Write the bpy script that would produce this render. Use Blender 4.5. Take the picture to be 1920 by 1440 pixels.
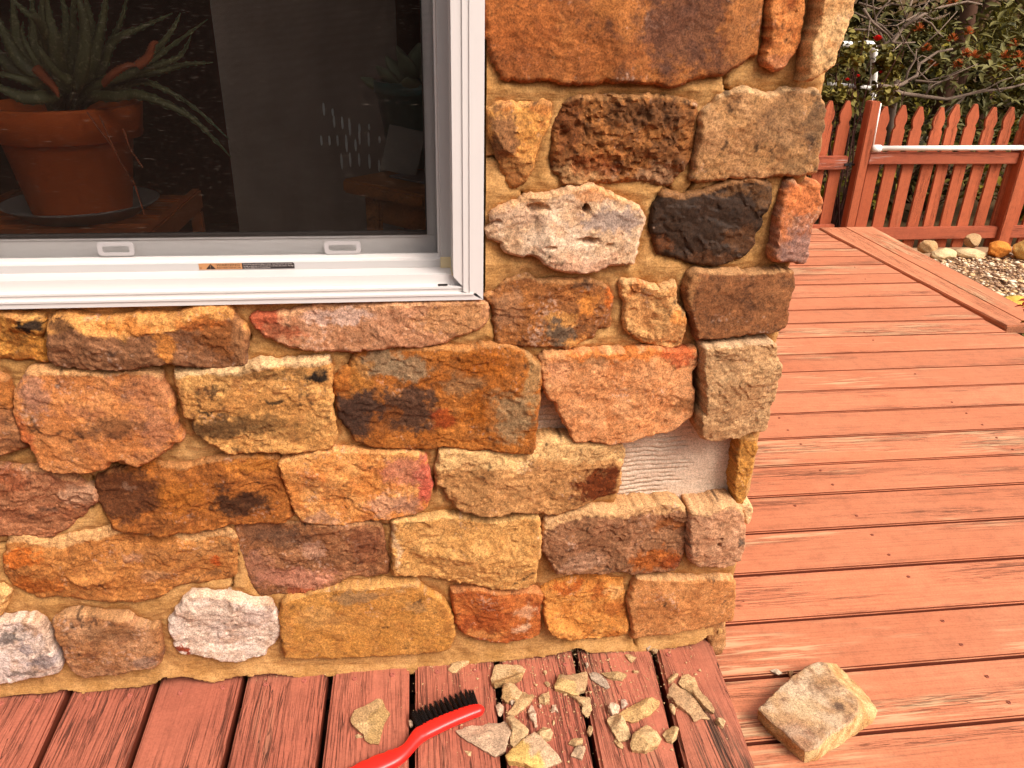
import bpy, bmesh, math, random
import numpy as np
from mathutils import Vector, Matrix
from mathutils.geometry import delaunay_2d_cdt
for o in list(bpy.data.objects): bpy.data.objects.remove(o)
scene = bpy.context.scene
col = scene.collection
R = math.radians
# ------------------------------------------------------------------ camera, sky, sun, exposure
cam_d = bpy.data.cameras.new('camera'); cam = bpy.data.objects.new('camera', cam_d); col.objects.link(cam)
PITCH, ROLL, YAW, CH_, CD_ = 0.44530669, 0.02390983, 0.131853085, 1.10310837, 1.05391532
cam_d.sensor_width = 36; cam_d.lens = 1466.92/1920*36; cam_d.clip_start = .02; cam_d.clip_end = 400
fw = Vector((math.sin(YAW)*math.cos(PITCH), math.cos(YAW)*math.cos(PITCH), -math.sin(PITCH)))
rt = Vector((math.cos(YAW), -math.sin(YAW), 0)); up = rt.cross(fw)
r2 = rt*math.cos(ROLL)+up*math.sin(ROLL); u2 = -rt*math.sin(ROLL)+up*math.cos(ROLL)
cam.matrix_world = Matrix(((r2.x, u2.x, -fw.x, 0), (r2.y, u2.y, -fw.y, -CD_), (r2.z, u2.z, -fw.z, CH_), (0, 0, 0, 1)))
scene.camera = cam
SUN_EL, SUN_AZ = R(47), R(44)          # azimuth from -y (towards the viewer) round to +x
sdir = Vector((math.sin(SUN_AZ)*math.cos(SUN_EL), -math.cos(SUN_AZ)*math.cos(SUN_EL), math.sin(SUN_EL)))
world = bpy.data.worlds.new('World'); scene.world = world; world.use_nodes = True
wn = world.node_tree.nodes; wl = world.node_tree.links
sky = wn.new('ShaderNodeTexSky'); sky.sky_type = 'NISHITA'; sky.sun_disc = False
sky.sun_elevation = SUN_EL; sky.sun_rotation = math.atan2(sdir.x, sdir.y); sky.dust_density = 6; sky.air_density = 1
hs = wn.new('ShaderNodeHueSaturation'); hs.inputs['Saturation'].default_value = .18
wl.new(sky.outputs[0], hs.inputs['Color']); wl.new(hs.outputs[0], wn['Background'].inputs[0])
wn['Background'].inputs[1].default_value = .14
sun_d = bpy.data.lights.new('sun', 'SUN'); sun = bpy.data.objects.new('sun', sun_d); col.objects.link(sun)
sun_d.energy = 1.3; sun_d.angle = R(26); sun_d.color = (1, .93, .83)
sun.rotation_euler = sdir.to_track_quat('Z', 'Y').to_euler()
scene.view_settings.view_transform = 'Standard'; scene.view_settings.look = 'None'
scene.view_settings.exposure = .86; scene.view_settings.gamma = 1; scene.view_settings.use_curve_mapping = False
scene.render.engine = 'CYCLES'
scene.cycles.max_bounces = 8; scene.cycles.transparent_max_bounces = 24

# ------------------------------------------------------------------ helpers
rng = np.random.default_rng(7); random.seed(7)
def lin(c, k=1.0):
    c = np.asarray(c, float)/255
    return np.where(c <= .04045, c/12.92, ((c+.055)/1.055)**2.4)*k
def l4(c, k=1.0): return tuple(float(min(1, v)) for v in lin(c, k))+(1.,)
_P = np.random.default_rng(3).permutation(4096).astype(np.int64)
_A = np.random.default_rng(4).random(4096)*2*np.pi
def pnoise(x, y, seed=0):
    xi = np.floor(x).astype(np.int64); yi = np.floor(y).astype(np.int64); xf = x-xi; yf = y-yi
    def g(ix, iy, dx, dy):
        a = _A[_P[(_P[(ix+seed*131) & 4095]+iy) & 4095]]
        return np.cos(a)*dx+np.sin(a)*dy
    u = xf**3*(xf*(xf*6-15)+10); v = yf**3*(yf*(yf*6-15)+10)
    a = g(xi, yi, xf, yf); b = g(xi+1, yi, xf-1, yf); c = g(xi, yi+1, xf, yf-1); d = g(xi+1, yi+1, xf-1, yf-1)
    return (a+(b-a)*u+(c-a)*v+(a-b-c+d)*u*v)*1.5
def fbm(x, y, size, octs=4, seed=0, gain=.5):
    s = np.zeros_like(x); a = 1.; f = 1/size; t = 0
    for i in range(octs):
        s += a*pnoise(x*f+17.3*i+seed*3.7, y*f-9.1*i+seed*5.1, seed+i); t += a; a *= gain; f *= 2.03
    return s/t*1.35
def sst(x, a, b):
    t = np.clip((x-a)/(b-a), 0, 1); return t*t*(3-2*t)
def mesh_obj(name, verts, faces, mat=None, parent=None, smooth=False, cols=None, kind=None):
    me = bpy.data.meshes.new(name)
    verts = np.asarray(verts, np.float32).reshape(-1, 3)
    if isinstance(faces, np.ndarray):
        nf, k = faces.shape
        me.vertices.add(len(verts)); me.vertices.foreach_set('co', verts.ravel())
        me.loops.add(nf*k); me.loops.foreach_set('vertex_index', faces.astype(np.int32).ravel())
        me.polygons.add(nf); me.polygons.foreach_set('loop_start', np.arange(0, nf*k, k, dtype=np.int32))
        me.polygons.foreach_set('loop_total', np.full(nf, k, np.int32)); me.update(calc_edges=True); me.validate()
    else:
        me.from_pydata([tuple(map(float, v)) for v in verts], [], [tuple(map(int, f)) for f in faces]); me.update()
    if cols is not None:
        at = me.color_attributes.new('Col', 'FLOAT_COLOR', 'POINT')
        c = np.ones((len(verts), 4), np.float32); c[:, :3] = cols; at.data.foreach_set('color', c.ravel())
    if smooth: me.polygons.foreach_set('use_smooth', np.ones(len(me.polygons), bool))
    for m in (mat if isinstance(mat, (list, tuple)) else [mat]):
        if m: me.materials.append(m)
    o = bpy.data.objects.new(name, me); col.objects.link(o)
    if parent: o.parent = parent
    if kind: o['kind'] = kind
    return o
def tag(o, label=None, cat=None, group=None, kind=None):
    for k, v in (('label', label), ('category', cat), ('group', group), ('kind', kind)):
        if v: o[k] = v
    return o
def empty(name, loc=(0, 0, 0), **k):
    o = bpy.data.objects.new(name, None); col.objects.link(o); o.location = loc; o.empty_display_size = .05
    return tag(o, **k)
class MB:
    def __init__(s): s.v = []; s.f = []
    def box(s, a, b, M=None, taper=None):
        n = len(s.v)
        for z in (a[2], b[2]):
            for x, y in ((a[0], a[1]), (b[0], a[1]), (b[0], b[1]), (a[0], b[1])):
                q = Vector((x, y, z)); s.v.append(tuple(M @ q) if M else tuple(q))
        for f in ((3, 2, 1, 0), (4, 5, 6, 7), (0, 1, 5, 4), (1, 2, 6, 5), (2, 3, 7, 6), (3, 0, 4, 7)): s.f.append(tuple(n+i for i in f))
        return s
    def prism(s, pts, z0, z1):
        n = len(s.v); k = len(pts)
        s.v += [(x, y, z0) for x, y in pts]+[(x, y, z1) for x, y in pts]
        s.f += [tuple(n+i for i in reversed(range(k))), tuple(n+k+i for i in range(k))]
        s.f += [(n+i, n+(i+1) % k, n+k+(i+1) % k, n+k+i) for i in range(k)]
        return s
    def tube(s, pts, rad, seg=6, cap=True):
        pts = [Vector(p) for p in pts]; n0 = len(s.v); k = len(pts)
        rad = rad if hasattr(rad, '__len__') else [rad]*k
        ref = Vector((.3, .2, .93))
        for i, p in enumerate(pts):
            t = (pts[min(i+1, k-1)]-pts[max(i-1, 0)]).normalized()
            a = t.cross(ref); a = a.normalized() if a.length > .05 else t.cross(Vector((1, 0, 0))).normalized()
            b = t.cross(a)
            for j in range(seg):
                w = 2*math.pi*j/seg; s.v.append(tuple(p+(a*math.cos(w)+b*math.sin(w))*rad[i]))
        for i in range(k-1):
            for j in range(seg):
                s.f.append((n0+i*seg+j, n0+i*seg+(j+1) % seg, n0+(i+1)*seg+(j+1) % seg, n0+(i+1)*seg+j))
        if cap:
            s.f.append(tuple(n0+j for j in reversed(range(seg)))); s.f.append(tuple(n0+(k-1)*seg+j for j in range(seg)))
        return s
    def lathe(s, prof, c, seg=40):
        n0 = len(s.v); k = len(prof)
        for r, z in prof:
            for j in range(seg):
                w = 2*math.pi*j/seg; s.v.append((c[0]+r*math.cos(w), c[1]+r*math.sin(w), c[2]+z))
        for i in range(k-1):
            for j in range(seg): s.f.append((n0+i*seg+j, n0+i*seg+(j+1) % seg, n0+(i+1)*seg+(j+1) % seg, n0+(i+1)*seg+j))
        return s
    def add(s, verts, faces):
        n = len(s.v); s.v += [tuple(v) for v in verts]; s.f += [tuple(n+i for i in f) for f in faces]; return s
    def build(s, name, mat, parent=None, smooth=False, bevel=0, kind=None, seg=2):
        o = mesh_obj(name, s.v, s.f, mat, parent, smooth, kind=kind)
        if bevel:
            b = bmesh.new(); b.from_mesh(o.data)
            es = [e for e in b.edges if len(e.link_faces) == 2 and e.calc_face_angle(0) > .6]
            bmesh.ops.bevel(b, geom=es, offset=bevel, segments=seg, affect='EDGES', clamp_overlap=True)
            b.to_mesh(o.data); b.free()
        return o

# ------------------------------------------------------------------ materials
class NT:
    def __init__(s, name, rough=.8, spec=.3):
        s.m = bpy.data.materials.new(name); s.m.use_nodes = True; s.n = s.m.node_tree.nodes; s.l = s.m.node_tree.links
        s.b = s.n['Principled BSDF']; s.b.inputs['Roughness'].default_value = rough; s.b.inputs['Specular IOR Level'].default_value = spec
    def node(s, t, **k):
        q = s.n.new('ShaderNode'+t)
        for a, v in k.items(): setattr(q, a, v)
        return q
    def coord(s, scale=(1, 1, 1), which='Object', rnd=True):
        tc = s.node('TexCoord'); mp = s.node('Mapping'); s.l.new(tc.outputs[which], mp.inputs[0]); mp.inputs['Scale'].default_value = scale
        if rnd:
            oi = s.node('ObjectInfo'); m = s.node('Math', operation='MULTIPLY'); m.inputs[1].default_value = 37.
            s.l.new(oi.outputs['Random'], m.inputs[0]); s.l.new(m.outputs[0], mp.inputs['Location'])
        return mp.outputs[0]
    def noise(s, co, scale, detail=4, rough=.55, dist=0):
        q = s.node('TexNoise'); q.inputs['Scale'].default_value = scale; q.inputs['Detail'].default_value = detail
        q.inputs['Roughness'].default_value = rough; q.inputs['Distortion'].default_value = dist; s.l.new(co, q.inputs['Vector']); return q.outputs['Fac']
    def ramp(s, f, *st):
        q = s.node('ValToRGB'); e = q.color_ramp.elements
        while len(e) < len(st): e.new(.5)
        for i, (p, c) in enumerate(st):
            e[i].position = p; e[i].color = c if hasattr(c, '__len__') else (c, c, c, 1)
        s.l.new(f, q.inputs[0]); return q.outputs[0]
    def mix(s, f, a, b, mode='MIX'):
        q = s.node('MixRGB', blend_type=mode)
        for i, v in enumerate((f, a, b)):
            if hasattr(v, 'is_output'): s.l.new(v, q.inputs[i])
            else: q.inputs[i].default_value = v
        return q.outputs[0]
    def math(s, op, a, b):
        q = s.node('Math', operation=op)
        for i, v in enumerate((a, b)):
            if hasattr(v, 'is_output'): s.l.new(v, q.inputs[i])
            else: q.inputs[i].default_value = v
        return q.outputs[0]
    def color(s, c):
        if hasattr(c, 'is_output'): s.l.new(c, s.b.inputs['Base Color'])
        else: s.b.inputs['Base Color'].default_value = c
        return s
    def bump(s, h, strength=.5, dist=.001):
        q = s.node('Bump'); q.inputs['Strength'].default_value = strength; q.inputs['Distance'].default_value = dist
        s.l.new(h, q.inputs['Height'])
        if s.b.inputs['Normal'].is_linked: s.l.new(s.b.inputs['Normal'].links[0].from_socket, q.inputs['Normal'])
        s.l.new(q.outputs[0], s.b.inputs['Normal']); return s
KS = .65
KW = .80    # photo sRGB on the wall -> albedo
KD = .62    # photo sRGB on open deck -> albedo
def simple(name, c, rough=.6, spec=.3, var=.12, scale=60, k=KW):
    t = NT(name, rough, spec); co = t.coord(); n = t.noise(co, scale)
    t.color(t.mix(n, l4(c, k*(1-var)), l4(c, k*(1+var)))); t.bump(n, .25, .0006); return t.m
def stone_mat(name='sandstone', rough=.9, spec=.2):
    t = NT(name, rough, spec); a = t.node('VertexColor', layer_name='Col'); co = t.coord(which='Object')
    n1 = t.noise(co, 420, 6, .7); n2 = t.noise(co, 130, 5, .65); n3 = t.noise(co, 1100, 2, .5)
    c = t.mix(1., a.outputs[0], t.ramp(n1, (.33, .45), (.5, 1.05), (.67, 1.6)), 'MULTIPLY')
    c = t.mix(1., c, t.ramp(n2, (.3, .75), (.5, 1.03), (.7, 1.25)), 'MULTIPLY')
    t.color(c); t.bump(n2, .3, .0018); t.bump(n1, .6, .0012); t.bump(n3, .3, .0004); return t.m
M_stone = stone_mat(); M_black = stone_mat('sooty_stone', .7, .2)
def mortar_mat(name, c1, c2, tool=1.):
    t = NT(name, .95, .15); co = t.coord(rnd=False)
    n1 = t.noise(co, 20, 6, .7); n2 = t.noise(co, 380, 5, .75); st = t.coord((18, 60, 190), rnd=False); n3 = t.noise(st, 1., 5, .6, 1.2)
    c = t.mix(t.ramp(n1, (.3, 0.), (.7, 1.)), l4(c1, KW), l4(c2, KW))
    c = t.mix(1., c, t.ramp(n2, (.3, .5), (.5, 1.), (.7, 1.4)), 'MULTIPLY')
    c = t.mix(.6*tool, c, t.ramp(n3, (.33, .66), (.56, 1.1)), 'MULTIPLY')
    t.color(c); t.bump(n3, .8*tool, .005); t.bump(n2, .6, .0008); return t.m
M_mortar = mortar_mat('mortar', (174, 120, 62), (212, 158, 98), .45)
M_scratch = mortar_mat('scratch_coat', (214, 180, 152), (230, 200, 172), .3)
M_white = simple('white_vinyl', (250, 237, 229), .4, .4, .03, 14, .69)
M_whitegrey = simple('grey_white_vinyl', (222, 212, 206), .4, .4, .02, 8, .62)
M_tabs = simple('tab_plastic', (196, 184, 180), .5, .3, .03, 20, .72)
M_caulk = simple('yellowed_caulk', (232, 206, 160), .6, .3, .12, 60, .8)
M_blackslot = simple('slot_black', (30, 26, 24), .8, .2)
def wood_paint(name, base, worn, darkc, k, along='x', crack=1., wear=.5, base2=None):
    """painted, weathered timber: fine grain lines, checks that follow the grain, paint worn off in patches, each board different"""
    t = NT(name, .65, .28)
    def st(a, c): return t.coord({'x': (a, c, c), 'y': (c, a, c), 'z': (c, c, a)}[along])
    oi = t.node('ObjectInfo'); rnd = t.math('FRACT', t.math('MULTIPLY', oi.outputs['Random'], 7.31), 0); rnd2 = t.math('FRACT', t.math('MULTIPLY', oi.outputs['Random'], 23.7), 0)
    co2 = t.coord(); big = t.noise(co2, 3.2, 3); blot = t.noise(co2, 30, 5, .7); speck = t.noise(co2, 260, 3, .6)
    g1 = t.noise(st(5, 330), 1., 4, .6, .4); g2 = t.noise(st(2.2, 85), 1., 3, .55, .8); g3 = t.noise(st(3.5, 150), 1., 3, .6, .5)
    c = t.mix(t.ramp(big, (.35, 0.), (.65, 1.)), l4(base, k), l4(base2 or base, k))
    c = t.mix(1., c, t.ramp(rnd, (0., (.86, .83, .8, 1)), (1., (1.1, 1.1, 1.1, 1))), 'MULTIPLY')
    c = t.mix(1., c, t.ramp(g1, (.3, .78), (.5, 1.02), (.72, 1.12)), 'MULTIPLY')
    c = t.mix(1., c, t.ramp(blot, (.28, .82), (.5, 1.), (.75, 1.1)), 'MULTIPLY')
    c = t.mix(1., c, t.ramp(speck, (.3, .84), (.5, 1.), (.7, 1.1)), 'MULTIPLY')
    wm = t.math('ADD', t.noise(st(1.6, 9), 1., 4, .6), t.math('MULTIPLY', t.math('SUBTRACT', rnd2, .5), .26))
    wpat = t.math('MULTIPLY', t.ramp(t.noise(st(6, 120), 1., 5, .65, .4), (.47, 0.), (.56, 1.)), t.ramp(wm, (wear+.06, 0.), (wear+.16, 1.)))
    c = t.mix(t.math('MULTIPLY', wpat, .85), c, l4(worn, k))
    def iso(n, w): return t.ramp(t.math('ABSOLUTE', t.math('SUBTRACT', n, .5), 0), (w*.35, 1.), (w, 0.))
    m1 = t.ramp(t.math('ADD', t.noise(st(1.5, 14), 1., 3), t.math('MULTIPLY', t.math('SUBTRACT', rnd, .5), .2)), (.54-.1*crack, 0.), (.66-.1*crack, 1.))
    crk = t.math('MULTIPLY', t.math('MAXIMUM', iso(g2, .016*(.6+.4*crack)), t.math('MULTIPLY', iso(g3, .02), .7)), m1)
    c = t.mix(t.math('MULTIPLY', crk, min(.92, .7+.1*crack)), c, l4(darkc, k))
    t.color(c); t.bump(g1, .4, .0012); t.bump(t.math('SUBTRACT', 1., crk), .9, .0025); t.bump(speck, .2, .0006); return t.m
M_deck = wood_paint('salmon_deck_paint', (244, 152, 108), (250, 198, 148), (96, 44, 26), .6, 'x', .35, .52, base2=(238, 142, 98))
M_bord = wood_paint('salmon_border_paint', (244, 154, 108), (250, 206, 154), (96, 44, 26), .6, 'y', .4, .55, base2=(238, 144, 98))
M_step = wood_paint('red_step_paint', (204, 120, 92), (178, 126, 96), (56, 32, 26), .68, 'y', .8, .56, base2=(188, 104, 80))
M_step2 = wood_paint('worn_step_paint', (204, 122, 92), (118, 86, 66), (44, 28, 23), .68, 'y', 1.9, .38, base2=(190, 106, 80))
M_fence = wood_paint('red_fence_paint', (198, 102, 62), (196, 124, 88), (96, 44, 28), .78, 'z', .5, .62, base2=(192, 96, 58))
M_rail = wood_paint('red_rail_paint', (190, 98, 64), (206, 182, 170), (90, 42, 28), .78, 'x', .7, .53, base2=(176, 88, 58))
M_screw = simple('painted_screw', (188, 104, 84), .5, .4, .1, 200, .7)
M_edge = simple('shaded_board_edge', (132, 60, 40), .9, .1, .3, 40, .6)  # board sides coloured dark to paint in the shade of the gaps
M_dark = simple('dark_timber', (60, 36, 28), .9, .1)

# ------------------------------------------------------------------ measurements in metres (x along the wall, y into the house, z up)
GY=[2.179,2.0034,1.8529,1.7064,1.5581,1.4044,1.2576,1.1067,0.9602,0.8134,0.6696,0.5267,0.3807,0.2364,0.0924,-0.0467,-0.1849]
UPX=[((-0.6005,0.0024),(-0.5953,-0.1592)),((-0.4602,0.0083),(-0.4568,-0.1737)),((-0.3138,0.0134),(-0.3136,-0.1888)),((-0.1686,-0.0012),(-0.1707,-0.2037)),((-0.0271,-0.0008),(-0.0295,-0.2186)),((0.1232,0.0074),(0.1107,-0.2333)),((0.2672,0.0157),(0.2533,-0.2482)),((0.4107,-0.012),(0.3844,-0.262)),((0.5254,0.0107),(0.4981,-0.2739))]
SCR=[(-0.6996,-0.0253),(-0.6429,-0.0248),(-0.5619,-0.0294),(-0.4959,-0.0301),(-0.4143,-0.0339),(-0.3465,-0.0285),(-0.2754,-0.0298),(-0.2113,-0.028),(-0.1263,-0.0317),(-0.0617,-0.0298),(0.0156,-0.0308),(0.0822,-0.0333),(0.3058,-0.0103),(0.4334,-0.0312),(0.2422,-0.0353)]
SCL=[(1.0588,0.4252),(1.0554,0.3475),(1.0531,0.272),(1.054,0.1958),(2.151,2.4356),(2.3347,2.5228),(2.0985,2.2428),(1.7342,1.6),(1.7235,1.5163),(1.0431,0.0569),(1.0387,-0.0088),(1.0352,-0.0898),(1.0338,-0.1506),(1.0877,0.9361),(1.0806,0.8601),(1.0823,0.7784),(1.0701,0.636),(1.069,0.5659),(1.7027,1.2087),(1.6951,0.9935),(1.6933,0.9187),(1.6931,0.843),(1.6836,0.7653),(1.6825,0.6963),(0.9255,0.481)]
STONES=[
{'T': 0.032, 'rough': 0.6, 'facet': 0.3, 'pale': 0.25, 'bl': [(0.3426, 1.0904, 0.0575, 0.0508, (105, 70, 58), 0.7), (0.3872, 1.0474, 0.0406, 0.0169, (112, 72, 52), 0.5), (0.1332, 1.0708, 0.0541, 0.0575, (186, 104, 46), 0.6), (0.1489, 1.0417, 0.0541, 0.0203, (140, 82, 46), 0.4), (0.216, 1.0564, 0.0372, 0.0305, (190, 112, 52), 0.5), (0.4197, 1.0942, 0.0203, 0.0508, (196, 130, 72), 0.5)], 'o': [(0.0936, 1.1452), (0.0951, 1.1008), (0.0978, 1.0702), (0.1066, 1.0479), (0.1168, 1.0286), (0.1444, 1.0243), (0.1721, 1.0269), (0.1926, 1.0225), (0.2105, 1.0216), (0.236, 1.0237), (0.2771, 1.0259), (0.3033, 1.0245), (0.3246, 1.0217), (0.3405, 1.0202), (0.3529, 1.0268), (0.3733, 1.033), (0.397, 1.0345), (0.4143, 1.0431), (0.4309, 1.0563), (0.4421, 1.0612), (0.4433, 1.0855), (0.4386, 1.1215), (0.4331, 1.1542)], 'c': [(163, 98, 48), (190, 122, 62), (118, 72, 48)], 'label': 'large flat dark brown stone beside the window frame'},
{'T':0.03,'pale':0.2,'bl':[(0.4703,1.0485,0.0271,0.0135,(200,130,90),0.5)],'o':[(0.4426,1.1545),(0.4483,1.1217),(0.4508,1.0993),(0.4542,1.0718),(0.4507,1.053),(0.4557,1.0471),(0.4728,1.0419),(0.4878,1.0559),(0.4937,1.0678),(0.4946,1.091),(0.4917,1.1227),(0.4862,1.1556)],'c':[(216,132,66),(226,150,84),(180,95,45)]},
{'T': 0.042, 'pale': 0.2, 'corner': 1, 'facet': 0.5, 'o': [(0.504, 1.1558), (0.5067, 1.123), (0.5081, 1.096), (0.5047, 1.073), (0.5049, 1.0376), (0.5047, 1.0316), (0.5157, 1.0306), (0.5307, 1.044), (0.5385, 1.0524), (0.5438, 1.0783), (0.5515, 1.1105), (0.551, 1.1285), (0.5452, 1.1569)], 'c': [(232, 180, 118), (240, 196, 136), (214, 152, 92)], 'label': 'pale sandy stone at the outer corner', 'bl': []},
{'T': 0.034, 'facet': 1.3, 'bl': [(0.1179, 0.956, 0.0237, 0.0372, (142, 96, 62), 0.85), (0.137, 0.9134, 0.0237, 0.0203, (160, 105, 62), 0.6)], 'o': [(0.1016, 0.991), (0.1147, 0.997), (0.1476, 0.9962), (0.1769, 0.9981), (0.179, 0.9916), (0.178, 0.9735), (0.1696, 0.9562), (0.1602, 0.9286), (0.1554, 0.9133), (0.1453, 0.8966), (0.1362, 0.8901), (0.1308, 0.894), (0.1213, 0.9108), (0.1131, 0.9286), (0.1025, 0.9584), (0.1005, 0.9802)], 'c': [(222, 158, 80), (232, 172, 96), (196, 120, 58)], 'label': 'small triangular orange stone by the window'},
{'T': 0.034, 'facet': 1.0, 'rough': 3.2, 'dark': 0.3, 'bl': [(0.3014, 0.9865, 0.0575, 0.0203, (98, 62, 36), 0.7), (0.2276, 0.9081, 0.0406, 0.0135, (196, 146, 92), 0.6), (0.3311, 0.908, 0.0305, 0.0169, (176, 132, 92), 0.6), (0.2456, 0.921, 0.0305, 0.0169, (150, 78, 36), 0.6), (0.2026, 0.9736, 0.0203, 0.0338, (120, 66, 30), 0.6)], 'o': [(0.1894, 0.9784), (0.1976, 0.9954), (0.2062, 1.0027), (0.2266, 1.0057), (0.2524, 1.0067), (0.2838, 1.0058), (0.3126, 1.0068), (0.3445, 1.0052), (0.3692, 0.9993), (0.3726, 0.9896), (0.3689, 0.9696), (0.3749, 0.9545), (0.3713, 0.9288), (0.3633, 0.9158), (0.3535, 0.9053), (0.3437, 0.8934), (0.3296, 0.8961), (0.3097, 0.9014), (0.2879, 0.9002), (0.2472, 0.8976), (0.2177, 0.8938), (0.2041, 0.8964), (0.1982, 0.9056), (0.1859, 0.9133), (0.1847, 0.9388), (0.1851, 0.9587)], 'c': [(140, 88, 44), (172, 112, 56), (96, 60, 32)], 'label': 'dark brown stone with a pitted craggy face'},
{'T': 0.034, 'rough': 0.8, 'facet': 0.4, 'dark': 0.55, 'corner': 1, 'ledge': (0.0084, (236, 196, 136), 0.8), 'bl': [(0.4875, 0.9754, 0.0372, 0.0372, (120, 90, 66), 0.45), (0.5377, 0.9757, 0.0169, 0.0372, (90, 74, 62), 0.5), (0.5223, 0.9237, 0.0237, 0.0135, (110, 84, 62), 0.4)], 'o': [(0.3795, 0.9822), (0.3861, 0.9934), (0.4007, 1.0045), (0.4181, 1.0144), (0.4337, 1.0183), (0.4478, 1.0148), (0.4651, 1.0088), (0.4753, 1.0126), (0.4879, 1.0189), (0.5047, 1.0166), (0.5297, 1.0156), (0.5395, 1.0083), (0.5472, 0.9909), (0.5508, 0.9707), (0.5496, 0.9448), (0.5517, 0.913), (0.5251, 0.9091), (0.4824, 0.9078), (0.4546, 0.9038), (0.4207, 0.9039), (0.3931, 0.8999), (0.3762, 0.9013), (0.3782, 0.9184), (0.3763, 0.9443), (0.3811, 0.9697)], 'c': [(192, 142, 88), (206, 156, 104), (158, 108, 64)], 'label': 'tan stone speckled with black at the corner'},
{'T': 0.042, 'rough': 0.75, 'facet': 0.7, 'ledge': (0.0135, (232, 176, 110), 0.7), 'bl': [(0.2688, 0.8479, 0.0474, 0.0169, (176, 152, 134), 0.75), (0.1404, 0.8544, 0.0372, 0.0135, (206, 168, 136), 0.5), (0.2443, 0.883, 0.0305, 0.0102, (226, 150, 84), 0.6), (0.2285, 0.787, 0.0541, 0.0135, (220, 162, 124), 0.5)], 'o': [(0.103, 0.8546), (0.1109, 0.8626), (0.1241, 0.8678), (0.1452, 0.8756), (0.153, 0.8808), (0.1796, 0.882), (0.1955, 0.8871), (0.2167, 0.8923), (0.2381, 0.8948), (0.2548, 0.8882), (0.2747, 0.8775), (0.3032, 0.8666), (0.3126, 0.8557), (0.3153, 0.842), (0.3097, 0.8282), (0.3084, 0.8114), (0.3063, 0.7972), (0.3051, 0.7858), (0.285, 0.7875), (0.2515, 0.7795), (0.2292, 0.7749), (0.2094, 0.7758), (0.1894, 0.7833), (0.1751, 0.7935), (0.161, 0.8021), (0.1418, 0.801), (0.1225, 0.8068), (0.1182, 0.8193), (0.1019, 0.8263), (0.0978, 0.8359), (0.1058, 0.8439)], 'c': [(230, 192, 150), (238, 208, 174), (206, 164, 124)], 'label': 'large cream stone pocked with hollows', 'hole': [(0.2319, 0.8644, 0.0056, 0.0073, 0.024), (0.1655, 0.8662, 0.0169, 0.0073, 0.011), (0.2375, 0.8207, 0.0169, 0.0056, 0.014), (0.1853, 0.813, 0.0085, 0.0034, 0.006), (0.2688, 0.8133, 0.007, 0.0034, 0.005), (0.1111, 0.8479, 0.0085, 0.0039, 0.006)]},
{'T': 0.036, 'rough': 1.0, 'facet': 0.9, 'gloss': 1, 'pale': -0.3, 'ledge': (0.009, (170, 120, 68), 0.9), 'bl': [(0.4615, 0.8198, 0.0305, 0.0169, (110, 72, 44), 0.6), (0.4131, 0.7901, 0.0508, 0.0088, (104, 66, 40), 0.6), (0.4806, 0.8811, 0.0135, 0.0203, (120, 84, 54), 0.6), (0.3411, 0.8098, 0.0169, 0.0169, (120, 72, 40), 0.7), (0.4425, 0.8866, 0.0305, 0.0085, (132, 92, 58), 0.6)], 'o': [(0.3265, 0.8546), (0.3315, 0.8736), (0.34, 0.8857), (0.3527, 0.8843), (0.3671, 0.8802), (0.3808, 0.8828), (0.3998, 0.8881), (0.416, 0.8935), (0.435, 0.8988), (0.4629, 0.9014), (0.4833, 0.8987), (0.4919, 0.8905), (0.4931, 0.8755), (0.4887, 0.859), (0.4799, 0.8507), (0.4872, 0.8422), (0.4787, 0.8225), (0.4821, 0.8109), (0.4709, 0.798), (0.4517, 0.7881), (0.423, 0.7821), (0.3902, 0.7861), (0.3629, 0.7952), (0.3424, 0.7984), (0.3342, 0.8212), (0.3271, 0.8353)], 'c': [(27, 20, 18), (36, 28, 24), (48, 32, 24)], 'label': 'soot black stone with brown edges'},
{'T': 0.034, 'corner': 1, 'dark': 0.2, 'pale': 0.3, 'bl': [(0.5398, 0.8777, 0.0305, 0.0237, (216, 120, 58), 0.7), (0.5415, 0.8069, 0.0305, 0.0305, (158, 122, 108), 0.7), (0.5122, 0.8529, 0.0102, 0.0305, (212, 120, 62), 0.5)], 'o': [(0.5127, 0.8983), (0.5209, 0.901), (0.5313, 0.8915), (0.5567, 0.8955), (0.5632, 0.8776), (0.5642, 0.8581), (0.5572, 0.8413), (0.5573, 0.8183), (0.56, 0.789), (0.5549, 0.7838), (0.5332, 0.7865), (0.5071, 0.7898), (0.5051, 0.8015), (0.5074, 0.8303), (0.5049, 0.853), (0.5102, 0.8806)], 'c': [(190, 126, 92), (204, 134, 86), (150, 108, 92)], 'label': 'narrow orange and purple grey stone at the corner'},
{'T': 0.034, 'rough': 0.8, 'facet': 0.3, 'corner': 1, 'ledge': (0.0061, (214, 164, 104), 0.8), 'pale': 0.15, 'bl': [(0.3891, 0.7572, 0.0094, 0.0376, (196, 140, 84), 0.6), (0.4672, 0.7333, 0.0376, 0.0188, (108, 68, 42), 0.4)], 'o': [(0.3887, 0.7709), (0.3978, 0.7749), (0.4363, 0.7734), (0.4809, 0.7708), (0.5084, 0.7731), (0.5366, 0.7718), (0.5451, 0.7683), (0.5479, 0.7486), (0.5445, 0.7288), (0.5448, 0.7115), (0.5486, 0.6939), (0.5452, 0.6851), (0.5358, 0.6809), (0.4957, 0.6791), (0.4532, 0.6752), (0.4109, 0.6725), (0.4046, 0.6888), (0.3943, 0.715), (0.3852, 0.7322), (0.3832, 0.749)], 'c': [(142, 90, 52), (158, 104, 62), (112, 70, 42)], 'label': 'plain dark brown square stone at the corner'},
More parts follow.
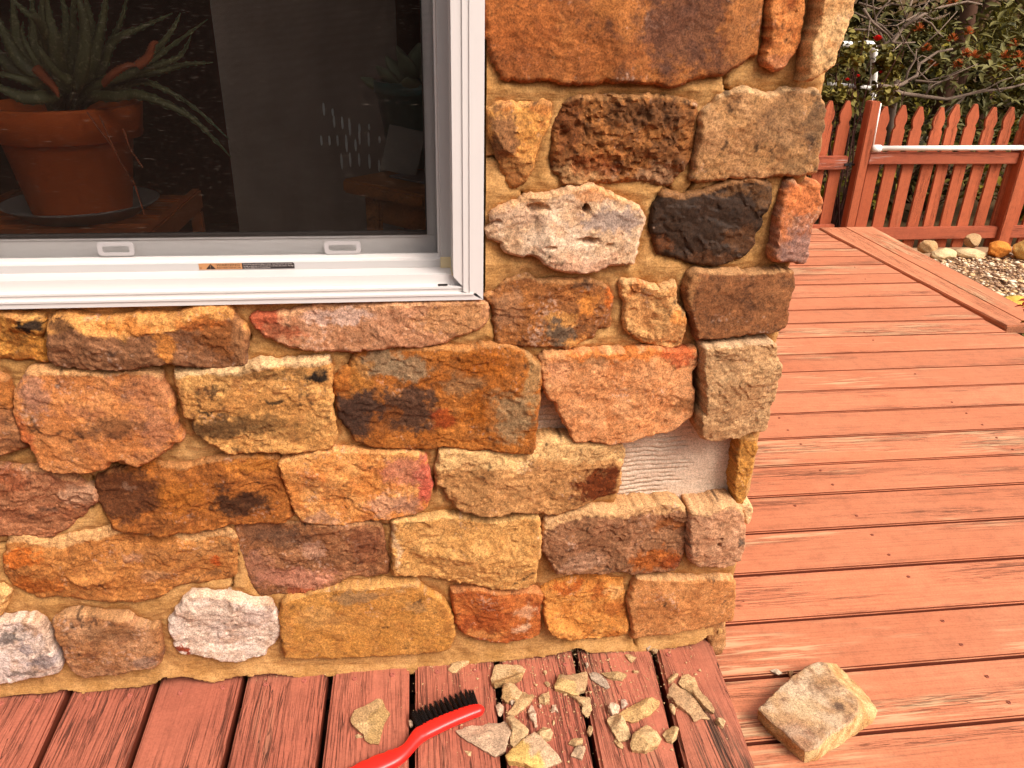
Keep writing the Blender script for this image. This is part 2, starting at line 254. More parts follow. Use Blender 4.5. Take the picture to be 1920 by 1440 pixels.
{'T': 0.032, 'facet': 0.6, 'rough': 1.2, 'ledge': (0.0083, (240, 196, 130), 0.6), 'bl': [(0.3141, 0.7499, 0.0157, 0.0063, (190, 110, 50), 0.7), (0.3777, 0.7063, 0.0125, 0.0141, (228, 146, 70), 0.8)], 'o': [(0.2892, 0.7572), (0.2956, 0.7612), (0.3024, 0.7597), (0.3187, 0.758), (0.3355, 0.7522), (0.347, 0.7465), (0.357, 0.7546), (0.369, 0.7571), (0.3713, 0.7376), (0.3743, 0.7235), (0.3868, 0.7118), (0.3917, 0.6944), (0.3913, 0.674), (0.3903, 0.6592), (0.3709, 0.6553), (0.3534, 0.6603), (0.336, 0.6652), (0.3243, 0.67), (0.3124, 0.6791), (0.3033, 0.688), (0.2998, 0.7025), (0.2992, 0.728), (0.2929, 0.7448)], 'c': [(222, 162, 98), (232, 178, 112), (204, 140, 80)], 'label': 'small tan stone between two brown ones'},
{'T': 0.03, 'facet': 0.7, 'pale': 0.55, 'bl': [(0.2429, 0.7259, 0.0125, 0.0188, (224, 140, 58), 0.75), (0.2747, 0.7336, 0.0078, 0.0125, (214, 110, 36), 0.7), (0.2073, 0.6872, 0.0219, 0.0251, (112, 92, 76), 0.85), (0.2092, 0.7042, 0.0219, 0.0094, (230, 160, 80), 0.7), (0.2328, 0.6706, 0.0188, 0.0078, (220, 150, 74), 0.7), (0.233, 0.7564, 0.0125, 0.0094, (70, 56, 48), 0.6), (0.1313, 0.7201, 0.0219, 0.0313, (186, 138, 98), 0.4)], 'o': [(0.0984, 0.74), (0.11, 0.7425), (0.1254, 0.7585), (0.1408, 0.7649), (0.1562, 0.77), (0.1696, 0.7603), (0.1931, 0.7626), (0.2248, 0.7607), (0.2405, 0.7631), (0.2515, 0.7575), (0.2737, 0.7474), (0.2798, 0.7307), (0.2792, 0.711), (0.2808, 0.691), (0.2618, 0.6871), (0.2545, 0.6743), (0.2358, 0.6661), (0.2225, 0.6577), (0.1977, 0.6614), (0.1676, 0.6637), (0.1487, 0.6643), (0.1244, 0.6636), (0.1163, 0.6667), (0.1106, 0.6954), (0.1103, 0.7206), (0.105, 0.7317)], 'c': [(164, 104, 54), (182, 118, 60), (132, 84, 50)], 'label': 'brown stone flecked white and orange at the window corner'},
{'T': 0.034, 'ledge': (0.0112, (226, 172, 116), 0.7), 'pale': 0.5, 'dark': 0.2, 'bl': [(-0.2091, 0.7162, 0.0235, 0.018, (196, 92, 56), 0.8), (-0.19, 0.6962, 0.0361, 0.0126, (170, 84, 54), 0.6), (0.0515, 0.7097, 0.0541, 0.0271, (212, 152, 94), 0.7), (-0.1022, 0.7174, 0.0451, 0.0108, (226, 190, 166), 0.6)], 'o': [(-0.2231, 0.7165), (-0.2154, 0.7225), (-0.1981, 0.7205), (-0.1586, 0.7265), (-0.1296, 0.7336), (-0.1012, 0.7322), (-0.0579, 0.7343), (0.0149, 0.7358), (0.0889, 0.735), (0.0979, 0.7285), (0.0995, 0.7085), (0.0891, 0.6927), (0.0663, 0.6852), (0.036, 0.6738), (0.0057, 0.6689), (-0.0316, 0.6708), (-0.0614, 0.6685), (-0.0913, 0.6645), (-0.1205, 0.6662), (-0.1495, 0.6687), (-0.1778, 0.676), (-0.2051, 0.6887), (-0.2191, 0.7025)], 'c': [(196, 140, 98), (208, 152, 112), (160, 102, 66)], 'label': 'long flat pinkish stone under the window sill'},
{'T': 0.036, 'facet': 0.7, 'bl': [(-0.0557, 0.645, 0.0376, 0.0219, (158, 132, 96), 0.75), (-0.0117, 0.6349, 0.0313, 0.0188, (160, 134, 98), 0.7), (-0.0828, 0.6257, 0.0188, 0.0282, (190, 124, 50), 0.6), (-0.0838, 0.566, 0.047, 0.0407, (80, 54, 42), 0.9), (-0.0167, 0.5693, 0.0439, 0.0376, (88, 60, 46), 0.85), (-0.0584, 0.5402, 0.0188, 0.0188, (160, 92, 32), 0.6), (-0.0411, 0.5642, 0.0157, 0.0125, (156, 88, 30), 0.5), (0.1314, 0.5569, 0.0376, 0.0407, (166, 138, 96), 0.65), (0.0624, 0.6086, 0.0345, 0.0157, (150, 112, 72), 0.6), (0.0346, 0.5517, 0.0188, 0.0157, (158, 62, 18), 0.7), (0.0952, 0.5584, 0.0282, 0.0251, (196, 112, 30), 0.6), (0.0947, 0.6371, 0.0439, 0.0219, (172, 96, 24), 0.6), (0.1658, 0.6169, 0.0125, 0.047, (176, 140, 90), 0.6)], 'o': [(-0.0884, 0.6604), (-0.0752, 0.6656), (-0.0493, 0.6705), (-0.0209, 0.6682), (0.0102, 0.6659), (0.0391, 0.6665), (0.0627, 0.6629), (0.0786, 0.6624), (0.0892, 0.6693), (0.1025, 0.6689), (0.1106, 0.6657), (0.1239, 0.6682), (0.1428, 0.6604), (0.1593, 0.6497), (0.1788, 0.6388), (0.1783, 0.6164), (0.1768, 0.5799), (0.1738, 0.5456), (0.1724, 0.5038), (0.17, 0.4899), (0.1384, 0.4924), (0.1126, 0.4953), (0.0815, 0.4953), (0.0617, 0.4995), (0.0338, 0.5025), (0.0114, 0.5004), (-0.019, 0.5035), (-0.0492, 0.505), (-0.071, 0.5077), (-0.0869, 0.5148), (-0.0947, 0.5199), (-0.1017, 0.536), (-0.1164, 0.5552), (-0.1203, 0.5736), (-0.1179, 0.5886), (-0.1216, 0.6095), (-0.1181, 0.6211), (-0.1107, 0.6339), (-0.0976, 0.6378)], 'c': [(176, 104, 34), (192, 120, 48), (142, 86, 36)], 'label': 'large rust and grey stone with a dark lower corner'},
{'T': 0.046, 'facet': 0.6, 'rough': 0.9, 'bl': [(0.3098, 0.648, 0.1034, 0.0081, (222, 126, 50), 0.75), (0.383, 0.6457, 0.0282, 0.0125, (206, 96, 50), 0.7), (0.4016, 0.5619, 0.0219, 0.0125, (150, 96, 56), 0.65), (0.2521, 0.641, 0.0219, 0.0063, (150, 110, 70), 0.5), (0.2032, 0.6308, 0.0188, 0.0188, (228, 160, 110), 0.5)], 'o': [(0.1794, 0.6434), (0.1845, 0.6514), (0.2049, 0.6513), (0.2376, 0.6533), (0.2759, 0.655), (0.3092, 0.6546), (0.3396, 0.6575), (0.3624, 0.6538), (0.3823, 0.6517), (0.3988, 0.6557), (0.4102, 0.6553), (0.415, 0.6447), (0.4149, 0.6297), (0.4078, 0.6177), (0.412, 0.596), (0.4177, 0.5739), (0.4188, 0.5419), (0.4081, 0.5327), (0.3918, 0.5203), (0.3687, 0.5149), (0.3514, 0.5107), (0.3284, 0.5053), (0.3054, 0.4988), (0.276, 0.5012), (0.2582, 0.5053), (0.238, 0.504), (0.2317, 0.5148), (0.2236, 0.5313), (0.2158, 0.5443), (0.2051, 0.5606), (0.203, 0.5762), (0.1915, 0.5828), (0.1836, 0.6075), (0.1816, 0.6226)], 'c': [(226, 156, 98), (234, 170, 114), (210, 136, 80)], 'label': 'large loose peach stone above the gap in the wall'},
{'T': 0.05, 'facet': 0.5, 'rough': 1.2, 'corner': 1, 'ledge': (0.0056, (228, 190, 140), 0.8), 'o': [(0.4182, 0.6518), (0.4194, 0.6636), (0.4363, 0.6646), (0.4647, 0.6653), (0.4958, 0.6673), (0.5219, 0.666), (0.5321, 0.6573), (0.5377, 0.6421), (0.548, 0.6204), (0.5463, 0.6018), (0.5467, 0.5829), (0.5442, 0.5542), (0.5442, 0.5281), (0.5437, 0.5133), (0.5181, 0.5111), (0.4891, 0.5025), (0.459, 0.5016), (0.4422, 0.5031), (0.4314, 0.5168), (0.4272, 0.5495), (0.4342, 0.5524), (0.4304, 0.5811), (0.4234, 0.6124), (0.4195, 0.6308)], 'c': [(194, 150, 100), (206, 164, 114), (174, 128, 82)], 'label': 'flat tan grey stone at the corner above the gap', 'bl': []},
{'T': 0.03, 'corner': 1, 'facet': 0.6, 'o': [(0.5095, 0.4953), (0.53, 0.4926), (0.5384, 0.4751), (0.5355, 0.4493), (0.5373, 0.428), (0.5323, 0.3997), (0.5333, 0.377), (0.5278, 0.367), (0.5191, 0.3712), (0.5103, 0.4189), (0.5097, 0.468)], 'c': [(196, 138, 62), (210, 152, 72), (160, 104, 48)], 'label': 'thin ochre stone edging the gap at the corner', 'bl': []},
{'T': 0.04, 'facet': 0.7, 'ledge': (0.0375, (234, 190, 120), 0.95), 'bl': [(0.2762, 0.419, 0.0376, 0.0313, (112, 52, 14), 0.97), (0.2988, 0.4386, 0.0157, 0.0188, (112, 52, 14), 0.9), (0.178, 0.4143, 0.0038, 0.0251, (206, 152, 94), 0.6), (0.0671, 0.4714, 0.0188, 0.0094, (220, 166, 104), 0.5)], 'o': [(0.0307, 0.4962), (0.0447, 0.4987), (0.0672, 0.496), (0.0954, 0.4952), (0.1237, 0.4948), (0.1695, 0.4925), (0.1777, 0.5052), (0.1919, 0.5094), (0.2092, 0.5086), (0.2325, 0.5042), (0.2561, 0.4981), (0.297, 0.4994), (0.3107, 0.4938), (0.318, 0.4784), (0.3167, 0.4582), (0.3136, 0.4412), (0.3184, 0.4201), (0.3138, 0.4028), (0.2868, 0.3973), (0.2632, 0.3881), (0.2397, 0.3752), (0.2219, 0.3674), (0.2036, 0.3703), (0.1703, 0.3778), (0.1493, 0.3845), (0.1196, 0.3828), (0.0813, 0.3852), (0.058, 0.3902), (0.0464, 0.4014), (0.0352, 0.4227), (0.0382, 0.4294), (0.0254, 0.4369), (0.0216, 0.4573), (0.0263, 0.4801)], 'c': [(192, 138, 82), (206, 152, 94), (166, 112, 62)], 'label': 'long stone with a pale top ledge and maroon corner'},
{'T': 0.034, 'facet': 0.5, 'pale': 0.35, 'bl': [(0.0049, 0.4449, 0.0135, 0.0451, (208, 100, 72), 0.9), (-0.0242, 0.4658, 0.0331, 0.0271, (196, 120, 90), 0.7), (-0.0484, 0.4056, 0.0391, 0.0211, (222, 170, 132), 0.55), (-0.1665, 0.3832, 0.0301, 0.009, (190, 140, 104), 0.7), (-0.0211, 0.4006, 0.0241, 0.018, (176, 124, 92), 0.5)], 'o': [(-0.2078, 0.4896), (-0.188, 0.4947), (-0.1486, 0.5034), (-0.1173, 0.5049), (-0.0914, 0.5021), (-0.0601, 0.4989), (-0.0284, 0.4973), (0.0008, 0.4928), (0.0084, 0.4767), (0.0119, 0.4542), (0.0141, 0.4314), (0.0108, 0.4086), (0.0034, 0.389), (-0.0218, 0.3805), (-0.0496, 0.3773), (-0.0773, 0.3757), (-0.0994, 0.3721), (-0.1242, 0.3703), (-0.1514, 0.3705), (-0.1756, 0.3721), (-0.1872, 0.3779), (-0.1967, 0.4049), (-0.2017, 0.4343), (-0.207, 0.46), (-0.2099, 0.482)], 'c': [(224, 148, 74), (230, 166, 96), (208, 128, 66)], 'label': 'orange stone with a red right edge'},
{'T': 0.034, 'facet': 1.0, 'bl': [(-0.5033, 0.7172, 0.0172, 0.0125, (56, 40, 28), 0.95), (-0.5264, 0.6916, 0.0188, 0.0157, (150, 96, 44), 0.7), (-0.5295, 0.7075, 0.0094, 0.0188, (170, 100, 36), 0.6)], 'o': [(-0.5572, 0.7327), (-0.5243, 0.7294), (-0.5134, 0.7278), (-0.4899, 0.726), (-0.4915, 0.7117), (-0.5012, 0.6909), (-0.4968, 0.6638), (-0.5076, 0.6628), (-0.5304, 0.6649), (-0.5527, 0.6683), (-0.5726, 0.6716)], 'c': [(212, 144, 58), (222, 160, 76), (176, 108, 44)], 'label': 'yellow orange stone with a black patch at the left edge'},
{'T': 0.042, 'facet': 0.7, 'ledge': (0.0264, (232, 166, 84), 0.95), 'pale': 0.35, 'bl': [(-0.2649, 0.6918, 0.0376, 0.0282, (146, 88, 44), 0.8), (-0.3361, 0.683, 0.0125, 0.0282, (206, 130, 56), 0.8), (-0.4637, 0.7158, 0.0219, 0.0094, (98, 62, 38), 0.8), (-0.3788, 0.711, 0.0376, 0.0063, (196, 116, 44), 0.7), (-0.2407, 0.6911, 0.0125, 0.0345, (170, 118, 74), 0.6), (-0.288, 0.7166, 0.0345, 0.0094, (190, 104, 38), 0.6)], 'o': [(-0.479, 0.7188), (-0.4725, 0.7277), (-0.4564, 0.7286), (-0.4366, 0.7242), (-0.419, 0.7199), (-0.3952, 0.7232), (-0.3716, 0.7252), (-0.3457, 0.7259), (-0.3248, 0.7241), (-0.305, 0.7302), (-0.2826, 0.7375), (-0.2562, 0.7395), (-0.248, 0.7288), (-0.2449, 0.7155), (-0.23, 0.699), (-0.2335, 0.68), (-0.2361, 0.669), (-0.2397, 0.6496), (-0.2687, 0.6449), (-0.2882, 0.647), (-0.3168, 0.6522), (-0.3355, 0.6569), (-0.3595, 0.6577), (-0.382, 0.6529), (-0.4013, 0.6522), (-0.4224, 0.6543), (-0.4416, 0.6536), (-0.4645, 0.6571), (-0.4848, 0.6605), (-0.4896, 0.6688), (-0.4848, 0.6874), (-0.4825, 0.7032)], 'c': [(132, 90, 64), (152, 106, 76), (112, 74, 56)], 'label': 'long purple brown stone with a bright orange ledge'},
{'T': 0.04, 'facet': 0.4, 'rough': 1.0, 'dark': 0.45, 'pale': 0.45, 'ledge': (0.0111, (232, 182, 116), 0.8), 'bl': [(-0.425, 0.5667, 0.0501, 0.0125, (120, 76, 48), 0.7), (-0.5197, 0.6224, 0.0219, 0.0282, (180, 128, 100), 0.6), (-0.3687, 0.5612, 0.0219, 0.0376, (172, 116, 86), 0.5), (-0.5472, 0.5545, 0.0125, 0.0376, (206, 104, 50), 0.6), (-0.3717, 0.6168, 0.0345, 0.0251, (170, 112, 80), 0.4)], 'o': [(-0.5257, 0.6476), (-0.5175, 0.6527), (-0.4943, 0.652), (-0.4568, 0.6507), (-0.4243, 0.6468), (-0.3905, 0.6484), (-0.3665, 0.6476), (-0.3558, 0.6389), (-0.3518, 0.6189), (-0.3447, 0.6014), (-0.3464, 0.5751), (-0.3447, 0.5542), (-0.3412, 0.5358), (-0.3535, 0.5303), (-0.3656, 0.5186), (-0.3909, 0.5044), (-0.4074, 0.4975), (-0.4256, 0.5093), (-0.4406, 0.5101), (-0.4529, 0.4984), (-0.4744, 0.4917), (-0.494, 0.4943), (-0.519, 0.4941), (-0.5321, 0.5026), (-0.5385, 0.5182), (-0.5434, 0.5395), (-0.551, 0.5488), (-0.5527, 0.5724), (-0.5509, 0.5953), (-0.5444, 0.6177), (-0.5335, 0.634)], 'c': [(206, 130, 68), (216, 146, 86), (176, 112, 74)], 'label': 'big mottled orange stone with dark stains'},
{'T': 0.04, 'facet': 0.6, 'dark': 0.5, 'ledge': (0.0125, (242, 206, 146), 0.85), 'bl': [(-0.1425, 0.6285, 0.0188, 0.0094, (44, 34, 26), 0.9), (-0.2077, 0.6365, 0.0689, 0.0094, (140, 100, 58), 0.6), (-0.2891, 0.5516, 0.0439, 0.0188, (100, 70, 42), 0.8), (-0.2398, 0.5555, 0.0533, 0.0157, (116, 82, 48), 0.7), (-0.2051, 0.5899, 0.0157, 0.0063, (60, 44, 30), 0.8), (-0.3006, 0.5791, 0.0078, 0.0044, (50, 36, 26), 0.85), (-0.227, 0.5774, 0.0595, 0.0044, (150, 100, 52), 0.6), (-0.1786, 0.5435, 0.0439, 0.0188, (150, 108, 62), 0.4)], 'o': [(-0.3348, 0.6409), (-0.3185, 0.6432), (-0.299, 0.6425), (-0.2691, 0.6443), (-0.2437, 0.6491), (-0.2184, 0.6525), (-0.1936, 0.6503), (-0.1683, 0.6522), (-0.1428, 0.6543), (-0.1251, 0.6537), (-0.1239, 0.6365), (-0.1246, 0.6104), (-0.1263, 0.5717), (-0.1229, 0.5285), (-0.1339, 0.507), (-0.1555, 0.5049), (-0.1824, 0.5038), (-0.2219, 0.5067), (-0.2612, 0.5078), (-0.2844, 0.5099), (-0.298, 0.5245), (-0.3141, 0.5376), (-0.3241, 0.5562), (-0.3173, 0.5679), (-0.3317, 0.573), (-0.3328, 0.598), (-0.3338, 0.6239)], 'c': [(214, 152, 78), (226, 168, 94), (188, 126, 64)], 'label': 'tan stone stained with black lichen'},
{'T':0.034,'facet':0.6,'bl':[(-0.5607,0.6163,0.0157,0.0188,(186,112,46),0.7)],'o':[(-0.58,0.642),(-0.56,0.6385),(-0.5558,0.6217),(-0.5533,0.6075),(-0.5568,0.5877),(-0.5522,0.5405),(-0.5539,0.5331),(-0.5881,0.5228),(-0.6101,0.5224)],'c':[(164,106,62),(178,122,78),(128,80,50)]},
{'T': 0.036, 'facet': 1.0, 'rough': 1.3, 'pale': 0.3, 'bl': [(-0.5016, 0.4468, 0.0271, 0.0211, (196, 150, 114), 0.6), (-0.5886, 0.4792, 0.0241, 0.018, (160, 84, 50), 0.5), (-0.5567, 0.3968, 0.0361, 0.012, (150, 96, 66), 0.5)], 'o': [(-0.6146, 0.4985), (-0.5796, 0.4972), (-0.5425, 0.4931), (-0.5139, 0.4811), (-0.493, 0.4647), (-0.4785, 0.4516), (-0.4809, 0.4331), (-0.4981, 0.4152), (-0.5192, 0.3975), (-0.5398, 0.3828), (-0.5619, 0.3729), (-0.5861, 0.3762), (-0.6101, 0.3795), (-0.6435, 0.3834)], 'c': [(176, 112, 72), (190, 130, 90), (152, 92, 62)], 'label': 'reddish brown stone with flaky ridges at the left edge'},
{'T': 0.042, 'facet': 1.2, 'bl': [(-0.4392, 0.4427, 0.0571, 0.0451, (104, 60, 34), 0.85), (-0.2736, 0.4136, 0.0391, 0.0211, (72, 42, 24), 0.85), (-0.3599, 0.438, 0.0361, 0.0271, (188, 112, 36), 0.6), (-0.2471, 0.4843, 0.0421, 0.012, (200, 124, 46), 0.7), (-0.3937, 0.4907, 0.018, 0.006, (196, 112, 36), 0.7), (-0.3937, 0.3857, 0.0361, 0.009, (120, 66, 28), 0.6), (-0.4321, 0.4547, 0.009, 0.006, (170, 130, 100), 0.5)], 'o': [(-0.4699, 0.4752), (-0.4516, 0.4818), (-0.432, 0.4822), (-0.4102, 0.4946), (-0.3953, 0.4953), (-0.3766, 0.4898), (-0.3523, 0.4869), (-0.3267, 0.4916), (-0.306, 0.4966), (-0.2803, 0.5013), (-0.2505, 0.4982), (-0.2106, 0.4916), (-0.211, 0.4638), (-0.211, 0.4386), (-0.2035, 0.4092), (-0.2028, 0.3895), (-0.2117, 0.3802), (-0.2384, 0.3786), (-0.265, 0.3771), (-0.2935, 0.3806), (-0.3179, 0.374), (-0.3444, 0.3709), (-0.3701, 0.3726), (-0.4086, 0.3736), (-0.4461, 0.3778), (-0.4653, 0.384), (-0.4672, 0.4003), (-0.4716, 0.4165), (-0.4777, 0.4357), (-0.4747, 0.4572)], 'c': [(168, 100, 38), (184, 114, 48), (138, 78, 32)], 'label': 'long dark amber stone with a dark brown left half'},
{'T': 0.044, 'facet': 1.3, 'ledge': (0.0187, (230, 182, 116), 0.85), 'bl': [(-0.6097, 0.3396, 0.0361, 0.015, (206, 108, 34), 0.8), (-0.5973, 0.2845, 0.0421, 0.018, (190, 102, 34), 0.6), (-0.4075, 0.3313, 0.0511, 0.012, (170, 112, 62), 0.5), (-0.4491, 0.331, 0.018, 0.009, (196, 140, 100), 0.6), (-0.3293, 0.3083, 0.009, 0.012, (196, 84, 24), 0.7), (-0.3286, 0.3322, 0.0331, 0.018, (186, 132, 76), 0.5), (-0.4195, 0.291, 0.0271, 0.012, (196, 146, 104), 0.4), (-0.3443, 0.278, 0.0391, 0.006, (140, 92, 54), 0.7)], 'o': [(-0.6221, 0.3603), (-0.6103, 0.3789), (-0.5844, 0.3738), (-0.561, 0.3673), (-0.5354, 0.3704), (-0.5093, 0.3751), (-0.4808, 0.3796), (-0.4599, 0.3831), (-0.4206, 0.3755), (-0.3703, 0.3687), (-0.3317, 0.3661), (-0.3075, 0.371), (-0.2954, 0.3636), (-0.2927, 0.3432), (-0.2957, 0.3161), (-0.3019, 0.2817), (-0.31, 0.2717), (-0.3319, 0.2699), (-0.3538, 0.2681), (-0.3724, 0.2697), (-0.3914, 0.2677), (-0.4095, 0.2549), (-0.4298, 0.2459), (-0.4491, 0.2422), (-0.4829, 0.2468), (-0.5218, 0.2502), (-0.5464, 0.2576), (-0.5712, 0.2632), (-0.5981, 0.2584), (-0.6137, 0.2685), (-0.6264, 0.28), (-0.6348, 0.2979), (-0.6325, 0.328)], 'c': [(188, 120, 54), (200, 134, 68), (166, 100, 44)], 'label': 'very long honey brown stone low on the left'},
{'T': 0.04, 'facet': 1.0, 'rough': 1.2, 'pale': 0.35, 'dark': 0.3, 'bl': [(-0.2153, 0.3458, 0.0451, 0.018, (104, 72, 56), 0.6), (-0.2413, 0.3544, 0.0361, 0.018, (122, 86, 66), 0.5), (-0.0907, 0.3301, 0.0331, 0.0331, (124, 68, 44), 0.6), (-0.2041, 0.2644, 0.0602, 0.0211, (204, 136, 104), 0.7), (-0.2034, 0.2426, 0.0211, 0.009, (176, 84, 48), 0.6), (-0.2651, 0.2871, 0.0271, 0.0331, (186, 126, 96), 0.5), (-0.174, 0.3222, 0.018, 0.018, (196, 150, 120), 0.5)], 'o': [(-0.2876, 0.3776), (-0.2652, 0.3777), (-0.2389, 0.376), (-0.2098, 0.374), (-0.1726, 0.3699), (-0.1266, 0.3702), (-0.0884, 0.3693), (-0.0721, 0.3665), (-0.0645, 0.3524), (-0.0643, 0.3282), (-0.0626, 0.3071), (-0.059, 0.2926), (-0.0603, 0.2639), (-0.0947, 0.2612), (-0.1256, 0.2654), (-0.1406, 0.2521), (-0.1552, 0.246), (-0.1873, 0.2339), (-0.2128, 0.2324), (-0.2407, 0.2329), (-0.2549, 0.2304), (-0.2687, 0.2316), (-0.2755, 0.245), (-0.2807, 0.2706), (-0.2831, 0.2955), (-0.2877, 0.3236), (-0.2896, 0.351)], 'c': [(158, 104, 64), (182, 128, 86), (122, 76, 46)], 'label': 'dusky purple brown stone with a pink lower edge'},
{'T': 0.038, 'facet': 0.6, 'rough': 1.15, 'ledge': (0.0067, (240, 194, 118), 0.7), 'bl': [(-0.045, 0.3223, 0.0066, 0.0481, (222, 180, 130), 0.7)], 'o': [(-0.0487, 0.3674), (-0.0332, 0.3731), (0.0001, 0.3727), (0.0337, 0.3756), (0.0703, 0.3698), (0.1044, 0.3624), (0.133, 0.3623), (0.1587, 0.3692), (0.1847, 0.3658), (0.1884, 0.3447), (0.1883, 0.3092), (0.1864, 0.2804), (0.1832, 0.2436), (0.1806, 0.2306), (0.1505, 0.2292), (0.1205, 0.2298), (0.0906, 0.2359), (0.0669, 0.2434), (0.0318, 0.2536), (-0.0058, 0.2603), (-0.0489, 0.2637), (-0.0492, 0.2908), (-0.0506, 0.3227), (-0.0482, 0.3468)], 'c': [(216, 160, 90), (226, 172, 102), (200, 142, 76)], 'label': 'rough tan block with a split face'},
{'T': 0.034, 'facet': 0.25, 'rough': 0.6, 'bl': [(-0.1081, 0.2311, 0.0421, 0.012, (160, 128, 88), 0.6), (-0.1742, 0.1917, 0.0421, 0.018, (198, 148, 86), 0.4), (-0.0163, 0.2008, 0.0211, 0.012, (168, 130, 84), 0.5), (-0.23, 0.1777, 0.009, 0.0481, (206, 140, 70), 0.5), (-0.0268, 0.2393, 0.0271, 0.006, (206, 164, 108), 0.5)], 'o': [(-0.2347, 0.2158), (-0.2248, 0.2298), (-0.1843, 0.2411), (-0.1412, 0.2486), (-0.107, 0.2495), (-0.0726, 0.2504), (-0.0322, 0.249), (-0.0121, 0.2437), (0.0021, 0.2258), (0.0253, 0.2087), (0.0369, 0.1886), (0.0427, 0.1687), (0.0469, 0.1407), (0.0467, 0.1207), (0.0388, 0.0971), (0.0233, 0.0945), (-0.0075, 0.0914), (-0.0471, 0.0933), (-0.0925, 0.0937), (-0.1374, 0.0961), (-0.1819, 0.0985), (-0.217, 0.102), (-0.2372, 0.106), (-0.239, 0.132), (-0.2401, 0.1632), (-0.2384, 0.1936)], 'c': [(206, 146, 68), (214, 156, 80), (190, 130, 62)], 'label': 'smooth mustard stone with rounded corners on the bottom course'},
{'T': 0.036, 'facet': 0.4, 'pale': 0.5, 'bl': [(0.1704, 0.1744, 0.015, 0.015, (226, 170, 122), 0.6), (0.1622, 0.1354, 0.015, 0.009, (226, 176, 132), 0.7), (0.0912, 0.1259, 0.0361, 0.012, (210, 140, 72), 0.6)], 'o': [(0.0447, 0.2235), (0.0699, 0.2271), (0.0908, 0.231), (0.1207, 0.2267), (0.157, 0.218), (0.1906, 0.2134), (0.1972, 0.1994), (0.1936, 0.1724), (0.1964, 0.1404), (0.194, 0.1184), (0.1661, 0.1088), (0.138, 0.1032), (0.1099, 0.108), (0.082, 0.1167), (0.0605, 0.1328), (0.05, 0.1576), (0.0473, 0.1851)], 'c': [(188, 100, 42), (204, 122, 58), (164, 80, 32)], 'label': 'burnt orange stone on the bottom course'},
{'T': 0.042, 'facet': 0.8, 'rough': 1.3, 'pale': 0.3, 'ledge': (0.023, (230, 182, 118), 0.95), 'bl': [(0.3898, 0.2694, 0.0432, 0.0231, (178, 96, 32), 0.75), (0.4033, 0.335, 0.0259, 0.0115, (160, 92, 40), 0.7), (0.4207, 0.26, 0.0173, 0.0144, (140, 60, 20), 0.6), (0.2636, 0.2717, 0.0432, 0.0144, (176, 132, 100), 0.5)], 'o': [(0.1931, 0.3423), (0.1968, 0.3555), (0.2242, 0.3653), (0.2461, 0.3739), (0.271, 0.3772), (0.2966, 0.374), (0.3191, 0.3742), (0.3472, 0.3774), (0.3788, 0.3755), (0.4071, 0.3787), (0.4251, 0.3726), (0.4347, 0.3534), (0.4366, 0.3259), (0.4413, 0.2871), (0.4358, 0.2588), (0.4262, 0.2377), (0.3991, 0.238), (0.3722, 0.2383), (0.3483, 0.2383), (0.324, 0.2457), (0.3004, 0.2457), (0.271, 0.2462), (0.2387, 0.2505), (0.221, 0.2572), (0.2056, 0.2796), (0.1919, 0.3015), (0.1925, 0.3221)], 'c': [(146, 98, 66), (166, 116, 82), (122, 78, 50)], 'label': 'brown stone with a pale ledge and rusty corner under the gap'},
{'T': 0.042, 'facet': 0.5, 'rough': 1.1, 'corner': 1, 'ledge': (0.0153, (232, 184, 122), 0.8), 'bl': [(0.5357, 0.2981, 0.0072, 0.0115, (84, 72, 66), 0.75), (0.4587, 0.2679, 0.0173, 0.0115, (206, 150, 100), 0.5)], 'o': [(0.4368, 0.3601), (0.437, 0.3702), (0.4658, 0.3717), (0.4943, 0.3767), (0.512, 0.3756), (0.526, 0.3612), (0.5352, 0.3401), (0.5422, 0.3047), (0.5447, 0.2796), (0.5409, 0.2546), (0.5256, 0.2448), (0.5045, 0.2427), (0.4824, 0.248), (0.4605, 0.2533), (0.4496, 0.2686), (0.4424, 0.2905), (0.4395, 0.3257)], 'c': [(196, 146, 108), (208, 160, 122), (174, 126, 90)], 'label': 'rounded pinkish corner stone with two small holes', 'hole': [(0.4939, 0.313, 0.0031, 0.0041, 0.014), (0.4926, 0.299, 0.0029, 0.0029, 0.014)]},
{'T':0.02,'corner':1,'o':[(0.5195,0.3698),(0.5361,0.3739),(0.5468,0.363),(0.5517,0.3455),(0.5509,0.3334),(0.5453,0.3267),(0.5354,0.35),(0.5262,0.3609)],'c':[(236,194,140),(240,204,150),(214,166,110)],'bl':[]},
{'T': 0.036, 'facet': 0.35, 'rough': 0.7, 'pale': 0.25, 'corner': 1, 'ledge': (0.0046, (232, 186, 124), 0.7), 'o': [(0.3623, 0.2283), (0.3958, 0.2238), (0.442, 0.2183), (0.4884, 0.2146), (0.5353, 0.2109), (0.5427, 0.199), (0.5474, 0.1681), (0.549, 0.1407), (0.551, 0.1168), (0.5241, 0.1152), (0.4873, 0.1046), (0.4559, 0.1015), (0.4249, 0.0964), (0.3935, 0.0953), (0.3688, 0.0916), (0.3645, 0.1217), (0.357, 0.1535), (0.3522, 0.1731), (0.3559, 0.1992)], 'c': [(202, 136, 76), (212, 150, 90), (184, 118, 62)], 'label': 'plain caramel block at the bottom corner', 'bl': []},
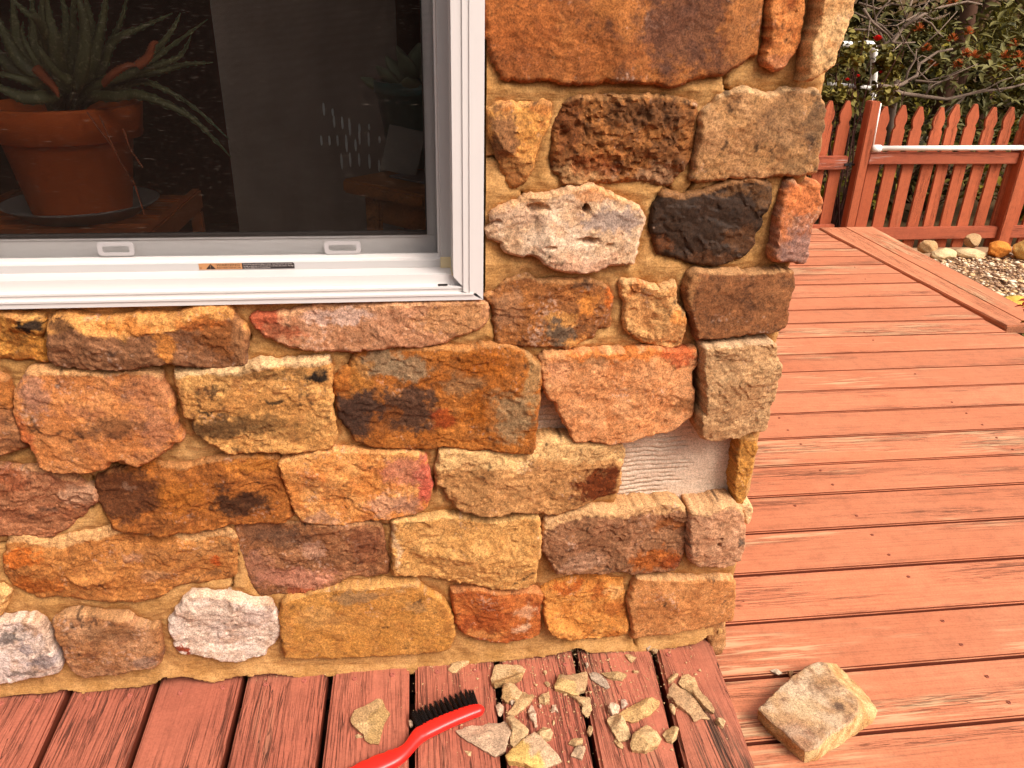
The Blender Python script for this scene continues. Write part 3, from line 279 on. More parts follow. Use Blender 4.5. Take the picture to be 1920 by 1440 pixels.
{'T': 0.038, 'facet': 1.3, 'ledge': (0.0128, (226, 148, 60), 0.8), 'bl': [(0.2412, 0.2135, 0.0317, 0.0115, (190, 96, 34), 0.75), (0.2986, 0.1976, 0.0173, 0.0173, (176, 92, 36), 0.7), (0.3285, 0.1611, 0.0202, 0.0173, (180, 98, 40), 0.6), (0.3227, 0.1956, 0.0202, 0.0144, (238, 178, 106), 0.6)], 'o': [(0.1987, 0.2114), (0.2086, 0.2198), (0.2318, 0.2252), (0.2577, 0.2341), (0.2718, 0.2438), (0.29, 0.2351), (0.3205, 0.2236), (0.3388, 0.2184), (0.3431, 0.1864), (0.351, 0.1476), (0.3566, 0.1198), (0.3573, 0.094), (0.331, 0.0925), (0.2937, 0.094), (0.2534, 0.0999), (0.2346, 0.1095), (0.2189, 0.1208), (0.206, 0.1413), (0.2064, 0.1679), (0.2023, 0.1945)], 'c': [(212, 142, 68), (222, 158, 84), (194, 118, 50)], 'label': 'golden stone crossed by a rusty ridge on the bottom course'},
{'T': 0.044, 'facet': 1.0, 'rough': 0.7, 'pale': 0.0, 'dark': 0.2, 'bl': [(-0.4, 0.1427, 0.0096, 0.0078, (140, 60, 36), 0.95), (-0.2743, 0.2031, 0.0271, 0.015, (206, 178, 158), 0.6), (-0.3163, 0.1806, 0.0361, 0.0048, (190, 160, 140), 0.5)], 'o': [(-0.4116, 0.2005), (-0.3998, 0.2142), (-0.3884, 0.2352), (-0.3726, 0.2501), (-0.3483, 0.2498), (-0.3218, 0.244), (-0.3004, 0.2404), (-0.2826, 0.2279), (-0.2525, 0.2235), (-0.2489, 0.2046), (-0.2421, 0.189), (-0.2447, 0.1587), (-0.2497, 0.1437), (-0.2661, 0.1257), (-0.2731, 0.1145), (-0.2968, 0.109), (-0.3205, 0.1034), (-0.34, 0.1074), (-0.3581, 0.121), (-0.3854, 0.1277), (-0.4017, 0.1312), (-0.4115, 0.1399), (-0.4113, 0.1591), (-0.4151, 0.1784)], 'c': [(232, 206, 180), (240, 218, 196), (212, 178, 148)], 'label': 'white quartz stone with a rust red spot near the deck'},
{'T': 0.034, 'facet': 0.35, 'dark': 0.4, 'pale': 0.45, 'bl': [(-0.5043, 0.1876, 0.0361, 0.018, (128, 90, 62), 0.5), (-0.4603, 0.1262, 0.0211, 0.015, (150, 122, 106), 0.5)], 'o': [(-0.5847, 0.2134), (-0.5716, 0.2249), (-0.5471, 0.2282), (-0.5237, 0.2262), (-0.4931, 0.218), (-0.4776, 0.2148), (-0.4615, 0.1986), (-0.444, 0.1896), (-0.4329, 0.1904), (-0.4348, 0.1623), (-0.4364, 0.1355), (-0.4396, 0.1163), (-0.4578, 0.1083), (-0.4802, 0.1086), (-0.5125, 0.1001), (-0.5382, 0.0968), (-0.5607, 0.0952), (-0.5723, 0.1063), (-0.5798, 0.1227), (-0.5804, 0.1458), (-0.582, 0.1762), (-0.5839, 0.1987)], 'c': [(176, 122, 76), (192, 144, 102), (140, 90, 58)], 'label': 'mottled brown stone left of the white one'},
{'T': 0.036, 'facet': 0.4, 'dark': 0.35, 'bl': [(-0.6575, 0.1921, 0.0271, 0.0078, (110, 100, 102), 0.75), (-0.6359, 0.1715, 0.018, 0.0066, (140, 128, 128), 0.6), (-0.6095, 0.1463, 0.0211, 0.018, (120, 110, 112), 0.55), (-0.6097, 0.2169, 0.0271, 0.012, (196, 150, 108), 0.6), (-0.6449, 0.121, 0.0331, 0.0048, (96, 88, 86), 0.6)], 'o': [(-0.6836, 0.2236), (-0.6443, 0.2255), (-0.6128, 0.2262), (-0.6028, 0.2127), (-0.5972, 0.1901), (-0.5931, 0.1598), (-0.5934, 0.1332), (-0.5971, 0.1161), (-0.6205, 0.1088), (-0.6484, 0.1058), (-0.674, 0.1007), (-0.7138, 0.103)], 'c': [(228, 204, 182), (236, 216, 200), (200, 170, 142)], 'label': 'pale grey white stone with dark blue streaks at bottom left'},
{'T':0.026,'o':[(-0.6717,0.2834),(-0.6486,0.2843),(-0.6397,0.2731),(-0.6503,0.2536),(-0.6585,0.2348),(-0.6834,0.2369)],'c':[(226,176,106),(234,188,122),(206,150,84)],'bl':[]},
{'T':0.024,'corner':1,'facet':1.4,'o':[(0.5043,0.0953),(0.518,0.1009),(0.5386,0.103),(0.5469,0.073),(0.5482,0.0481),(0.544,0.0318),(0.5332,0.0265),(0.5172,0.0593)],'c':[(186,132,80),(206,156,104),(140,92,56)],'bl':[]}]
CRACKS=[([(0.4056,1.033),(0.4089,1.0196),(0.4171,1.0098)],1.3),([(0.4171,1.0098),(0.3986,0.9946),(0.3867,0.9768),(0.3885,0.9563),(0.383,0.938),(0.3823,0.9168),(0.3815,0.8966)],1.6),([(0.3474,0.8886),(0.35,0.8776)],2.2),([(0.1448,0.8838),(0.1505,0.8758),(0.1574,0.8744)],1.2),([(0.0958,0.9297),(0.1157,0.9284)],1.0),([(0.3835,0.8966),(0.3742,0.8789)],1.0),([(0.3975,0.7647),(0.3893,0.7409),(0.3929,0.7222),(0.3998,0.7076),(0.3952,0.7033)],1.5),([(0.2038,0.6789),(0.2108,0.7048)],0.1),([(-0.4552,0.4933),(-0.4402,0.4873),(-0.4265,0.4795),(-0.4104,0.4857),(-0.3866,0.4768),(-0.3676,0.4683),(-0.3384,0.4758),(-0.3147,0.4798),(-0.2874,0.4917),(-0.2564,0.4917),(-0.2043,0.4922)],2.4),([(-0.6218,0.4863),(-0.5787,0.4846),(-0.5358,0.4798)],1.6),([(-0.6521,0.3643),(-0.6185,0.357),(-0.5777,0.3461),(-0.5294,0.3552),(-0.5157,0.3592),(-0.4831,0.367)],2.0),([(-0.2992,0.3597),(-0.2985,0.3271),(-0.2943,0.3128)],1.6),([(-0.6508,0.2592),(-0.6614,0.2423),(-0.6709,0.2196)],1.5),([(-0.4792,0.4725),(-0.4879,0.4512),(-0.4939,0.4167)],1.3),([(-0.3074,0.2855),(-0.3083,0.2567),(-0.3152,0.2463)],1.2),([(0.1851,0.6349),(0.183,0.6168),(0.1829,0.589)],3.0),([(-0.1559,0.4923),(-0.1287,0.4871),(-0.0917,0.5015)],1.6),([(0.0331,0.4829),(0.0223,0.4464),(0.0164,0.4158)],1.6),([(-0.0905,0.6495),(-0.0965,0.638)],1.0),([(-0.127,0.6005),(-0.1277,0.567),(-0.1295,0.5328)],2.2),([(0.2186,0.6489),(0.2215,0.6368)],1.4),([(0.4459,0.3425),(0.451,0.3176),(0.4515,0.2892),(0.4557,0.2599)],3.0),([(0.3665,0.2072),(0.3591,0.1698),(0.3624,0.1502),(0.3703,0.122),(0.3761,0.0649)],1.6),([(0.191,0.3348),(0.1963,0.3068),(0.1944,0.2823)],1.5),([(0.2037,0.194),(0.2017,0.2054),(0.166,0.2045)],1.0),([(0.3447,0.6557),(0.3414,0.6452)],1.0),([(0.376,0.6457),(0.3763,0.638)],1.0),([(0.4294,0.6379),(0.4302,0.6271)],2.4),([(-0.0905,0.3545),(-0.0509,0.3588),(-0.0139,0.3616)],1.4),([(0.0549,0.3693),(0.0591,0.3551)],0.8),([(-0.0122,0.2295),(0.0198,0.1886)],1.0),([(-0.6249,0.2174),(-0.6222,0.2061)],0.8),([(-0.5553,0.2297),(-0.5607,0.2099)],0.8),([(-0.2291,0.6872),(-0.2338,0.6789)],0.8)]
POCKET=[(0.1772,0.617),(0.1866,0.6305),(0.2535,0.6284),(0.4331,0.632),(0.4451,0.5906),(0.4498,0.5316),(0.5139,0.4862),(0.5182,0.4721),(0.5281,0.3512),(0.4452,0.3427),(0.3474,0.351),(0.3027,0.3516),(0.3145,0.3627),(0.3198,0.4713),(0.2482,0.4731),(0.1745,0.4835),(0.1847,0.5683)]
MB_EDGE=[(-0.7602,0.0623),(-0.71,0.0642),(-0.6594,0.066),(-0.5999,0.0682),(-0.5762,0.0596),(-0.463,0.0661),(-0.4414,0.081),(-0.4129,0.0793),(-0.3627,0.0618),(-0.3108,0.0713),(-0.3039,0.0694),(-0.2676,0.0731),(-0.2238,0.06),(-0.1693,0.057),(-0.1049,0.053),(-0.0302,0.0492),(0.0266,0.0499),(0.0936,0.061),(0.1757,0.0607),(0.2486,0.0702),(0.2678,0.0773),(0.2883,0.0652),(0.3684,0.0601),(0.4241,0.0587),(0.4893,0.0668),(0.5131,0.08)]
WPROF=[(-0.024,0.7391),(-0.024,0.7487),(-0.0175,0.7487),(-0.0175,0.7569),(-0.0086,0.7569),(-0.0086,0.7717),(0.0248,0.7717),(0.0248,0.7829),(0.0452,0.7829)]
CHIPS=[
{'o': [(-0.1272, -0.1222), (-0.1219, -0.1046), (-0.0837, -0.0835), (-0.077, -0.0863), (-0.0717, -0.1015), (-0.0633, -0.1167), (-0.0695, -0.1281), (-0.0753, -0.1491), (-0.0809, -0.1733), (-0.0933, -0.172), (-0.103, -0.1635), (-0.1058, -0.1537), (-0.1233, -0.1344)], 'h': 0.016, 'z': 0.056, 'c': (196, 152, 92), 'label': 'large olive tan stone chip left of the red brush', 'c2': (168, 126, 62)},
{'o': [(-0.1188, -0.1501), (-0.1118, -0.1489), (-0.1053, -0.1553), (-0.1161, -0.1561)], 'h': 0.004, 'z': 0.056, 'c': (214, 170, 112), 'label': 'thin sliver peeking from under the large olive chip'},
{'o': [(0.0346, -0.0286), (0.0413, -0.0187), (0.058, -0.005), (0.0813, -0.0037), (0.0826, -0.0098), (0.0584, -0.0275), (0.049, -0.0381), (0.0421, -0.0374)], 'h': 0.008, 'z': 0.056, 'c': (214, 166, 104), 'label': 'flat tan flake lying closest to the mustard stone'},
{'o': [(-0.034, -0.1362), (-0.0311, -0.1325), (-0.0271, -0.1359), (-0.0271, -0.1419), (-0.0311, -0.1444)], 'h': 0.008, 'z': 0.056, 'c': (226, 184, 152), 'label': 'tiny pale pebble left of the brush bristles'},
{'o': [(0.0516, -0.196), (0.0631, -0.1999), (0.0624, -0.2081), (0.0579, -0.2067)], 'h': 0.004, 'z': 0.056, 'c': (214, 170, 112), 'label': 'small tan flake below the red brush head'},
{'o': [(0.1073, -0.0591), (0.1178, -0.0302), (0.1297, -0.0303), (0.1632, -0.0359), (0.169, -0.0466), (0.1612, -0.0635), (0.1467, -0.0717), (0.1314, -0.0745), (0.1111, -0.0788), (0.1068, -0.0731)], 'h': 0.024, 'z': 0.056, 'c': (214, 170, 112), 'label': 'blocky tan chunk nearest the wall above the bristles', 'c2': (176, 128, 66)},
{'o': [(0.1209, -0.103), (0.1263, -0.0763), (0.1317, -0.0726), (0.1431, -0.0748), (0.1571, -0.0942), (0.1504, -0.108), (0.142, -0.1102), (0.1287, -0.1129)], 'h': 0.02, 'z': 0.056, 'c': (214, 170, 112), 'label': 'angular tan chunk just below the blocky one', 'c2': (180, 130, 70)},
{'o': [(0.1269, -0.136), (0.1574, -0.0926), (0.1623, -0.0931), (0.1681, -0.0989), (0.1749, -0.0975), (0.1771, -0.105), (0.167, -0.1182), (0.1366, -0.141), (0.1321, -0.1385)], 'h': 0.012, 'z': 0.056, 'c': (206, 160, 100), 'label': 'long ridged tan shard slanting beside the brush tip', 'c2': (180, 136, 80)},
{'o': [(0.11, -0.1147), (0.1179, -0.1095), (0.1241, -0.1192), (0.1214, -0.1289), (0.1156, -0.1381), (0.1127, -0.1349)], 'h': 0.006, 'z': 0.056, 'c': (226, 184, 152), 'label': 'pinkish flake by the rounded tip of the brush'},
{'o': [(0.1336, -0.113), (0.1362, -0.1051), (0.1422, -0.1098), (0.137, -0.1184)], 'h': 0.008, 'z': 0.056, 'c': (172, 148, 126), 'label': 'tiny grey bit beside the long ridged shard'},
{'o': [(0.1835, -0.1056), (0.1907, -0.1018), (0.2034, -0.0952), (0.2005, -0.1176), (0.1926, -0.1209), (0.1834, -0.1169)], 'h': 0.012, 'z': 0.056, 'c': (206, 160, 100), 'label': 'small horned tan chip alone mid plank'},
{'o': [(0.2136, -0.0871), (0.2248, -0.0666), (0.2485, -0.0668), (0.2754, -0.0607), (0.2738, -0.0803), (0.2652, -0.1008), (0.2542, -0.106), (0.2495, -0.1128), (0.2386, -0.1096), (0.2269, -0.1011), (0.2134, -0.0934)], 'h': 0.024, 'z': 0.056, 'c': (184, 142, 92), 'label': 'large half brown half yellow chunk over the plank gap', 'c2': (222, 172, 96)},
{'o': [(0.2793, -0.0648), (0.2861, -0.061), (0.2974, -0.0644), (0.3062, -0.0785), (0.3086, -0.097), (0.3015, -0.0984), (0.2921, -0.0879), (0.2811, -0.076)], 'h': 0.009, 'z': 0.056, 'c': (172, 148, 126), 'label': 'grey pointed chip beside the half yellow chunk'},
{'o': [(0.2386, -0.1073), (0.2448, -0.1055), (0.2549, -0.1131), (0.2693, -0.1156), (0.2687, -0.1409), (0.2615, -0.152), (0.2545, -0.1542), (0.2516, -0.1451), (0.2532, -0.1293), (0.246, -0.1163)], 'h': 0.008, 'z': 0.056, 'c': (214, 170, 112), 'label': 'curved tan flake lying across the plank gap'},
{'o': [(0.1613, -0.1352), (0.1682, -0.1209), (0.1726, -0.1244), (0.174, -0.1365), (0.1728, -0.1654), (0.168, -0.1659), (0.168, -0.1554), (0.1626, -0.149)], 'h': 0.011, 'z': 0.056, 'c': (226, 184, 152), 'label': 'thin upright pale sliver below the horned chip'},
{'o': [(0.0402, -0.1606), (0.0568, -0.1539), (0.0975, -0.1524), (0.1147, -0.1532), (0.1216, -0.1472), (0.1321, -0.1673), (0.1252, -0.1833), (0.1161, -0.2093), (0.1066, -0.2136), (0.0988, -0.2163), (0.0905, -0.2093), (0.0766, -0.1963), (0.058, -0.1818), (0.0451, -0.1676)], 'h': 0.012, 'z': 0.056, 'c': (208, 168, 134), 'label': 'broad triangular pinkish tan slab chip under the brush head'},
{'o': [(0.1229, -0.1489), (0.132, -0.1392), (0.1387, -0.1486), (0.1468, -0.1591), (0.1585, -0.1763), (0.1547, -0.1815), (0.1429, -0.1885), (0.1317, -0.2045), (0.1237, -0.1956), (0.1267, -0.1832), (0.1313, -0.1707)], 'h': 0.02, 'z': 0.056, 'c': (214, 170, 112), 'label': 'knobbly tan chunk between the two big triangular slabs'},
{'o': [(0.1139, -0.2212), (0.1218, -0.2116), (0.1579, -0.181), (0.1667, -0.1745), (0.1745, -0.1846), (0.1887, -0.2106), (0.2012, -0.2346), (0.1885, -0.2385), (0.1724, -0.2453), (0.1521, -0.2423), (0.1426, -0.2362), (0.1166, -0.2301)], 'h': 0.016, 'z': 0.056, 'c': (210, 170, 130), 'label': 'triangular slab chip with a yellow patch at the picture bottom', 'c2': (222, 172, 74)},
{'o': [(0.1692, -0.1785), (0.1818, -0.1676), (0.1907, -0.1713), (0.1948, -0.1839), (0.1904, -0.1917), (0.1806, -0.1944), (0.1729, -0.1844)], 'h': 0.016, 'z': 0.056, 'c': (214, 170, 112), 'label': 'rounded yellow tan chip behind the yellow patched slab'},
{'o': [(0.2166, -0.202), (0.2244, -0.1937), (0.242, -0.1955), (0.2394, -0.2044), (0.2275, -0.2095)], 'h': 0.008, 'z': 0.056, 'c': (206, 160, 100), 'label': 'small oval tan chip, upper of a touching pair'},
{'o': [(0.2169, -0.2243), (0.2238, -0.2126), (0.2422, -0.2091), (0.24, -0.2196), (0.2318, -0.2337), (0.2263, -0.2305)], 'h': 0.01, 'z': 0.056, 'c': (200, 164, 126), 'label': 'greyish wedge chip, lower of a touching pair'},
{'o': [(0.2507, -0.1839), (0.2553, -0.1731), (0.2612, -0.1756), (0.2596, -0.1829), (0.2537, -0.1917)], 'h': 0.009, 'z': 0.056, 'c': (214, 170, 112), 'label': 'small tan chip standing in the plank gap'},
{'o': [(0.1996, -0.1378), (0.2045, -0.1233), (0.2099, -0.1249), (0.2121, -0.1401), (0.2063, -0.1365)], 'h': 0.008, 'z': 0.056, 'c': (226, 184, 152), 'label': 'tiny forked pale chip right of the upright sliver'},
{'o': [(0.1986, -0.0743), (0.2054, -0.0739), (0.2074, -0.0817), (0.2021, -0.0833)], 'h': 0.005, 'z': 0.056, 'c': (206, 160, 100), 'label': 'tiny tan flake above the horned chip'},
{'o': [(0.2001, -0.0487), (0.2061, -0.0482), (0.2069, -0.0538), (0.2022, -0.0567)], 'h': 0.006, 'z': 0.056, 'c': (214, 170, 112), 'label': 'tiny tan pebble near the wall left of the half yellow chunk'},
{'o': [(0.1811, -0.1226), (0.1846, -0.1209), (0.1864, -0.1251), (0.1827, -0.1277)], 'h': 0.005, 'z': 0.056, 'c': (226, 184, 152), 'label': 'tiny pale pebble below the horned chip'},
{'o': [(0.1991, -0.1555), (0.2018, -0.1538), (0.2022, -0.1606), (0.1984, -0.1641)], 'h': 0.004, 'z': 0.056, 'c': (214, 170, 112), 'label': 'tiny narrow tan chip right of the rounded yellow one'},
{'o': [(0.2777, -0.0394), (0.2816, -0.0375), (0.2828, -0.0445), (0.2782, -0.0497)], 'h': 0.008, 'z': 0.056, 'c': (200, 168, 140), 'label': 'tiny pale pebble above the grey pointed chip'},
{'o': [(0.2992, -0.0626), (0.324, -0.064), (0.3442, -0.0695), (0.3448, -0.0741), (0.335, -0.0845), (0.3118, -0.0776), (0.3059, -0.0725)], 'h': 0.009, 'z': 0.056, 'c': (190, 146, 86), 'label': 'flat olive bar behind the grey pointed chip'},
{'o': [(0.2938, -0.1451), (0.3009, -0.1365), (0.31, -0.1343), (0.3146, -0.1431), (0.3105, -0.153), (0.2994, -0.157)], 'h': 0.016, 'z': 0.056, 'c': (226, 184, 152), 'label': 'pale rounded pebble left of the golden boat chip'},
{'o': [(0.3203, -0.1253), (0.3293, -0.1273), (0.3316, -0.1349), (0.3184, -0.143)], 'h': 0.008, 'z': 0.056, 'c': (206, 170, 148), 'label': 'pinkish grey bit above the golden boat chip'},
{'o': [(0.3095, -0.1541), (0.3282, -0.1436), (0.3538, -0.1315), (0.3738, -0.1282), (0.3841, -0.1346), (0.3819, -0.1449), (0.3647, -0.1597), (0.3378, -0.1712), (0.324, -0.1728), (0.315, -0.1688)], 'h': 0.014, 'z': 0.056, 'c': (212, 158, 84), 'label': 'golden boat shaped chip with a ridge'},
{'o': [(0.2869, -0.1666), (0.2937, -0.1592), (0.3047, -0.1553), (0.309, -0.1648), (0.3187, -0.1857), (0.3187, -0.2013), (0.3132, -0.2064), (0.2967, -0.2076), (0.2933, -0.1948), (0.289, -0.1787)], 'h': 0.02, 'z': 0.056, 'c': (222, 178, 118), 'label': 'long pale block chip below the golden boat chip'},
{'o': [(0.2899, -0.2042), (0.2942, -0.1999), (0.3031, -0.2131), (0.3005, -0.2203), (0.2935, -0.2159)], 'h': 0.007, 'z': 0.056, 'c': (206, 160, 100), 'label': 'small crumbly chip under the long pale block'},
{'o': [(0.3129, -0.2167), (0.3203, -0.2042), (0.3361, -0.1884), (0.3492, -0.1829), (0.3602, -0.1967), (0.3661, -0.2128), (0.3567, -0.225), (0.3319, -0.2326), (0.3126, -0.2269)], 'h': 0.022, 'z': 0.056, 'c': (216, 172, 110), 'label': 'chunky tan fan shaped chip with grooved face', 'c2': (196, 150, 88)},
{'o': [(0.3702, -0.203), (0.3779, -0.194), (0.3882, -0.1931), (0.3976, -0.2), (0.3908, -0.2109), (0.3803, -0.2183), (0.3732, -0.2148)], 'h': 0.016, 'z': 0.056, 'c': (218, 174, 108), 'label': 'rounded tan pebble right of the fan shaped chip'},
{'o': [(0.4132, -0.089), (0.4263, -0.0789), (0.4358, -0.0776), (0.4348, -0.0832), (0.419, -0.0964), (0.4122, -0.098)], 'h': 0.009, 'z': 0.056, 'c': (206, 160, 100), 'label': 'small oblong tan chip above the long brown shards'},
{'o': [(0.4015, -0.1264), (0.4087, -0.1119), (0.4196, -0.0997), (0.4282, -0.1117), (0.4391, -0.1216), (0.4493, -0.1484), (0.4562, -0.18), (0.4445, -0.1768), (0.4359, -0.182), (0.4294, -0.1813), (0.4258, -0.1667), (0.41, -0.1464), (0.4081, -0.1335)], 'h': 0.011, 'z': 0.056, 'c': (196, 146, 96), 'label': 'long tan shard, left of two lying side by side'},
{'o': [(0.429, -0.103), (0.4399, -0.086), (0.4518, -0.0826), (0.4611, -0.0927), (0.4598, -0.1172), (0.4687, -0.142), (0.4723, -0.1655), (0.4671, -0.1701), (0.4564, -0.1618), (0.4467, -0.1398), (0.4361, -0.1192)], 'h': 0.016, 'z': 0.056, 'c': (172, 128, 78), 'label': 'long darker shard, right of two lying side by side', 'c2': (206, 160, 100)},
{'o': [(0.4647, -0.1842), (0.4693, -0.1787), (0.4792, -0.1797), (0.4812, -0.188), (0.4734, -0.1971), (0.4672, -0.1935)], 'h': 0.014, 'z': 0.056, 'c': (220, 178, 120), 'label': 'small cube like chip at the end of the long shards'},
{'o': [(0.3989, -0.1439), (0.4079, -0.1428), (0.4066, -0.1552), (0.4026, -0.1651), (0.3984, -0.1564)], 'h': 0.008, 'z': 0.056, 'c': (214, 170, 112), 'label': 'small chip stuck in the gap beside the long tan shard'},
{'o': [(0.3925, -0.0123), (0.4033, -0.0007), (0.4139, 0.0033), (0.4122, -0.0092), (0.3977, -0.0202)], 'h': 0.012, 'z': 0.056, 'c': (172, 148, 126), 'label': 'grey mortar lump against the caramel corner block'},
{'o': [(0.4034, -0.0175), (0.4137, -0.011), (0.4167, -0.0201), (0.4106, -0.0281)], 'h': 0.008, 'z': 0.056, 'c': (214, 170, 112), 'label': 'tan crumb beside the grey mortar lump'},
{'o': [(0.3569, -0.063), (0.3677, -0.063), (0.3683, -0.0677), (0.3589, -0.069)], 'h': 0.005, 'z': 0.056, 'c': (206, 160, 100), 'label': 'small sliver right of the flat olive bar'},
{'o': [(0.3541, -0.0246), (0.3637, -0.0231), (0.372, -0.0337), (0.3617, -0.0447), (0.3564, -0.037)], 'h': 0.005, 'z': 0.056, 'c': (206, 160, 100), 'label': 'crumbled mortar clump near the corner block'},
{'o': [(0.6328, -0.0375), (0.6442, -0.0367), (0.6544, -0.0456), (0.6452, -0.0486)], 'h': 0.006, 'z': 0.002, 'c': (232, 206, 176), 'label': 'pale flake behind the big fallen block'},
{'o': [(0.6639, -0.0416), (0.6733, -0.0485), (0.663, -0.0572)], 'h': 0.008, 'z': 0.002, 'c': (160, 104, 58), 'label': 'brown splinter touching the big fallen block'}]
BLOCK={'top':[(0.5594,-0.1443),(0.5848,-0.1259),(0.6452,-0.0845),(0.6829,-0.0633),(0.714,-0.0507),(0.7261,-0.0578),(0.7278,-0.0966),(0.735,-0.1232),(0.7428,-0.142),(0.7337,-0.1639),(0.7112,-0.1837),(0.6801,-0.1987),(0.6514,-0.2103),(0.625,-0.2296),(0.6004,-0.2347),(0.5835,-0.1936),(0.5689,-0.1691)],'bot':[(0.5644,-0.1387),(0.5967,-0.1103),(0.6629,-0.0649),(0.6987,-0.0491),(0.7485,-0.026),(0.7659,-0.0359),(0.7792,-0.0651),(0.787,-0.1078),(0.7881,-0.1477),(0.7697,-0.165),(0.7191,-0.1868),(0.6793,-0.2071),(0.6526,-0.2202),(0.6309,-0.2297),(0.6087,-0.2295),(0.5851,-0.1957),(0.5729,-0.165)]}
BRUSH={'line':[(0.0901,-0.1286),(0.0873,-0.1287),(0.0798,-0.1296),(0.0665,-0.1319),(0.0349,-0.1431),(0.0023,-0.1574),(-0.0153,-0.1675),(-0.0256,-0.1796),(-0.035,-0.1925),(-0.0464,-0.2022),(-0.06,-0.2089),(-0.0897,-0.2207),(-0.1185,-0.2357),(-0.1533,-0.2536),(-0.1736,-0.2644),(-0.1783,-0.2667)],'w':[0.0012,0.0055,0.0098,0.0116,0.0126,0.0134,0.0128,0.0104,0.0094,0.0122,0.0148,0.016,0.0165,0.015,0.01,0.002],'base':[(-0.0182,-0.1528),(-0.0086,-0.1469),(0.0028,-0.1402),(0.0192,-0.1339),(0.0357,-0.1275),(0.0525,-0.1211),(0.0676,-0.1174),(0.0776,-0.1158)],'tips':[(-0.0272,-0.1271),(-0.0186,-0.1219),(-0.0071,-0.116),(0.0095,-0.1088),(0.0262,-0.1028),(0.044,-0.0961),(0.0612,-0.09),(0.0729,-0.0916)]}
BRANCH=[([(3.547,5.0,0.659),(3.677,5.043,0.625),(3.863,5.086,0.579),(4.138,5.129,0.55),(4.313,5.171,0.531),(4.613,5.214,0.587),(4.924,5.257,0.621),(5.08,5.3,0.653)],0.02),([(3.599,5.0,0.644),(3.721,5.033,0.626),(3.835,5.067,0.646),(3.964,5.1,0.711),(3.987,5.133,0.795),(4.136,5.167,0.882),(4.278,5.2,0.904)],0.02),([(3.656,5.0,0.809),(3.657,5.02,0.902),(3.671,5.04,0.943),(3.739,5.06,1.056),(3.764,5.08,1.148),(3.79,5.1,1.26)],0.018),([(3.733,5.05,1.057),(3.907,5.112,1.141),(4.079,5.175,1.196),(4.331,5.238,1.243),(4.506,5.3,1.226)],0.014),([(3.659,5.02,0.943),(3.755,5.02,0.945),(3.838,5.02,0.951)],0.011),([(3.878,5.1,0.655),(3.881,5.1,0.742),(3.92,5.1,0.828),(3.913,5.1,0.903)],0.012),([(3.664,5.15,0.938),(3.593,5.15,1.031),(3.55,5.15,1.113),(3.602,5.15,1.195),(3.659,5.15,1.257)],0.013),([(3.757,5.2,0.981),(3.639,5.2,1.062),(3.506,5.2,1.111),(3.388,5.2,1.15)],0.01),([(3.605,5.2,0.893),(3.718,5.2,0.938),(3.818,5.2,1.034),(3.952,5.2,1.183),(4.003,5.2,1.266)],0.012),([(3.88,5.1,1.12),(3.988,5.1,1.081),(4.054,5.1,1.02),(4.111,5.1,0.99)],0.009),([(3.83,5.25,1.107),(3.939,5.25,1.067),(4.024,5.25,1.121),(4.126,5.25,1.113),(4.214,5.25,1.157)],0.008),([(4.01,5.0,0.578),(4.042,5.0,0.644),(4.086,5.0,0.666),(4.154,5.0,0.688)],0.008),([(3.929,5.05,0.676),(4.118,5.05,0.667),(4.189,5.05,0.685),(4.245,5.05,0.707)],0.01),([(4.333,5.2,0.529),(4.479,5.2,0.564),(4.66,5.2,0.611),(4.783,5.2,0.68),(4.977,5.2,0.728)],0.01),([(3.412,5.1,1.171),(3.504,5.1,1.082),(3.644,5.1,1.002),(3.707,5.1,0.941)],0.011),([(3.373,5.1,1.028),(3.492,5.1,1.03),(3.603,5.1,0.97)],0.009),([(3.477,5.3,1.214),(3.645,5.3,1.176),(3.736,5.3,1.209),(3.826,5.3,1.242)],0.009)]
WHORL=[(3.867,5.069,1.038,1),(4.07,5.222,0.894,1),(4.214,5.135,0.97,1),(4.416,5.252,1.018,1),(4.185,5.263,0.779,1),(4.209,4.983,0.792,1),(4.307,4.957,0.858,1),(4.922,5.369,0.935,1),(4.76,5.08,0.858,1),(4.649,5.067,0.857,1),(4.784,5.448,0.823,1),(4.396,5.185,0.864,1),(4.829,5.368,0.956,0),(4.678,5.188,0.868,0),(4.604,5.27,0.796,0),(4.575,5.025,0.735,0),(4.328,5.267,0.714,0),(4.035,5.384,0.98,0),(4.918,5.212,0.782,1),(4.233,5.321,0.975,0),(4.246,5.286,1.225,1),(3.871,4.982,1.151,0),(4.327,5.329,1.222,0),(4.933,5.246,0.696,0),(4.466,5.101,0.75,0),(4.464,4.966,0.791,0),(4.059,5.383,0.837,0),(4.85,5.186,0.968,0),(5.05,5.309,0.692,0),(4.283,5.389,0.841,0),(4.463,5.307,0.925,0),(4.417,5.411,0.785,0),(4.724,5.147,0.75,1),(4.94,5.35,0.796,0),(3.936,5.172,0.511,0),(3.769,5.418,1.162,0),(3.769,5.389,1.221,0),(3.73,4.999,1.188,0)]
GLINTS=[(-0.157,0.931,1),(-0.141,0.926,0.6),(-0.14,0.91,1),(-0.125,0.907,1.0),(-0.112,0.9,1.4),(-0.094,0.897,0.8),(-0.095,0.881,1.2),(-0.076,0.9,0.5),(-0.078,0.878,1.2),(-0.166,0.875,0.8),(-0.151,0.875,0.8),(-0.136,0.875,0.9),(-0.12,0.87,1.4),(-0.103,0.867,1.0),(-0.131,0.837,1.3),(-0.115,0.84,1.2),(-0.098,0.84,1.1),(-0.079,0.837,1.2),(-0.058,0.877,0.6),(-0.061,0.829,1.0)]
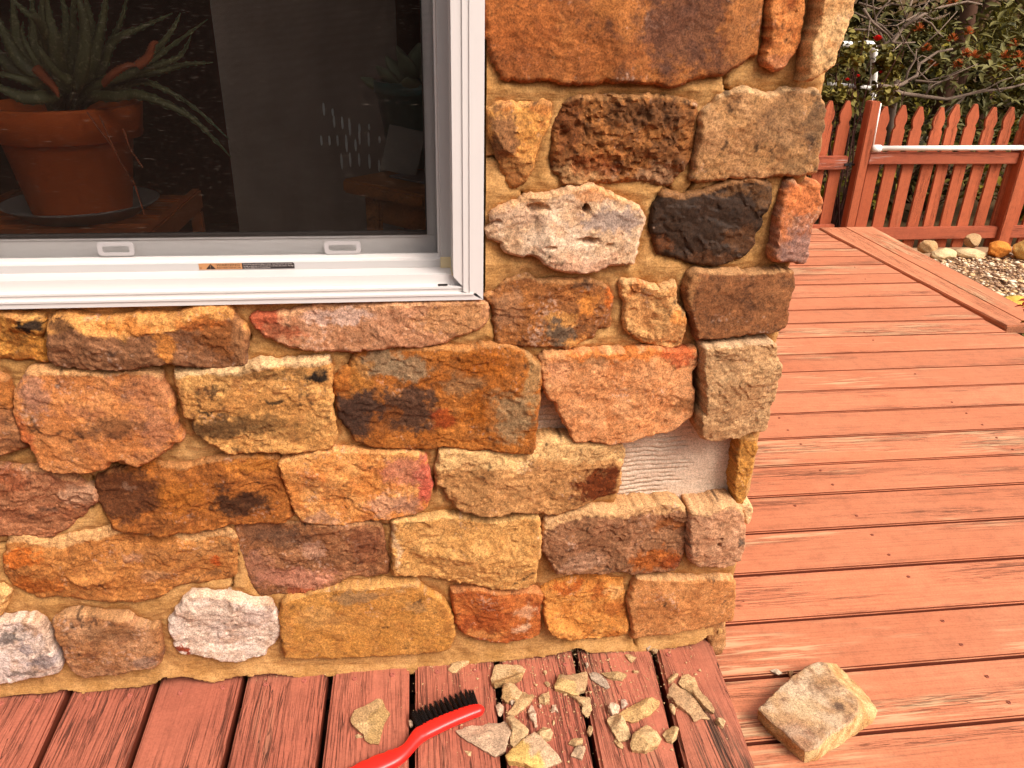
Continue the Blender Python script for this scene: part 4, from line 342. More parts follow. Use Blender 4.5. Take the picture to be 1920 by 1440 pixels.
# ------------------------------------------------------------------ setting: ground and deck
HX, SIDE = .56, .552      # the wall corner
def quad_sheet(name, x0, x1, y0, y1, z, mat, kind='structure'):
    return mesh_obj(name, [(x0, y0, z), (x1, y0, z), (x1, y1, z), (x0, y1, z)], [(0, 1, 2, 3)], mat, kind=kind)
t = NT('forest_floor', .95, .1); co = t.coord(rnd=False)
t.color(t.mix(t.noise(co, 3, 6), l4((70, 50, 30), .7), l4((112, 84, 52), .7))); t.bump(t.noise(co, 18, 5), .8, .03)
gx = np.concatenate([np.linspace(-80, -4, 14), np.linspace(-3, 12, 31), np.linspace(13, 80, 14)]); gy = np.concatenate([np.linspace(-80, -4, 12), np.linspace(-3, 16, 39), np.linspace(17, 120, 26)])
GXm, GYm = np.meshgrid(gx, gy); GZ = -.43+.05*fbm(GXm, GYm, 2.5, 3, 5)*np.clip((GYm-4)/3, 0, 1)+np.clip((GYm-9)/25, 0, 3)**1.3*5
ii = np.arange(GXm.size).reshape(GXm.shape); qf = np.stack([ii[:-1, :-1], ii[:-1, 1:], ii[1:, 1:], ii[1:, :-1]], -1).reshape(-1, 4)
mesh_obj('ground', np.stack([GXm, GYm, GZ], -1), qf, t.m, smooth=True, kind='structure')

deck = empty('deck', kind='structure'); step = empty('deck_step', kind='structure')
deck['label'] = 'salmon painted plank deck running past the stone corner'; step['label'] = 'raised strip of red planks along the foot of the stone wall'
def plank(name, parent, x0, x1, y0, y1, zt, th, mat, ang=None, jit=True, rnd=.003, axis=1):
    """board with eased edges, its own origin in its middle; ang moves the far end sideways"""
    cx, cy = (x0+x1)/2, (y0+y1)/2; m = MB(); m.box((x0-cx, y0-cy, -th), (x1-cx, y1-cy, 0))
    o = m.build(name, [mat, M_edge], parent, bevel=rnd, seg=2); dark_sides(o, axis); o.location = (cx, cy, zt); return o
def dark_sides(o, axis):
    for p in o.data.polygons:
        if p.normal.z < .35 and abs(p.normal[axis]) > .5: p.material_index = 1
PEND = 2.335
edges = list(GY); w = .1455
while edges[0] < 3.15: edges.insert(0, edges[0]+w)
edges[0] = 3.2
while edges[-1] > -2.6: edges.append(edges[-1]-w)
low = []
for i in range(len(edges)-1):
    y1, y0 = edges[i], edges[i+1]; g = .0055 if (y0+y1)/2 > .6 else .0078
    x0 = .53 if y0 > -.01 else (.5 if y1 < .0 else .515)
    if y0 < 0 and y1 > .0: x0 = .5225
    pe = PEND-.02*random.random() if y0 > 1.55 else 2.34+.012*random.random()
    o = plank('plank', deck, x0, pe, y0+g/2, y1-g/2, random.uniform(-.0012, .0012), .036, M_deck)
    low.append((o, y0, y1))
def screw_bm(r=.0042):
    m = MB(); m.lathe([(0, .0006), (r*.45, .0002), (r*.62, .0016), (r, .0012), (r*1.15, -.001)], (0, 0, 0), 12); return m
sc0 = screw_bm().build('screw', M_screw); col.objects.unlink(sc0)
sc1 = screw_bm(.0036).build('screw', simple('rusty_screw', (170, 92, 66), .6, .3, .2, 200, .6)); col.objects.unlink(sc1)
for x, y in SCL:
    for o, y0, y1 in low:
        if y0 < y < y1:
            s = sc1.copy(); col.objects.link(s); s.parent = o; s.location = (x-o.location.x, y-o.location.y, .0002)
for (x0, x1, zt, yn, yf, dx) in ((2.352, 2.456, .004, 1.615, 3.19, .0), (2.4585, 2.576, .003, 1.62, 3.20, .0)):
    m = MB(); yc = (yn+yf)/2; xc = (x0+x1)/2
    m.add([(x-xc+((-.012 if x < xc else .045) if y > yc and xc < 2.42 else (.0465 if x < xc else .105) if y > yc else 0), y-yc, z) for z in (-.036, 0) for x, y in ((x0, yn), (x1, yn), (x1, yf), (x0, yf))], [(3, 2, 1, 0), (4, 5, 6, 7), (0, 1, 5, 4), (1, 2, 6, 5), (2, 3, 7, 6), (3, 0, 4, 7)])
    o = m.build('border_board', M_bord, deck, bevel=.004); o.location = (xc, yc, zt)
m = MB()
for x in (.7, 1.25, 1.8, 2.28): m.box((x-.02, -2.5, -.2), (x+.02, 3.1, -.04))
m.box((2.36, 1.66, -.2), (2.56, 1.7, -.026)); m.box((2.53, 1.72, -.2), (2.57, 3.15, -.026)); m.box((2.27, -2.5, -.34), (2.31, 3.12, -.2))
m.build('joist', M_dark, deck)
# the raised strip: planks run out from the wall
for i in range(-9, len(UPX)-1):
    if i >= 0: (a, b), (c, d) = UPX[i], UPX[i+1]
    else:
        s_ = .1435*i; (a, b), (c, d) = [((q[0]+s_, q[1]) for q in UPX[0]) for _ in (0,)]+[((q[0]+s_+.1435, q[1]) for q in UPX[0])]
        a, b, c, d = tuple(a) if not isinstance(a, tuple) else a, b, c, d
    def edge(p, q, y): k = (y-p[1])/(q[1]-p[1]); return p[0]+(q[0]-p[0])*k
    yn, yf = -.62, .018; g = .0052
    last = i == len(UPX)-2
    xs = [edge(a, b, yn)+g, edge(c, d, yn)-g*(0 if last else 1), edge(c, d, yf)-g*(0 if last else 1), edge(a, b, yf)+g]
    xc, yc = sum(xs)/4, (yn+yf)/2; ys_ = [yn, yn, yf, yf]
    m = MB(); m.add([(x-xc, y-yc, z) for z in (-.038, 0) for x, y in zip(xs, ys_)], [(3, 2, 1, 0), (4, 5, 6, 7), (0, 1, 5, 4), (1, 2, 6, 5), (2, 3, 7, 6), (3, 0, 4, 7)])
    o = m.build('plank', [M_step2 if last else M_step, M_edge], step, bevel=.005, seg=3); dark_sides(o, 0); o.location = (xc, yc, .056+random.uniform(-.001, .001))
    if last: o['label'] = 'weathered edge plank with bare grey wood showing'
    for x, y in SCR:
        if edge(a, b, y) < x < edge(c, d, y):
            s = sc0.copy(); col.objects.link(s); s.parent = o; s.location = (x-xc, y-yc, .0004)
m = MB(); m.box((-1.95, -.6, -.2), (.49, -.56, .017)); m.box((-1.95, -.1, -.2), (.49, -.06, .017)); m.box((-1.95, -.035, .012), (.5, .0, .018)); m.build('joist', M_dark, step)

# ------------------------------------------------------------------ the house: stone wall, window, roof
house = empty('stone_house', (0, 0, 0), label='house with a rubble stone corner and a white framed window above a red deck', cat='house')
def poly_dist(px, py, poly, closed=True):
    P = np.asarray(poly); n = len(P); d = np.full(px.shape, 1e9)
    for i in range(n if closed else n-1):
        a, b = P[i], P[(i+1) % n]; ab = b-a; L = ab@ab+1e-12
        t = np.clip(((px-a[0])*ab[0]+(py-a[1])*ab[1])/L, 0, 1)
        d = np.minimum(d, np.hypot(px-a[0]-t*ab[0], py-a[1]-t*ab[1]))
    return d
def poly_in(px, py, poly):
    P = np.asarray(poly); n = len(P); c = np.zeros(px.shape, bool)
    for i in range(n):
        a, b = P[i], P[(i+1) % n]
        if a[1] == b[1]: continue
        c ^= ((a[1] > py) != (b[1] > py)) & (px < (b[0]-a[0])*(py-a[1])/(b[1]-a[1])+a[0])
    return c
def rough_outline(pts, step, amp, seed, grow=0., cur=.3):
    P = np.asarray(pts, float); n = len(P); out = []
    # soften corners slightly with Catmull-Rom, then roughen
    for i in range(n):
        p0, p1, p2, p3 = P[i-1], P[i], P[(i+1) % n], P[(i+2) % n]; L = np.linalg.norm(p2-p1); k = max(2, int(L/step))
        for j in range(k):
            t = j/k; cr = .5*((2*p1)+(-p0+p2)*t+(2*p0-5*p1+4*p2-p3)*t*t+(-p0+3*p1-3*p2+p3)*t**3)
            out.append(cur*cr+(1-cur)*(p1+(p2-p1)*t))
    Q = np.array(out); T = np.roll(Q, -1, 0)-np.roll(Q, 1, 0); N = np.stack([T[:, 1], -T[:, 0]], 1); N /= np.linalg.norm(N, axis=1)[:, None]+1e-9
    d = amp*(fbm(Q[:, 0], Q[:, 1], .016, 3, seed)+.5*fbm(Q[:, 0], Q[:, 1], .005, 2, seed+9))
    ar = np.sum(Q[:, 0]*np.roll(Q[:, 1], -1)-np.roll(Q[:, 0], -1)*Q[:, 1]); d = d+grow*np.sign(ar)
    return Q+N*d[:, None]
def make_stone(S, idx, step=.0023, parent=None, place=None):
    T = S.get('T', .03); s = 20+idx*3; r_ = np.random.default_rng(100+idx)
    B = rough_outline(S['o'], step*1.0, .0030, s, .0028); nb = len(B)
    lo, hi = B.min(0), B.max(0)
    gx = np.arange(lo[0], hi[0], step); gz = np.arange(lo[1], hi[1], step*.9)
    X, Z = np.meshgrid(gx, gz); X = X+(np.arange(len(gz)) % 2)[:, None]*step*.5
    X = X.ravel()+r_.normal(0, step*.08, X.size); Z = Z.ravel()+r_.normal(0, step*.08, Z.size)
    k = poly_in(X, Z, B); X, Z = X[k], Z[k]; k = poly_dist(X, Z, B) > step*.55; X, Z = X[k], Z[k]
    vin = [Vector((float(a), float(b))) for a, b in zip(np.concatenate([B[:, 0], X]), np.concatenate([B[:, 1], Z]))]
    vo, eo, fo, ov, oe, of = delaunay_2d_cdt(vin, [(i, (i+1) % nb) for i in range(nb)], [], 1, 1e-6)
    V = np.array([(v.x, v.y) for v in vo]); x, z = V[:, 0], V[:, 1]
    F = np.array(fo, dtype=np.int64)
    d = poly_dist(x, z, B); size = min(hi-lo)
    # ---- relief
    bw = min(.0042, size*.07)
    bw = bw*(1+.5*fbm(x, z, .03, 2, s+1)); q = np.clip(d/np.maximum(bw, .003), 0, 1)
    edge = .70+.30*(.6*q+.4*np.sqrt(1-(1-q)**2))
    h = T*np.ones_like(x)
    fa = S.get('facet', .5)
    cx, cz = (lo+hi)/2
    for i in range(9):
        ax, az = r_.uniform(lo[0], hi[0]), r_.uniform(lo[1], hi[1]); a = r_.uniform(0, 2*np.pi); sl = r_.uniform(.12, .5+.22*(fa > .9))*fa
        h = np.minimum(h, T*r_.uniform(1.0, 1.1)+sl*((x-ax)*np.cos(a)+(z-az)*np.sin(a))+.003)
    rg = S.get('rough', 1.); fl_ = T*np.clip(.76-.17*S.get('facet', .5), .5, .72); h = np.where(h < fl_, fl_-(fl_-h)*.12, h)
    ledge = np.zeros_like(x)
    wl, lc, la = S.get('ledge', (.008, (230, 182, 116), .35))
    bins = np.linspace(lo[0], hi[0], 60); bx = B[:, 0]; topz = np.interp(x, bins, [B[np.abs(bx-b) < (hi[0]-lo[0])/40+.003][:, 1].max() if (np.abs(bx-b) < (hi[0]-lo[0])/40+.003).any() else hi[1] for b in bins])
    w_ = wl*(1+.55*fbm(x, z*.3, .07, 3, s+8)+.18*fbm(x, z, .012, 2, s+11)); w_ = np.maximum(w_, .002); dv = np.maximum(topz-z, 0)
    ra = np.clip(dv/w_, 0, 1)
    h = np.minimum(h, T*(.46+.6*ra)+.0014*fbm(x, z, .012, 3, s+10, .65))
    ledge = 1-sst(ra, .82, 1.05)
    h += (.3+.7*rg)*.00045*fbm(x, z, .006, 3, s+29, .7)+fa*.0022*fbm(x, z, .06, 2, s+2)+rg*.00055*fbm(x, z, .012, 5, s+3, .66)
    # flaked steps, as split sandstone breaks
    for sz_, st_, am_ in ((.11, .6, .0020), (.045, .55, .0007)):
        th_ = r_.uniform(-.5, .5); tt = fbm(x*np.cos(th_)+z*np.sin(th_), (z*np.cos(th_)-x*np.sin(th_))*1.7, sz_, 4, s+4, .55)/st_*2+.12*fbm(x, z, .006, 2, s+5); fl = np.floor(tt); fr_ = tt-fl
        h += am_*(.1+.6*min(rg, 1.3))*(fl+sst(fr_, .86, 1.)-.25*fr_)*min(1.3, .5+fa)
    if rg > 2.5: h += .005*fbm(x, z, .025, 4, s+6, .62)-.003*sst(fbm(x, z, .016, 2, s+7), .15, .4)
    h = np.maximum(h, .008)*edge
    for hx, hz, rx, rz, dp in S.get('hole', []):
        e = np.hypot((x-hx)/rx, (z-hz)/rz)+.3*fbm(x, z, .008, 2, s+12); h -= dp*(1-sst(e, .3, 1.1))
    # ---- stone colour, with light from above painted paler onto the top ledges
    c1, c2, c3 = [lin(c, KS)**1.11*1.08 for c in S['c']]
    f1 = sst(fbm(x, z, .05, 4, s+13)+.3*fbm(x, z, .012, 3, s+14), -.35, .4)[:, None]; C = c1*(1-f1)+c2*f1
    f2 = (sst(fbm(x, z, .03, 5, s+15, .6), .05, .45)*.75)[:, None]; C = C*(1-f2)+c3*f2
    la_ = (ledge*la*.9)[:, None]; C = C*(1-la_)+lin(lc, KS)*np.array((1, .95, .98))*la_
    dk = S.get('dark', .12); n_ = fbm(x, z, .011, 4, s+19, .65)+.7*fbm(x, z, .05, 2, s+20)
    e = (sst(n_, .62-.5*dk, 1.0-.5*dk)*.75)[:, None]; C = C*(1-e)+lin((58, 40, 30), KS)*e
    pl = S.get('pale', .12); n_ = fbm(x, z, .006, 4, s+21, .7)+.7*fbm(x, z, .045, 2, s+22)
    e = (sst(n_, .66-.5*pl, 1.0-.5*pl)*.48)[:, None]; C = C*(1-e)+lin((220, 182, 152), KS)*e
    wx = .017*fbm(x, z, .03, 5, s+16, .68); wz_ = .017*fbm(x, z, .03, 5, s+17, .68)
    for bx_, bz_, rx, rz, bc, am in S.get('bl', []):
        e = np.hypot((x+wx-bx_)/rx, (z+wz_-bz_)/rz)+.5*fbm(x, z, .012, 4, s+18, .7)
        e = ((1-sst(e, .72, 1.22))*min(1, am*1.12))[:, None]; C = C*(1-e)+lin(bc, KS)*(np.array((1, .96, .78)) if sum(bc) < 330 else 1.)*e
    C = C*(1+.2*fbm(x, z, .005, 3, s+23, .7)+.34*fbm(x, z, .014, 5, s+26, .75)+.1*fbm(x, z, .025, 4, s+24, .65))[:, None]*(1-.3*sst(fbm(x, z, .004, 2, s+25), .55, .9))[:, None]
    vn = np.abs(fbm(x+.4*z, z, .045, 4, s+27, .6)); C = C*(1-.45*(1-sst(vn, .0, .035))*sst(fbm(x, z, .05, 2, s+28), 0., .35))[:, None]
    lum = C@np.array((.3, .59, .11)); C = C*.99+.01*lum[:, None]
    Y = -h
    back = .06 if S.get('corner') else .03
    rim = np.array([i for i in range(len(vo)) if d[i] < 1e-5 and any(j < nb for j in ov[i])])
    rim = rim[np.argsort([min(j for j in ov[i] if j < nb) for i in rim])]
    n0 = len(x); P = np.stack([x, Y, z], 1)
    cen = np.array([cx, 0, cz]); sk = P[rim].copy(); sk[:, 1] = back; sk[:, [0, 2]] += (cen[[0, 2]]-sk[:, [0, 2]])*.03
    P = np.concatenate([P, sk]); C = np.concatenate([C, C[rim]*.95])
    k_ = np.arange(len(rim)); nx = np.roll(k_, -1)
    sf = np.concatenate([np.stack([rim[k_], n0+k_, n0+nx], 1), np.stack([rim[k_], n0+nx, rim[nx]], 1)])
    A = P[F[:, 1]]-P[F[:, 0]]; Bq = P[F[:, 2]]-P[F[:, 0]]; nrm = np.cross(A, Bq)
    if nrm[:, 1].mean() > 0: F = F[:, ::-1]
    else: pass
    F = np.concatenate([F, sf])
    P = P-np.array([cx, 0, cz]); loc = (cx, 0, cz); C = C*np.array((1., .94, .95))
    o = mesh_obj('stone', P, F, M_black if S.get('gloss') else M_stone, house, True, np.clip(C, 0, 1))
    b = bmesh.new(); b.from_mesh(o.data); bmesh.ops.recalc_face_normals(b, faces=b.faces); b.to_mesh(o.data); b.free(); o.data.set_sharp_from_angle(angle=R(44))
    o.location = loc
    if S.get('label'): o['label'] = S['label']
    return o
for i, S in enumerate(STONES): make_stone(S, i)

# mortar in the joints, modelled as a fine relief
MX0, MX1, MZ1, SM = -1.0, .552, 1.32, .0026
gx = np.arange(MX0, MX1, SM); gz = np.arange(.03, MZ1, SM); X, Z = np.meshgrid(gx, gz)
inst = np.zeros(X.shape, bool); dst = np.full(X.shape, .05)
for S in STONES:
    P = np.asarray(S['o']); lo, hi = P.min(0)-.04, P.max(0)+.04
    ix = np.where((gx > lo[0]) & (gx < hi[0]))[0]; iz = np.where((gz > lo[1]) & (gz < hi[1]))[0]
    if len(ix) == 0 or len(iz) == 0: continue
    sl = np.ix_(iz, ix); xs, zs = X[sl], Z[sl]; di = poly_dist(xs, zs, P); ins = poly_in(xs, zs, P)
    dst[sl] = np.minimum(dst[sl], np.where(ins, -di, di))
base = np.interp(X, [q[0] for q in MB_EDGE], [q[1] for q in MB_EDGE])
Y = -.0135+.0035*fbm(X, Z, .05, 3, 900)+.0018*fbm(X, Z*2.5, .014, 4, 901, .6)+.0085*np.exp(-np.clip(dst, 0, 1)/.013)
Y -= .005*np.clip(1-(Z-base)/.014, 0, 1)
for pts, wd in CRACKS:
    P = rough_outline(pts, .004, .0018, 40)[:-1] if False else np.asarray(pts)
    lo, hi = P.min(0)-.02, P.max(0)+.02
    ix = np.where((gx > lo[0]) & (gx < hi[0]))[0]; iz = np.where((gz > lo[1]) & (gz < hi[1]))[0]
    if len(ix) == 0 or len(iz) == 0: continue
    sl = np.ix_(iz, ix); jx = .003*fbm(X[sl], Z[sl], .012, 3, 905); di = poly_dist(X[sl]+jx, Z[sl]+jx, P, False)
    Y[sl] += .022*min(1.2, wd*.7)*np.exp(-(di/(.0016*max(1, wd*.75)))**2)
pk = poly_in(X, Z, POCKET); pd = poly_dist(X, Z, POCKET)
Y = np.where(pk, np.maximum(Y, .022*sst(pd, 0, .006)), Y)
cx_ = np.clip((X-(MX1-.018))/.018, 0, 1); Y += .02*cx_**2
keep = ~((X < .096) & (Z > .735)) & (dst > -.014) & (Z > base-.004) & ~(pk & (pd > .012))
ii = np.arange(X.size).reshape(X.shape); kq = keep[:-1, :-1] & keep[:-1, 1:] & keep[1:, 1:] & keep[1:, :-1]
qf = np.stack([ii[:-1, :-1], ii[:-1, 1:], ii[1:, 1:], ii[1:, :-1]], -1)[kq]
us = np.unique(qf); mp_ = np.full(X.size, -1); mp_[us] = np.arange(len(us))
PV = np.stack([X.ravel()[us], Y.ravel()[us], Z.ravel()[us]], 1)
mesh_obj('mortar', PV, mp_[qf], M_mortar, house, True)
# scratch coat laid bare where stones have come off
gx = np.arange(-.02+.14, .54, .003); gz = np.arange(.2, .62, .0016); X, Z = np.meshgrid(gx, gz)
ln = (Z-.05*X+.004*fbm(X, Z, .08, 2, 77)+.0022*fbm(X, Z, .015, 2, 78))/.0085; line = np.abs(ln-np.floor(ln)-.5)*.5+.05*np.abs(fbm(X, Z, .012, 2, 79)); msk = sst(fbm(X*.5, Z*2, .04, 3, 56)-.9*sst(X, .40, .47), -.3, .1)
Y = .014+.0042*(1-sst(line, .02, .13))*msk+.0008*fbm(X, Z, .02, 4, 57)-.004*sst(fbm(X, Z, .05, 3, 58), .2, .5)*sst(.33-Z, 0, .05)
ii = np.arange(X.size).reshape(X.shape); qf = np.stack([ii[:-1, :-1], ii[:-1, 1:], ii[1:, 1:], ii[1:, :-1]], -1).reshape(-1, 4)
o = mesh_obj('scratch_coat', np.stack([X, Y, Z], -1), qf, M_scratch, house, True); o['label'] = 'bare pinkish scratch coat with combed lines where a stone has fallen off'
# plain wall beyond the picture and its core
m = MB(); WX0, WZ1 = -1.28, 1.78   # far side and head of the window opening
m.box((-3.2, .05, -.3), (.522, .2, .735)); m.box((.06, .051, .735), (.522, .2, 2.5)); m.box((-3.2, .052, .735), (WX0, .2, 2.5)); m.box((WX0, .053, WZ1), (.06, .2, 2.5))
m.box((-3.2, .0, .02), (MX0+.01, .05, .72)); m.box((.1, .002, MZ1-.004), (.535, .05, 2.5)); m.box((-3.2, .003, .72), (WX0-.05, .05, 2.5)); m.box((WX0-.05, .004, WZ1+.04), (.1, .05, 2.5))
m.box((.42, .2, -.3), (.524, 3.1, 2.5)); m.box((-3.2, 2.95, -.3), (.42, 3.1, 2.5)); m.box((-3.2, .2, -.3), (-3.07, 2.95, 2.5))
m.build('wall_core', M_mortar, house)
# more of the same masonry beyond the picture's edges
def block(x0, x1, z0, z1, r_):
    n = 11; a = np.linspace(0, 2*np.pi, n, endpoint=False)+r_.uniform(0, .3); sx, sz = (x1-x0)/2, (z1-z0)/2
    k = 1/np.maximum(np.abs(np.cos(a)), np.abs(np.sin(a)))**.85
    return [((x0+x1)/2+sx*np.clip(np.cos(p)*q, -1, 1)*r_.uniform(.88, .98), (z0+z1)/2+sz*np.clip(np.sin(p)*q, -1, 1)*r_.uniform(.86, .98)) for p, q in zip(a, k)]
PALS = [[(206, 140, 78), (216, 156, 96), (170, 110, 64)], [(160, 104, 58), (180, 124, 74), (124, 80, 48)], [(222, 172, 108), (230, 184, 124), (196, 140, 84)], [(186, 116, 56), (204, 136, 74), (150, 88, 42)]]
r_ = np.random.default_rng(11); k = 200
for z0, z1 in ((.08, .23), (.24, .40), (.41, .55), (.56, .71)):
    x = -.752-r_.uniform(0, .012)
    while x > -1.7:
        w_ = r_.uniform(.16, .3); make_stone(dict(o=block(x-w_, x, z0, z1, r_), c=PALS[r_.integers(4)], T=.034, facet=.7), k, .007); k += 1; x -= w_+.015
for z0, z1 in ((1.185, 1.31), (1.325, 1.46), (1.47, 1.61), (1.62, 1.78), (1.79, 1.93)):
    x = .11
    while x < .5:
        w_ = min(r_.uniform(.14, .26), .565-x); make_stone(dict(o=block(x, x+w_, z0, z1, r_), c=PALS[r_.integers(4)], T=.034, facet=.7), k, .007); k += 1; x += w_+.015
for z0, z1 in ((.02, .18), (.19, .34), (.35, .47), (.48, .62), (.63, .78), (.79, .95), (.96, 1.1), (1.11, 1.3), (1.31, 1.5)):
    y = .07
    while y < 2.9:
        w_ = r_.uniform(.16, .34); o = make_stone(dict(o=block(y, y+w_, z0, z1, r_), c=PALS[r_.integers(4)], T=.03, facet=.7), k, .012); k += 1
        o.rotation_euler = (0, 0, R(90)); o.location = (.526, o.location.x, o.location.z); y += w_+.015
m = MB(); m.box((-3.5, -.12, 2.5), (.9, 3.4, 2.56)); m.build('roof', simple('roof_boards', (120, 80, 60), .8, .2), house)

# ---- window: white vinyl casing, sash, screen
def sweep_x(m, prof, x0, xr):
    """profile (y,z) swept along x; right end follows xr (mitre) per point"""
    n = len(m.v); k = len(prof)
    m.v += [(x0, y, z) for y, z in prof]+[(xr[i], y, z) for i, (y, z) in enumerate(prof)]
    m.f += [(n+i, n+k+i, n+k+i+1, n+i+1) for i in range(k-1)]
WB = WPROF
XR = [.0932, .083, .0785, .066, .066, .052, .0500, .0375, .0360]    # mitre with the jamb
m = MB(); pr = [(.02, WB[0][1])]+WB; sweep_x(m, pr, -1.3, [.0932]+XR)
zt = WZ1+.06
JX = [(.0932, .02), (.0932, -.024), (.0745, -.024), (.0738, -.0224), (.066, -.0224), (.0655, -.0205), (.0525, -.0200), (.0515, .0248), (.0375, .0248), (.0365, .0452)]
zb_ = [WB[0][1], WB[0][1], WB[1][1], WB[2][1], WB[2][1]+.002, WB[3][1], WB[5][1], WB[6][1], WB[7][1], WB[8][1]]
n = len(m.v); k = len(JX)
m.v += [(x, y, zb_[i]) for i, (x, y) in enumerate(JX)]+[(x, y, zt) for x, y in JX]; m.f += [(n+i, n+k+i, n+k+i+1, n+i+1) for i in range(k-1)]
m.box((-1.3, -.024, WZ1-.05), (.0932, .05, zt)); m.box((-1.34, -.024, WB[0][1]), (-1.245, .05, zt))
window = m.build('window', M_white, house); window['label'] = 'white vinyl window with insect screen over dark glass'
b = bmesh.new(); b.from_mesh(window.data); bmesh.ops.recalc_face_normals(b, faces=b.faces); b.to_mesh(window.data); b.free()
def wpart(name, mat, *boxes, bevel=0):
    m = MB()
    for a, b_ in boxes: m.box(a, b_)
    return m.build(name, mat, window, bevel=bevel)
zl = WB[7][1]
wpart('screen_track', M_whitegrey, ((-1.3, .0243, WB[6][1]+.0006), (.0372, .0262, zl-.0008)), ((.0377, .0242, zl), (.0513, .0262, 1.74)))
wpart('casing_bead', M_white, ((-1.3, -.0255, WB[1][1]-.0025), (.08, -.02, WB[1][1]+.0002)), ((-1.3, -.0195, WB[3][1]-.0025), (.064, -.015, WB[3][1]+.0002)))
GB, GR = .8105, .0195
wpart('sash', M_white, ((-1.3, .058, .775), (.05, .078, GB)), ((GR, .059, GB-.004), (.05, .079, 1.76)), ((-1.3, .0565, GB-.004), (GR+.004, .0595, GB)), bevel=.001)
wpart('glazing_bead', simple('dark_gasket', (60, 52, 48), .7, .2), ((-1.3, .0555, GB+.0005), (GR, .072, GB+.0032)), ((GR-.0018, .0552, GB+.0035), (GR, .072, 1.76)))
wpart('screen_frame', M_white, ((-1.3, .038, zl), (.0362, .046, zl+.0042)), ((.0335, .039, zl+.0045), (.0365, .0465, 1.76)))
wpart('weep_slot', M_blackslot, ((.0305, -.0182, .7580), (.0452, -.0160, .7606)), bevel=.0009)
wpart('caulk_block', M_caulk, ((.0365, .0205, WB[6][1]+.0003), (.0512, .0242, zl+.004)))
wpart('caulk_seam', M_caulk, ((.0505, -.012, WB[5][1]-.0006), (.0535, .024, WB[5][1]+.0012)))
# screen cloth: too fine to pick the wires apart, so the weave is in the material
t = NT('screen_cloth', .9, .0); tc = t.node('TexCoord'); sx = t.node('SeparateXYZ'); t.l.new(tc.outputs['Object'], sx.inputs[0])
def wires(sock, n): return t.math('LESS_THAN', t.math('FRACT', t.math('MULTIPLY', sock, n), 0), .185)
wv = t.math('MAXIMUM', wires(sx.outputs['X'], 760), wires(sx.outputs['Z'], 760))
sn = t.node('Mapping'); t.l.new(tc.outputs['Object'], sn.inputs[0]); sn.inputs['Scale'].default_value = (40, 1, 640)
streak = t.ramp(t.noise(sn.outputs[0], 1., 2, .5), (.66, 0.), (.78, 1.))
dustn = t.ramp(t.noise(sn.outputs[0], 2.3, 2, .5), (.64, 0.), (.8, 1.))
t.color(t.mix(t.math('MAXIMUM', streak, dustn), l4((52, 42, 36), .55), l4((190, 168, 150), .5)))
tr = t.node('BsdfTransparent'); mx = t.node('MixShader'); t.l.new(wv, mx.inputs[0]); t.l.new(tr.outputs[0], mx.inputs[1]); t.l.new(t.b.outputs[0], mx.inputs[2])
t.l.new(mx.outputs[0], t.n['Material Output'].inputs[0])
mesh_obj('screen_cloth', [(-1.3, .043, zl+.002), (.036, .043, zl+.002), (.036, .043, 1.76), (-1.3, .043, 1.76)], [(0, 1, 2, 3)], t.m, window)
t = NT('window_glass', .02, .5); tr = t.node('BsdfTransparent'); tr.inputs[0].default_value = (.93, .93, .92, 1); gl = t.node('BsdfGlossy'); gl.inputs['Roughness'].default_value = .01
fr = t.node('Fresnel'); fr.inputs[0].default_value = 1.31; mx = t.node('MixShader'); t.l.new(fr.outputs[0], mx.inputs[0]); t.l.new(tr.outputs[0], mx.inputs[1]); t.l.new(gl.outputs[0], mx.inputs[2]); t.l.new(mx.outputs[0], t.n['Material Output'].inputs[0])
m = MB(); m.box((-1.28, .068, GB-.004), (GR+.004, .071, 1.765)); m.build('pane', t.m, window)
def rrect(x0, x1, z0, z1, r, n=5):
    out = []
    for cx, cz, a0 in ((x1-r, z1-r, 0), (x0+r, z1-r, 90), (x0+r, z0+r, 180), (x1-r, z0+r, 270)):
        out += [(cx+r*math.cos(R(a0+90*i/n)), cz+r*math.sin(R(a0+90*i/n))) for i in range(n+1)]
    return out
for x0, x1, z0, z1 in ((-.4255, -.3785, .790, .8085), (-.1245, -.0745, .7885, .8065)):
    A = rrect(x0, x1, z0, z1, .005); B_ = rrect(x0+.006, x1-.006, z0+.0042, z1-.005, .003); n = len(A); m = MB()
    m.v = [(x, y, z) for y in (.0418, .0405) for P in (A, B_) for x, z in P]
    for i in range(n):
        j = (i+1) % n; m.f += [(2*n+i, 2*n+j, 3*n+j, 3*n+i), (i, j, 2*n+j, 2*n+i), (n+j, n+i, 3*n+i, 3*n+j)]
    m.build('pull_tab', M_tabs, window)
